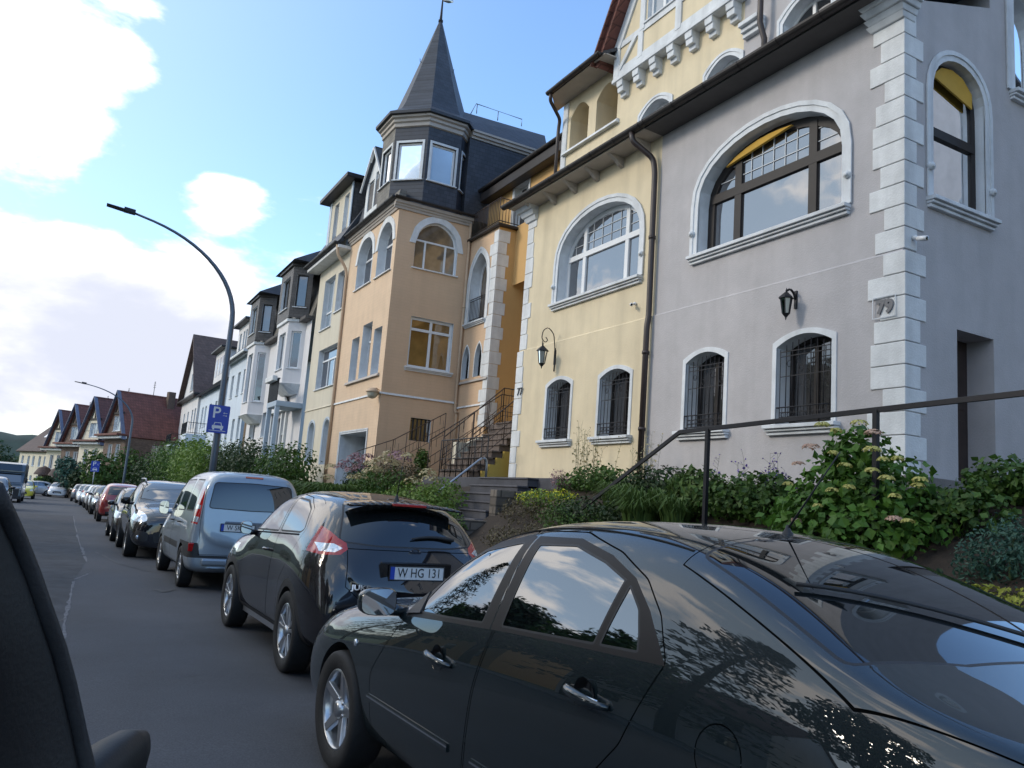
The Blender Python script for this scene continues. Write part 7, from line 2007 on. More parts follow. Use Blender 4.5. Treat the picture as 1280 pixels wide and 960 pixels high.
# ------------------------------------------------------------------ vegetation
def leafmat(name, c0, c1, tr=.25, rough=.55):
    m = bpy.data.materials.new(name); nt, N, L, P = nodes_of(m)
    oi = N.new('ShaderNodeNewGeometry'); n1 = N.new('ShaderNodeTexNoise'); n1.inputs['Scale'].default_value = 2.2; n1.inputs['Detail'].default_value = 3
    L.new(oi.outputs['Position'], n1.inputs['Vector'])
    a = N.new('ShaderNodeMath'); a.operation = 'MULTIPLY_ADD'; a.inputs[1].default_value = .55; L.new(oi.outputs['Random Per Island'], a.inputs[0])
    s = N.new('ShaderNodeMath'); s.operation = 'MULTIPLY'; s.inputs[1].default_value = .6; L.new(n1.outputs['Fac'], s.inputs[0]); L.new(s.outputs[0], a.inputs[2])
    mix = N.new('ShaderNodeMix'); mix.data_type = 'RGBA'; mix.inputs[6].default_value = c0+(1,); mix.inputs[7].default_value = c1+(1,)
    L.new(a.outputs[0], mix.inputs[0]); L.new(mix.outputs[2], P.inputs['Base Color']); P.inputs['Roughness'].default_value = rough
    P.inputs['Specular IOR Level'].default_value = .35
    t = N.new('ShaderNodeBsdfTranslucent'); L.new(mix.outputs[2], t.inputs['Color']); ms = N.new('ShaderNodeMixShader'); ms.inputs[0].default_value = tr
    L.new(P.outputs[0], ms.inputs[1]); L.new(t.outputs[0], ms.inputs[2]); L.new(ms.outputs[0], N['Material Output'].inputs['Surface'])
    MATS[name] = m
leafmat('leaf_green', (.010, .035, .008), (.085, .165, .028)); leafmat('leaf_dark', (.008, .022, .009), (.035, .070, .022)); leafmat('leaf_grass', (.03, .065, .015), (.12, .20, .05))
leafmat('leaf_yellow', (.10, .14, .02), (.40, .40, .06)); leafmat('leaf_blue', (.020, .060, .045), (.06, .14, .10)); leafmat('leaf_brown', (.045, .040, .022), (.13, .11, .06))
leafmat('leaf_hydr', (.012, .045, .008), (.12, .25, .035)); leafmat('petal_yellow', (.40, .38, .08), (.62, .58, .22)); leafmat('petal_pink', (.50, .28, .22), (.62, .46, .34)); leafmat('petal_mauve', (.22, .12, .15), (.38, .24, .26))
leafmat('petal_beige', (.34, .28, .14), (.52, .46, .28)); leafmat('petal_bright', (.45, .50, .03), (.70, .68, .06)); leafmat('petal_violet', (.10, .06, .28), (.2, .12, .45)); leafmat('leaf_light', (.04, .09, .015), (.17, .27, .05))
mat('bark', (.06, .048, .038), .9, .3, 6, .8, 20)
mat('stem_green', (.05, .08, .03), .8, .2)
RN = random.Random(11)
def rvec():
    while True:
        v = Vector((RN.uniform(-1, 1), RN.uniform(-1, 1), RN.uniform(-1, 1)))
        if .05 < v.length < 1: return v.normalized()
def leaf(b, p, n, s, asp=.5, fold=True):
    """one pointed leaf: two triangles folded along the midrib"""
    n = n.normalized(); a = n.cross(rvec()).normalized(); c = n.cross(a)
    t = p+a*s; w = c*s*asp; m = p+a*s*.45
    b.v += [p, m+w+n*s*.10, t, m-w+n*s*.10]; k = len(b.v)
    b.f += [(k-4, k-3, k-2), (k-4, k-2, k-1)]; b.mi += [0, 0]; b.sm += [False, False]
def cloud(blobs, n, s, asp=.5, shell=.75, up=.35):
    """leaves through the volume of several ellipsoids, denser near the outside"""
    b = MB(); vols = [rx*ry*rz for (_, _, _, rx, ry, rz) in blobs]; tot = sum(v**.67 for v in vols)
    for (x, y, z, rx, ry, rz), v in zip(blobs, vols):
        for k in range(int(n*v**.67/tot)):
            d = rvec(); r = shell+(1.08-shell)*RN.random() if RN.random() < .8 else RN.random()*shell
            r *= 1+.10*sin(d.x*9+d.y*7)*cos(d.z*8)
            p = Vector((x+d.x*rx*r, y+d.y*ry*r, z+d.z*rz*r))
            nn = (d+rvec()*.9+Vector((0, 0, up))).normalized(); leaf(b, p, nn, s*(.45+.95*RN.random()**1.3), asp*RN.uniform(.8, 1.2))
    return b
def plant(name, label, cat, loc, blobs, n, s, m, asp=.5, group=None, stem=True, shell=.7):
    t = thing(name, label, cat, loc, 0, group); cloud(blobs, n, s, asp, shell).build('foliage', MATS[m], t, recalc=False)
    if stem:
        b = MB()
        for (x, y, z, rx, ry, rz_) in blobs[:10]:
            b.tube([(x*.2, y*.2, -.05), (x*.6, y*.6, z*.5), (x, y, z+rz_*.3)], [.02+.01*rz_, .014, .006], 5)
        b.build('stem', MATS['bark' if rz_ > .6 else 'stem_green'], t)
    return t
def heads(t, pts, r, m, flat=.45, n=60, s=.03):
    for (x, y, z, k) in pts:
        b = MB()
        for j in range(int(n*k)):
            d = rvec(); d.z = abs(d.z)*.9-.1
            leaf(b, Vector((x+d.x*r*k, y+d.y*r*k, z+d.z*r*k*flat)), (d+Vector((0, 0, .6))).normalized(), s*RN.uniform(.7, 1.2), .6)
        b.build('flower_head', MATS[m], t, recalc=False)
def gzv(x, y): return gz(x, y)
def on_bed(px, py, X=7.0): return atx(px, py, X)
def local(px, py, X, o): return atx(px, py, X)-Vector(o)
def tufts(label, cat, name, centre, n, L, m, spread, group=None, w=.012, lean=.6):
    t = thing(name, label, cat, centre, 0, group); b = MB()
    for k in range(n):
        a = RN.uniform(0, 2*pi); r = spread*sqrt(RN.random()); p = Vector((r*cos(a), r*sin(a)*1.0, 0)); l = L*RN.uniform(.6, 1.1); a2 = a+RN.uniform(-.8, .8)
        o = Vector((cos(a2), sin(a2), 0)); q = RN.uniform(.3, 1)*lean; sd = Vector((-o.y, o.x, 0))*w
        pts = [p, p+o*l*.15*q+Vector((0, 0, l*.5)), p+o*l*.45*q+Vector((0, 0, l*.85)), p+o*l*.85*q+Vector((0, 0, l*(.95-.35*q)))]
        k0 = len(b.v); b.v += [pts[0]-sd, pts[0]+sd, pts[1]-sd, pts[1]+sd, pts[2]-sd*.7, pts[2]+sd*.7, pts[3]]
        b.f += [(k0, k0+1, k0+3, k0+2), (k0+2, k0+3, k0+5, k0+4), (k0+4, k0+5, k0+6)]; b.mi += [0]*3; b.sm += [False]*3
    b.build('foliage', MATS[m], t, recalc=False); return t
def build_plants():
    # hydrangea in front of the grey corner
    o = (7.3, 5.55, 1.35)
    bl = [(0, 0, .35, .5, .62, .42), (.0, -.30, .55, .38, .42, .38), (0, .35, .50, .38, .40, .38), (0, .08, .92, .28, .36, .30), (-.1, .62, .28, .34, .34, .28), (0, -.58, .22, .34, .36, .30), (-.2, .1, .1, .6, .9, .35), (0, .25, .85, .2, .25, .3)]
    t = plant('hydrangea_bush', 'large leafy hydrangea bush with pink and yellow flower heads before the grey corner', 'bush', o, bl, 4300, .10, 'leaf_hydr', .42, shell=.8)
    fl = [(1028, 531, 1.0, 'petal_yellow'), (1074, 529, 1.1, 'petal_yellow'), (1014, 559, 1.25, 'petal_pink'), (1092, 541, 1.1, 'petal_pink'), (1045, 538, .8, 'petal_yellow'), (1090, 562, 1.15, 'petal_yellow'), (1056, 582, .9, 'petal_yellow'), (1108, 598, 1.0, 'petal_yellow'),
          (1061, 609, .8, 'petal_yellow'), (1041, 613, .9, 'petal_yellow'), (1150, 600, .9, 'petal_yellow'), (1147, 607, .8, 'petal_yellow'), (998, 580, .9, 'petal_pink'), (1090, 588, .9, 'petal_yellow'), (1104, 574, .7, 'petal_yellow'), (1118, 649, 1.0, 'petal_pink'), (994, 651, .9, 'petal_pink'),
          (1135, 652, .8, 'petal_yellow'), (1119, 620, .7, 'petal_yellow'), (1022, 632, .6, 'petal_yellow'), (1042, 566, .7, 'petal_yellow'), (1122, 573, .7, 'petal_yellow'), (985, 605, .7, 'petal_yellow')]
    for (px, py, k, m) in fl:
        p = local(px, py, 6.78, o); heads(t, [(p.x, p.y, p.z, k)], .072, m, .5, 90, .026)
    def B(label, px, py, X, blobs, n, s, m, nm='shrub', cat='plant', g='garden plants below the grey and yellow houses', asp=.45):
        p = atx(px, py, X); z = gz(p.x, p.y); return plant(nm, label, cat, (p.x, p.y, z), blobs, n, s, m, asp, g)
    B('dark leafy shrub right of the hydrangea, by the stone plinth', 1205, 640, 7.6, [(0, 0, .15, .4, .45, .25), (0, .4, .15, .3, .35, .22), (0, -.1, .35, .15, .15, .2)], 1800, .07, 'leaf_green')
    B('blue-green conifer-like shrub at the right picture edge', 1262, 655, 6.9, [(0, 0, .2, .3, .35, .25), (.1, -.35, .2, .35, .35, .28), (0, .28, .1, .22, .2, .18), (.15, .05, .38, .15, .2, .16)], 3600, .05, 'leaf_blue', asp=.22)
    B('leafy plant above the blue-green shrub at the right edge', 1258, 600, 8.2, [(0, 0, .15, .35, .35, .25), (0, -.4, .1, .35, .35, .2)], 1300, .08, 'leaf_green')
    B('low yellow-green ground plant on the soil at the right edge', 1240, 690, 6.55, [(0, 0, .03, .4, .6, .12), (.1, .35, .03, .3, .3, .10), (0, -.5, .03, .4, .5, .12)], 1600, .06, 'leaf_yellow', asp=.22)
    B('dark low plants under the hydrangea', 1090, 668, 6.5, [(0, 0, .1, .4, .9, .22), (.3, .8, .1, .4, .6, .22)], 2200, .06, 'leaf_dark')
    B('bright green bushy plant left of the hydrangea', 945, 615, 7.6, [(0, 0, .25, .4, .45, .32), (0, .4, .2, .4, .35, .28), (-.1, -.4, .25, .35, .4, .32)], 2600, .075, 'leaf_green')
    B('broad-leaved green plant below the grey window', 880, 620, 7.6, [(0, 0, .25, .35, .4, .35), (0, .35, .25, .3, .3, .35)], 1500, .12, 'leaf_grass', asp=.25)
    B('dark shrub between the tufts by the downpipe', 830, 622, 8.0, [(0, 0, .2, .4, .5, .28), (0, .5, .2, .3, .4, .25)], 1500, .06, 'leaf_dark')
    B('low ground cover along the front of the bed', 905, 650, 6.6, [(0, 0, .08, .4, .9, .16), (.2, .9, .08, .4, .6, .15), (.1, -.9, .1, .4, .6, .18)], 3000, .05, 'leaf_green')
    B('yellow flowering cushion plant beside the dark steps', 672, 618, 7.5, [(0, 0, .14, .33, .42, .16), (0, .4, .12, .22, .28, .12)], 520, .035, 'petal_bright')
    B('green leaves under the yellow flowering cushions', 680, 622, 7.55, [(0, 0, .08, .38, .6, .18), (0, -.5, .06, .3, .4, .16)], 2200, .045, 'leaf_light')
    B('second yellow flowering cushion by the yellow house', 702, 622, 7.6, [(0, 0, .13, .28, .36, .15)], 380, .035, 'petal_bright')
    B('brown heather-like cushion at the bottom of the bed', 690, 640, 6.6, [(0, 0, .05, .4, .6, .25), (.2, .5, .05, .4, .4, .25), (0, -.6, .05, .4, .5, .25)], 3200, .04, 'leaf_brown', asp=.25)
    B('green filler plants behind the yellow cushions', 745, 605, 8.1, [(0, 0, .2, .4, .6, .25), (0, -.6, .15, .35, .5, .22), (0, .6, .1, .3, .5, .2)], 2400, .06, 'leaf_green')
    B('dark green mound below the garden handrail', 745, 632, 7.2, [(0, 0, .12, .5, .9, .24), (0, -.8, .1, .5, .6, .2)], 2600, .055, 'leaf_dark')
    B('reddish brown faded flower clump by the steps', 698, 600, 8.0, [(0, 0, .25, .15, .2, .18), (0, -.35, .2, .14, .16, .14)], 700, .03, 'petal_mauve')
    for (px, py, X, n, lab) in ((800, 642, 7.1, 420, 'arching ornamental grass tuft in the middle of the bed'), (770, 636, 7.4, 260, 'smaller ornamental grass tuft left of the big one'), (845, 640, 7.2, 200, 'short grass tuft right of the big one')):
        p = atx(px, py, X); tufts(lab, 'plant', 'grass_tuft', (p.x, p.y, gz(p.x, p.y)-.02), n, .70 if n > 400 else .55, 'leaf_grass', .22 if n > 400 else .16, 'ornamental grass tufts', .011, 1.1)
    for k, (px, py, X, m) in enumerate(((650, 652, 6.4, 'leaf_brown'), (690, 655, 6.2, 'leaf_green'), (735, 655, 6.1, 'leaf_brown'), (720, 640, 7.0, 'leaf_green'), (775, 655, 6.2, 'leaf_dark'), (665, 640, 7.2, 'leaf_brown'), (820, 655, 6.2, 'leaf_green'))):
        B(['brown heather mat at the foot of the dark steps', 'green mat beside the brown heather', 'brown mat in front of the garden handrail foot', 'green filler beside the handrail foot', 'dark mat below the grass tufts', 'brown heather mat under the yellow cushion', 'green mat behind the dark car roof'][k],
          px, py, X, [(0, 0, .10, .5, .8, .26), (.3, .6, .08, .45, .6, .22), (.2, -.6, .10, .45, .6, .28)], 3000, .05, m, asp=.3)
    # tall thin flowering stems
    for (px, py, h, n, X, m, lab) in ((735, 600, .95, 16, 8.3, 'petal_beige', 'tall airy flowering stems before the yellow house window'), (930, 600, .5, 7, 8.0, 'petal_violet', 'tall airy stems before the grey wall'), (815, 600, .75, 8, 8.5, 'petal_beige', 'thin stems beside the downpipe'), (985, 600, .7, 8, 7.7, 'petal_violet', 'violet flower stems left of the hydrangea')):
        p = atx(px, py, X); t = thing('flower_stems', lab, 'plant', (p.x, p.y, gz(p.x, p.y)), 0, 'thin flowering stems'); b = MB(); l = MB()
        for k in range(n):
            x, y = RN.uniform(-.2, .2), RN.uniform(-.55, .55); hh = h*RN.uniform(.6, 1.15); tx, ty = x+RN.uniform(-.12, .12), y+RN.uniform(-.2, .2)
            b.tube([(x, y, 0), ((x+tx)/2, (y+ty)/2+.02, hh*.5), (tx, ty, hh)], [.004, .003, .002], 4)
            for j in range(9):
                f = .35+.65*j/8; q = Vector((x+(tx-x)*f, y+(ty-y)*f, hh*f)); e = q+rvec()*.07+Vector((0, 0, .05))
                b.tube([q, e], .0018, 3); leaf(l, e, rvec(), .028 if j > 4 else .05, .5)
        b.build('stem', MATS['stem_green'], t); l.build('blossom', MATS[m], t, recalc=False)
    # beds before the apricot house
    g2 = 'plants before the apricot house'
    def C(label, px, py, X, blobs, n, s, m, asp=.45, nm='shrub'):
        return B(label, px, py, X, blobs, n, s, m, nm, 'plant', g2, asp)
    p = atx(410, 602, 6.6); tufts('dense green grass clump below the cream house', 'plant', 'grass_tuft', (p.x, p.y, gz(p.x, p.y)), 2600, 1.15, 'leaf_grass', .75, 'ornamental grass tufts', .02, .75)
    p = atx(385, 600, 6.8); tufts('dark grass clump at the left of the bed', 'plant', 'grass_tuft', (p.x, p.y, gz(p.x, p.y)), 1500, 1.0, 'leaf_green', .7, 'ornamental grass tufts', .022, .7)
    C('bright green clipped mound by the railing', 520, 622, 6.5, [(0, 0, .45, .6, .9, .55), (0, -.9, .4, .5, .7, .5), (0, .8, .35, .6, .8, .5), (.5, -.2, .6, .5, .8, .5), (-.2, -1.4, .2, .4, .5, .4)], 9000, .065, 'leaf_light')
    C('dark green shrub behind the pink blooms', 470, 585, 7.6, [(0, 0, .5, .5, .8, .5), (.2, 1.2, .4, .5, .9, .5), (.2, -1.0, .5, .4, .7, .5)], 4500, .07, 'leaf_green')
    C('olive grassy shrub below the small barred window', 492, 560, 8.0, [(0, 0, .5, .4, .8, .5), (.2, -.8, .5, .4, .6, .5)], 3200, .08, 'leaf_brown', .3)
    C('dark round shrub beside the garage', 455, 570, 8.2, [(0, 0, .5, .5, .9, .6)], 2600, .08, 'leaf_dark')
    t = C('faded pink and beige hydrangea in the bed', 470, 600, 6.7, [(0, 0, .3, .5, 1.0, .35), (0, 1.2, .3, .4, .8, .3), (0, -1.2, .3, .4, .8, .3)], 3500, .08, 'leaf_green', nm='hydrangea_bush')
    o = tuple(t.location)
    fl = [(432, 580, 'petal_mauve'), (442, 574, 'petal_mauve'), (452, 577, 'petal_mauve'), (460, 572, 'petal_mauve'), (438, 588, 'petal_mauve'), (450, 585, 'petal_mauve'), (426, 584, 'petal_mauve'), (463, 581, 'petal_beige'), (473, 577, 'petal_beige'), (480, 574, 'petal_beige'),
          (497, 570, 'petal_mauve'), (503, 574, 'petal_mauve'), (510, 571, 'petal_beige'), (440, 598, 'petal_beige'), (451, 597, 'petal_beige'), (415, 585, 'petal_beige'), (410, 598, 'petal_beige'), (462, 590, 'petal_beige'), (470, 588, 'petal_beige'), (516, 603, 'petal_beige'), (535, 592, 'petal_beige'), (537, 600, 'petal_beige'), (446, 570, 'petal_mauve'), (490, 580, 'petal_beige'), (485, 568, 'petal_beige')]
    for (px, py, m) in fl:
        p = local(px, py, 6.35, o); heads(t, [(p.x, p.y, p.z, RN.uniform(.8, 1.25))], .17, m, .75, 60, .055)
    C('dark climbing shrub on the apricot side wall', 533, 528, 10.3, [(0, 0, .6, .25, .3, .5), (0, .1, 1.2, .22, .3, .4), (0, 0, .1, .3, .4, .4)], 2200, .09, 'leaf_green')
    for k, (px, X, m) in enumerate(((560, 6.3, 'leaf_grass'), (548, 6.2, 'leaf_light'))):
        C('green edging plant %s the steel handrail' % ('left of' if k else 'beside'), px, 640, X, [(0, 0, .3, .3, .5, .35)], 1200, .08, m, .25)
    # hedges and bushes before the white houses
    def hedge(label, px0, px1, py, X, h, m, n=3500, s=.11, d=.8, nm='hedge', z0=None):
        a = atx(px0, py, X); c = atx(px1, py, X); L = a.y-c.y; y = (a.y+c.y)/2; k = max(2, int(L/1.1)); z = gz(X, y) if z0 is None else z0
        bl = [(RN.uniform(-.15, .15), -L/2+L*(i+.5)/k, h*.45+RN.uniform(-.1, .1)*h, d, L/k*.75, h*.55*RN.uniform(.85, 1.15)) for i in range(k)]
        plant(nm, label, 'hedge' if nm == 'hedge' else 'bush', (X, y, z), bl, n, s, m, .5, 'hedges and bushes before the white houses', shell=.75)
    hedge('dark clipped hedge before the white double house', 282, 328, 570, 7.6, 1.9, 'leaf_dark', 6000, .12, 1.0)
    hedge('lighter hedge in front of the dark clipped one', 290, 345, 582, 6.6, 1.1, 'leaf_light', 5000, .10, .7)
    hedge('leafy climbing bush beside the white house steps', 345, 372, 575, 7.4, 2.2, 'leaf_green', 5000, .11, .9, 'bush')
    hedge('big dark round bush behind the black off-roader', 162, 205, 585, 6.6, 3.4, 'leaf_dark', 9000, .20, 1.9, 'bush')
    hedge('mid green bush between the dark bush and the lamp post', 200, 232, 585, 7.0, 3.3, 'leaf_green', 6500, .17, 1.4, 'bush')
    hedge('yellow-green bush left of the lamp post', 232, 262, 585, 6.8, 2.9, 'leaf_light', 6000, .15, 1.3, 'bush')
    hedge('reddish dark shrub near the far lamp', 128, 150, 592, 6.4, 2.4, 'leaf_brown', 3000, .25, 1.4, 'bush')
    for (px, Y, h, lab, m) in ((165, 82, 5.2, 'leafy tree before the brick gabled house', 'leaf_green'), (125, 80, 4.6, 'small tree between the gabled houses and the far sign', 'leaf_green'), (88, 92, 4.0, 'pale bush before the cream gabled house', 'leaf_blue'), (100, 86, 2.6, 'low hedge by the far parking sign', 'leaf_dark'), (63, 99, 1.8, 'clipped hedge closing the street end', 'leaf_dark'), (52, 100, 1.6, 'second clipped hedge at the street end', 'leaf_light')):
        p = aty(px, 600, Y); z = -.9
        plant('garden_tree' if h > 3 else 'hedge', lab, 'tree' if h > 3 else 'hedge', (p.x, Y, z), [(0, 0, h*.55, h*.34, h*.34, h*.36), (h*.15, 0, h*.38, h*.3, h*.3, h*.3), (-h*.15, .2, h*.75, h*.22, h*.22, h*.22)], 2200, .26, m, .5, 'trees and hedges at the street end')
    p = aty(10, 590, 150)
    for k in range(5):
        plant('garden_tree', ['rounded tree left of the end house, furthest left', 'second tree left of the end house', 'tree beside the end house wall', 'dark tree behind the camper van', 'low tree behind the yellow car'][k], 'tree', (p.x-16+k*6.5, 150+k*2, -2), [(0, 0, 4.5, 3.2, 3, 3.0), (1.5, 0, 3.2, 2.6, 2.5, 2.4), (-1.4, 0, 3.4, 2.4, 2, 2.6)], 1800, .5, 'leaf_green' if k % 2 else 'leaf_dark', .5, 'trees beyond the street end')
    # roof terrace planting
    plant('balcony_plant', 'autumn-tinted climbing plant on the roof terrace of the balcony house', 'plant', (7.4, 97.5, 7.0), [(0, 1, .9, .8, 1.3, 1.0), (.3, 3, .8, .8, 1.3, .9), (-.5, 4.4, -.2, .6, 1, 1.8)], 3500, .22, 'leaf_yellow', .5)
build_plants()
# ------------------------------------------------------------------ the other side of the street (out of frame, seen in reflections)
def tree(label, x, y, h, r, m, n=5200, conifer=False):
    t = thing('street_tree', label, 'tree', (x, y, road_z(y)), 0, 'trees across the street'); b = MB()
    b.tube([(0, 0, -.2), (.1, 0, h*.3), (.0, .1, h*.6), (0, 0, h*.92)], [.28, .20, .12, .03], 8)
    if conifer:
        l = MB()
        for k in range(22):
            z = h*(.12+.85*k/22); R = r*(1-k/23)**.8; nb = 7
            for j in range(nb):
                a = 2*pi*(j+.5*(k % 2))/nb+RN.uniform(-.2, .2); d = Vector((cos(a), sin(a), -.18)); b.tube([(0, 0, z), Vector((0, 0, z))+d*R*.9], [.04, .01], 4)
                for q in range(20):
                    f = RN.uniform(.25, 1.0); p = Vector((0, 0, z))+d*R*f+Vector((0, 0, -.25*f*RN.random())); leaf(l, p+rvec()*.15, Vector((0, 0, 1))+rvec()*.4, .42, .3)
        l.build('crown', MATS[m], t, recalc=False)
    else:
        bl = []
        for k in range(16):
            a = k*2.4; f = sqrt((k+.5)/16); z = h*(.45+.5*(1-f*f)*RN.uniform(.7, 1)+.05*RN.random()); p = (r*.75*f*cos(a), r*.75*f*sin(a), z); bl.append(p+(r*.36, r*.36, r*.30))
            b.tube([(0, 0, h*.32), (p[0]*.6, p[1]*.6, z*.85), p], [.10, .06, .02], 5)
        cloud(bl, n, .34, .5, .6).build('crown', MATS[m], t, recalc=False)
    b.build('trunk', MATS['bark'], t)
for a in (('broad tree across the street, nearest the camera', -12.5, 0.0, 9.0, 3.6, 'leaf_dark'), ('tall dark conifer across the street', -10.5, 13.0, 19.0, 4.2, 'leaf_dark', 0, True), ('round dark tree across the street between broad tree and conifer', -13, 7.2, 13.5, 3.8, 'leaf_dark'), ('second broad tree across the street', -13, 19.5, 9.5, 3.4, 'leaf_green'),  # the round dark tree is added to block the sun's glint on the near car
          ('tree across the street opposite the parked van', -13, 26, 10.0, 3.6, 'leaf_dark'), ('spreading dark conifer across the street, further on', -11.5, 38, 17.0, 5.0, 'leaf_dark', 0, True), ('tree across the street beyond the van', -13, 32, 8.5, 3.2, 'leaf_green'), ('tree across the street behind the camera', -12.5, -6.5, 7.5, 3.4, 'leaf_dark'), ('furthest back tree across the street', -12.5, -14, 10, 4.0, 'leaf_green')):
    tree(*a)
def add_shading_house():  # added out of view: darkens the side-window reflections and the grey side wall
    t = simple_house('neighbour_house', 'tall grey house next door behind the camera on the right', 12.5, -17, 15, 20, 0, 14.5, 21, 'w_grey', 'slate', 'side', 0, [wop(u, z, 1.1, 1.8) for u in (2, 5, 9, 12.5) for z in (3, 6.5, 10)], [], None, .5)
add_shading_house()
def opposite():
    for k, (y, w, m, lab) in enumerate(((-2, 11, 'w_cream', 'cream house across the street, beside the camera'), (14, 11, 'w_white', 'white house across the street opposite the van'), (30, 12, 'w_orange_deep', 'ochre house across the street opposite the apricot house'), (-18, 11, 'w_white', 'white house across the street behind the camera'))):
        t = simple_house('opposite_house', lab, -25, y, w, 8, -1, 5.6, 9.8, m, 'tile_red', 'side', 0, [], [], None, .4); t['group'] = 'houses across the street'
        F = FR((8.01, 0, 0), (0, 1, 0), (1, 0, 0)); b = MB()
        for u in (2, 5, 8):
            for z in (1.2, 3.7): b.hexa([F(u-.5, z, 0), F(u+.5, z, 0), F(u+.5, z, .03), F(u-.5, z, .03)], [F(u-.5, z+1.4, 0), F(u+.5, z+1.4, 0), F(u+.5, z+1.4, .03), F(u-.5, z+1.4, .03)])
        b.build('window', MATS['win_dark'], t)
opposite()
# ------------------------------------------------------------------ sky, sun, camera
def build_world():
    w = bpy.data.worlds.new('World'); SC.world = w; w.use_nodes = True
    nt = w.node_tree; N = nt.nodes; L = nt.links
    bg = N['Background']; bg.inputs['Strength'].default_value = .10
    sky = N.new('ShaderNodeTexSky'); sky.sky_type = 'NISHITA'; sky.sun_disc = False
    el, az = radians(28), SUN_AZ
    sky.sun_elevation = el; sky.sun_rotation = SUN_AZ
    sky.air_density = 1.0; sky.dust_density = .6; sky.ozone_density = 2.0
    tc = N.new('ShaderNodeTexCoord')
    sep = N.new('ShaderNodeSeparateXYZ'); L.new(tc.outputs['Generated'], sep.inputs[0])
    def math(op, a, b=None, c=None):
        m = N.new('ShaderNodeMath'); m.operation = op
        for i, v in enumerate((a, b, c)):
            if v is None: continue
            if isinstance(v, (int, float)): m.inputs[i].default_value = v
            else: L.new(v, m.inputs[i])
        return m.outputs[0]
    # puffy noise on the sky dome, flattened towards the horizon
    mp = N.new('ShaderNodeMapping'); mp.inputs['Scale'].default_value = (1, 1, 2.1); mp.inputs['Location'].default_value = (SKY_SEED, 1.3, 0)
    L.new(tc.outputs['Generated'], mp.inputs[0])
    n1 = N.new('ShaderNodeTexNoise'); n1.inputs['Scale'].default_value = 3.6; n1.inputs['Detail'].default_value = 11; n1.inputs['Roughness'].default_value = .56
    n1.inputs['Distortion'].default_value = .15; L.new(mp.outputs[0], n1.inputs['Vector'])
    # cloud banks and clear gaps placed by compass direction and height
    nv = N.new('ShaderNodeVectorMath'); nv.operation = 'NORMALIZE'; L.new(tc.outputs['Generated'], nv.inputs[0])
    bias = None
    for (dx, dy, dz, r0, r1, amp) in BANKS:
        d = Vector((dx, dy, dz)).normalized()
        dp = N.new('ShaderNodeVectorMath'); dp.operation = 'DOT_PRODUCT'; L.new(nv.outputs[0], dp.inputs[0]); dp.inputs[1].default_value = d
        m = N.new('ShaderNodeMapRange'); m.interpolation_type = 'SMOOTHSTEP'
        m.inputs[1].default_value = cos(radians(r1)); m.inputs[2].default_value = cos(radians(r0)); m.inputs[3].default_value = 0; m.inputs[4].default_value = amp
        L.new(dp.outputs['Value'], m.inputs[0])
        bias = math('ADD', m.outputs[0], bias if bias is not None else SKY_BIAS)
    f = math('ADD', n1.outputs['Fac'], bias)
    mr = N.new('ShaderNodeMapRange'); mr.interpolation_type = 'SMOOTHSTEP'
    mr.inputs[1].default_value = .49; mr.inputs[2].default_value = .61; L.new(f, mr.inputs[0])
    # cloud body: bright rims, greyer cores
    n2 = N.new('ShaderNodeTexNoise'); n2.inputs['Scale'].default_value = 2.6; n2.inputs['Detail'].default_value = 6
    L.new(mp.outputs[0], n2.inputs['Vector'])
    core = N.new('ShaderNodeMapRange'); core.interpolation_type = 'SMOOTHSTEP'; core.inputs[1].default_value = .55; core.inputs[2].default_value = .80
    lowd = N.new('ShaderNodeMapRange'); lowd.inputs[1].default_value = .10; lowd.inputs[2].default_value = .50; lowd.inputs[3].default_value = .17; lowd.inputs[4].default_value = -.22; L.new(sep.outputs[2], lowd.inputs[0])
    L.new(math('ADD', math('ADD', math('MULTIPLY', f, .55), math('MULTIPLY', n2.outputs['Fac'], .60)), lowd.outputs[0]), core.inputs[0])
    cc = N.new('ShaderNodeMix'); cc.data_type = 'RGBA'
    cc.inputs[6].default_value = (15.5, 14.8, 14.2, 1); cc.inputs[7].default_value = (6.2, 6.5, 7.6, 1)
    L.new(core.outputs[0], cc.inputs[0])
    # haze whitening near the horizon
    hz = N.new('ShaderNodeMapRange'); hz.inputs[1].default_value = .0; hz.inputs[2].default_value = .15; hz.inputs[3].default_value = .6; hz.inputs[4].default_value = 0
    hz.interpolation_type = 'SMOOTHSTEP'
    L.new(sep.outputs[2], hz.inputs[0])
    mh = N.new('ShaderNodeMix'); mh.data_type = 'RGBA'; mh.inputs[7].default_value = (10.5, 9.6, 7.2, 1)
    bl = N.new('ShaderNodeMix'); bl.data_type = 'RGBA'; bl.blend_type = 'MULTIPLY'; bl.inputs[0].default_value = 1; bl.inputs[7].default_value = SKY_GAIN
    L.new(sky.outputs[0], bl.inputs[6])
    L.new(bl.outputs[2], mh.inputs[6]); L.new(hz.outputs[0], mh.inputs[0])
    gl = N.new('ShaderNodeVectorMath'); gl.operation = 'DOT_PRODUCT'; L.new(nv.outputs[0], gl.inputs[0]); gl.inputs[1].default_value = Vector(SUN_DIR+(sin(el),)).normalized()
    gm = N.new('ShaderNodeMapRange'); gm.interpolation_type = 'SMOOTHSTEP'; gm.inputs[1].default_value = .12; gm.inputs[2].default_value = .95; gm.inputs[3].default_value = 0; gm.inputs[4].default_value = .85; L.new(gl.outputs['Value'], gm.inputs[0])
    m3 = N.new('ShaderNodeMix'); m3.data_type = 'RGBA'; m3.inputs[7].default_value = (6.0, 7.4, 8.6, 1); L.new(gm.outputs[0], m3.inputs[0]); L.new(mh.outputs[2], m3.inputs[6]); mh = m3
    mx = N.new('ShaderNodeMix'); mx.data_type = 'RGBA'
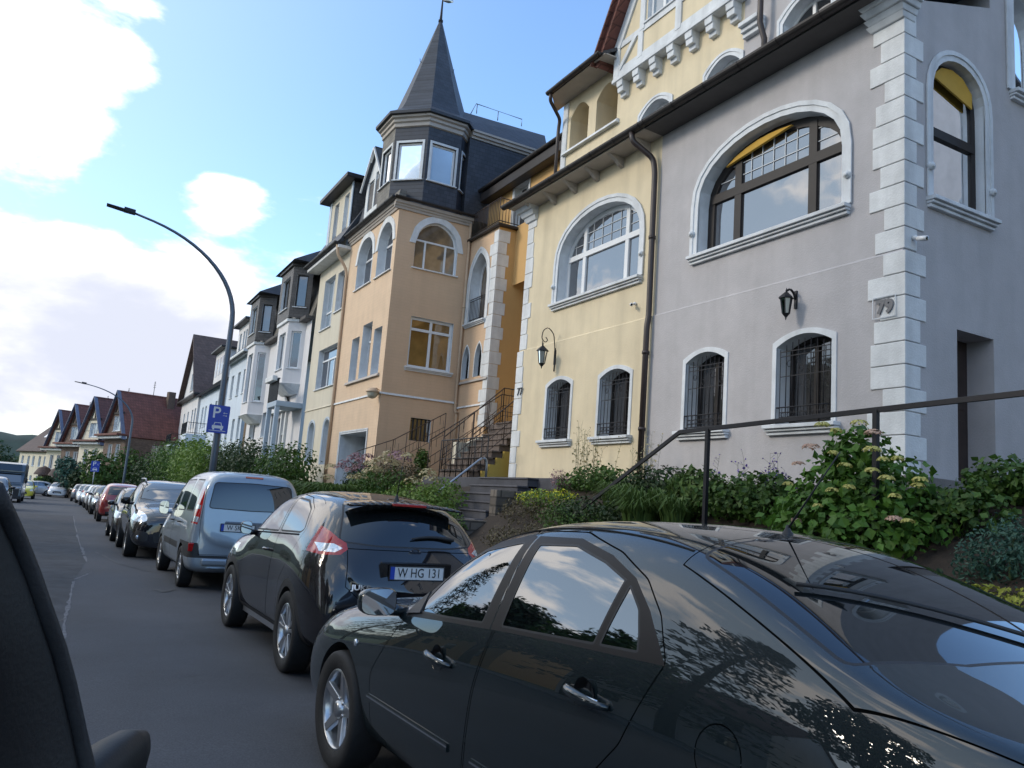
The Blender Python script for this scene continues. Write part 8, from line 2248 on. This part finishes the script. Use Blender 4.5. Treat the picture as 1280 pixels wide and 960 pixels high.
    L.new(mr.outputs[0], mx.inputs[0]); L.new(mh.outputs[2], mx.inputs[6]); L.new(cc.outputs[2], mx.inputs[7])
    L.new(mx.outputs[2], bg.inputs['Color'])
    s = bpy.data.lights.new('sun', 'SUN'); s.energy = 1.3; s.angle = radians(14); s.color = (1, .90, .76)
    so = bpy.data.objects.new('sun', s); COL.objects.link(so)
    # direction towards the sun: left of the street, a little ahead
    d = Vector((-cos(el)*sin(-az) if False else SUN_DIR[0], SUN_DIR[1], sin(el)))
    so.rotation_euler = d.to_track_quat('Z', 'Y').to_euler()
def _d(px, py): r = ray(px, py).normalized(); return (r.x, r.y, r.z)
BANKS = [(.45, -.9, .45, 15, 65, -.22), (.1, .1, 1, 5, 45, -.10), _d(40, 60)+(3, 17, .11), _d(150, 105)+(1, 11, .13), _d(120, 340)+(1, 14, .13), _d(290, 350)+(1, 11, .09), _d(60, 450)+(2, 14, .09), _d(220, 430)+(1, 12, .07), _d(372, 275)+(1, 8, .19), _d(130, 200)+(1, 4, .07),
         _d(800, 120)+(14, 42, -.22), _d(430, 90)+(2, 16, -.10), _d(250, 235)+(1, 9, -.18), _d(110, 232)+(1, 8, -.20), _d(20, 250)+(1, 6, -.08), _d(400, 330)+(1, 7, -.06)]
SUN_DIR = (-cos(radians(28))*.93, cos(radians(28))*.37)
SUN_AZ = math.atan2(SUN_DIR[0], SUN_DIR[1])
SKY_SEED = 3.7; SKY_BIAS = .0; SKY_GAIN = (2.4, 2.7, 2.95, 1)
build_world()
def build_camera():
    c = bpy.data.cameras.new('camera'); o = bpy.data.objects.new('camera', c); COL.objects.link(o)
    c.sensor_width = 36; c.sensor_fit = 'HORIZONTAL'; c.lens = FOC/1280*36; c.clip_start = .02; c.clip_end = 3000
    # camera axes in world space
    ex = Vector((_R.x, _A.x, _U.x)); ey = -Vector((_R.y, _A.y, _U.y)); ez = -Vector((_R.z, _A.z, _U.z))
    M = basis(EYE, ex, ey, ez); o.matrix_world = M
    SC.camera = o
build_camera()
SC.view_settings.view_transform = 'Standard'; SC.view_settings.look = 'None'; SC.view_settings.exposure = 0.38; SC.view_settings.gamma = 1.0
SC.view_settings.use_curve_mapping = False
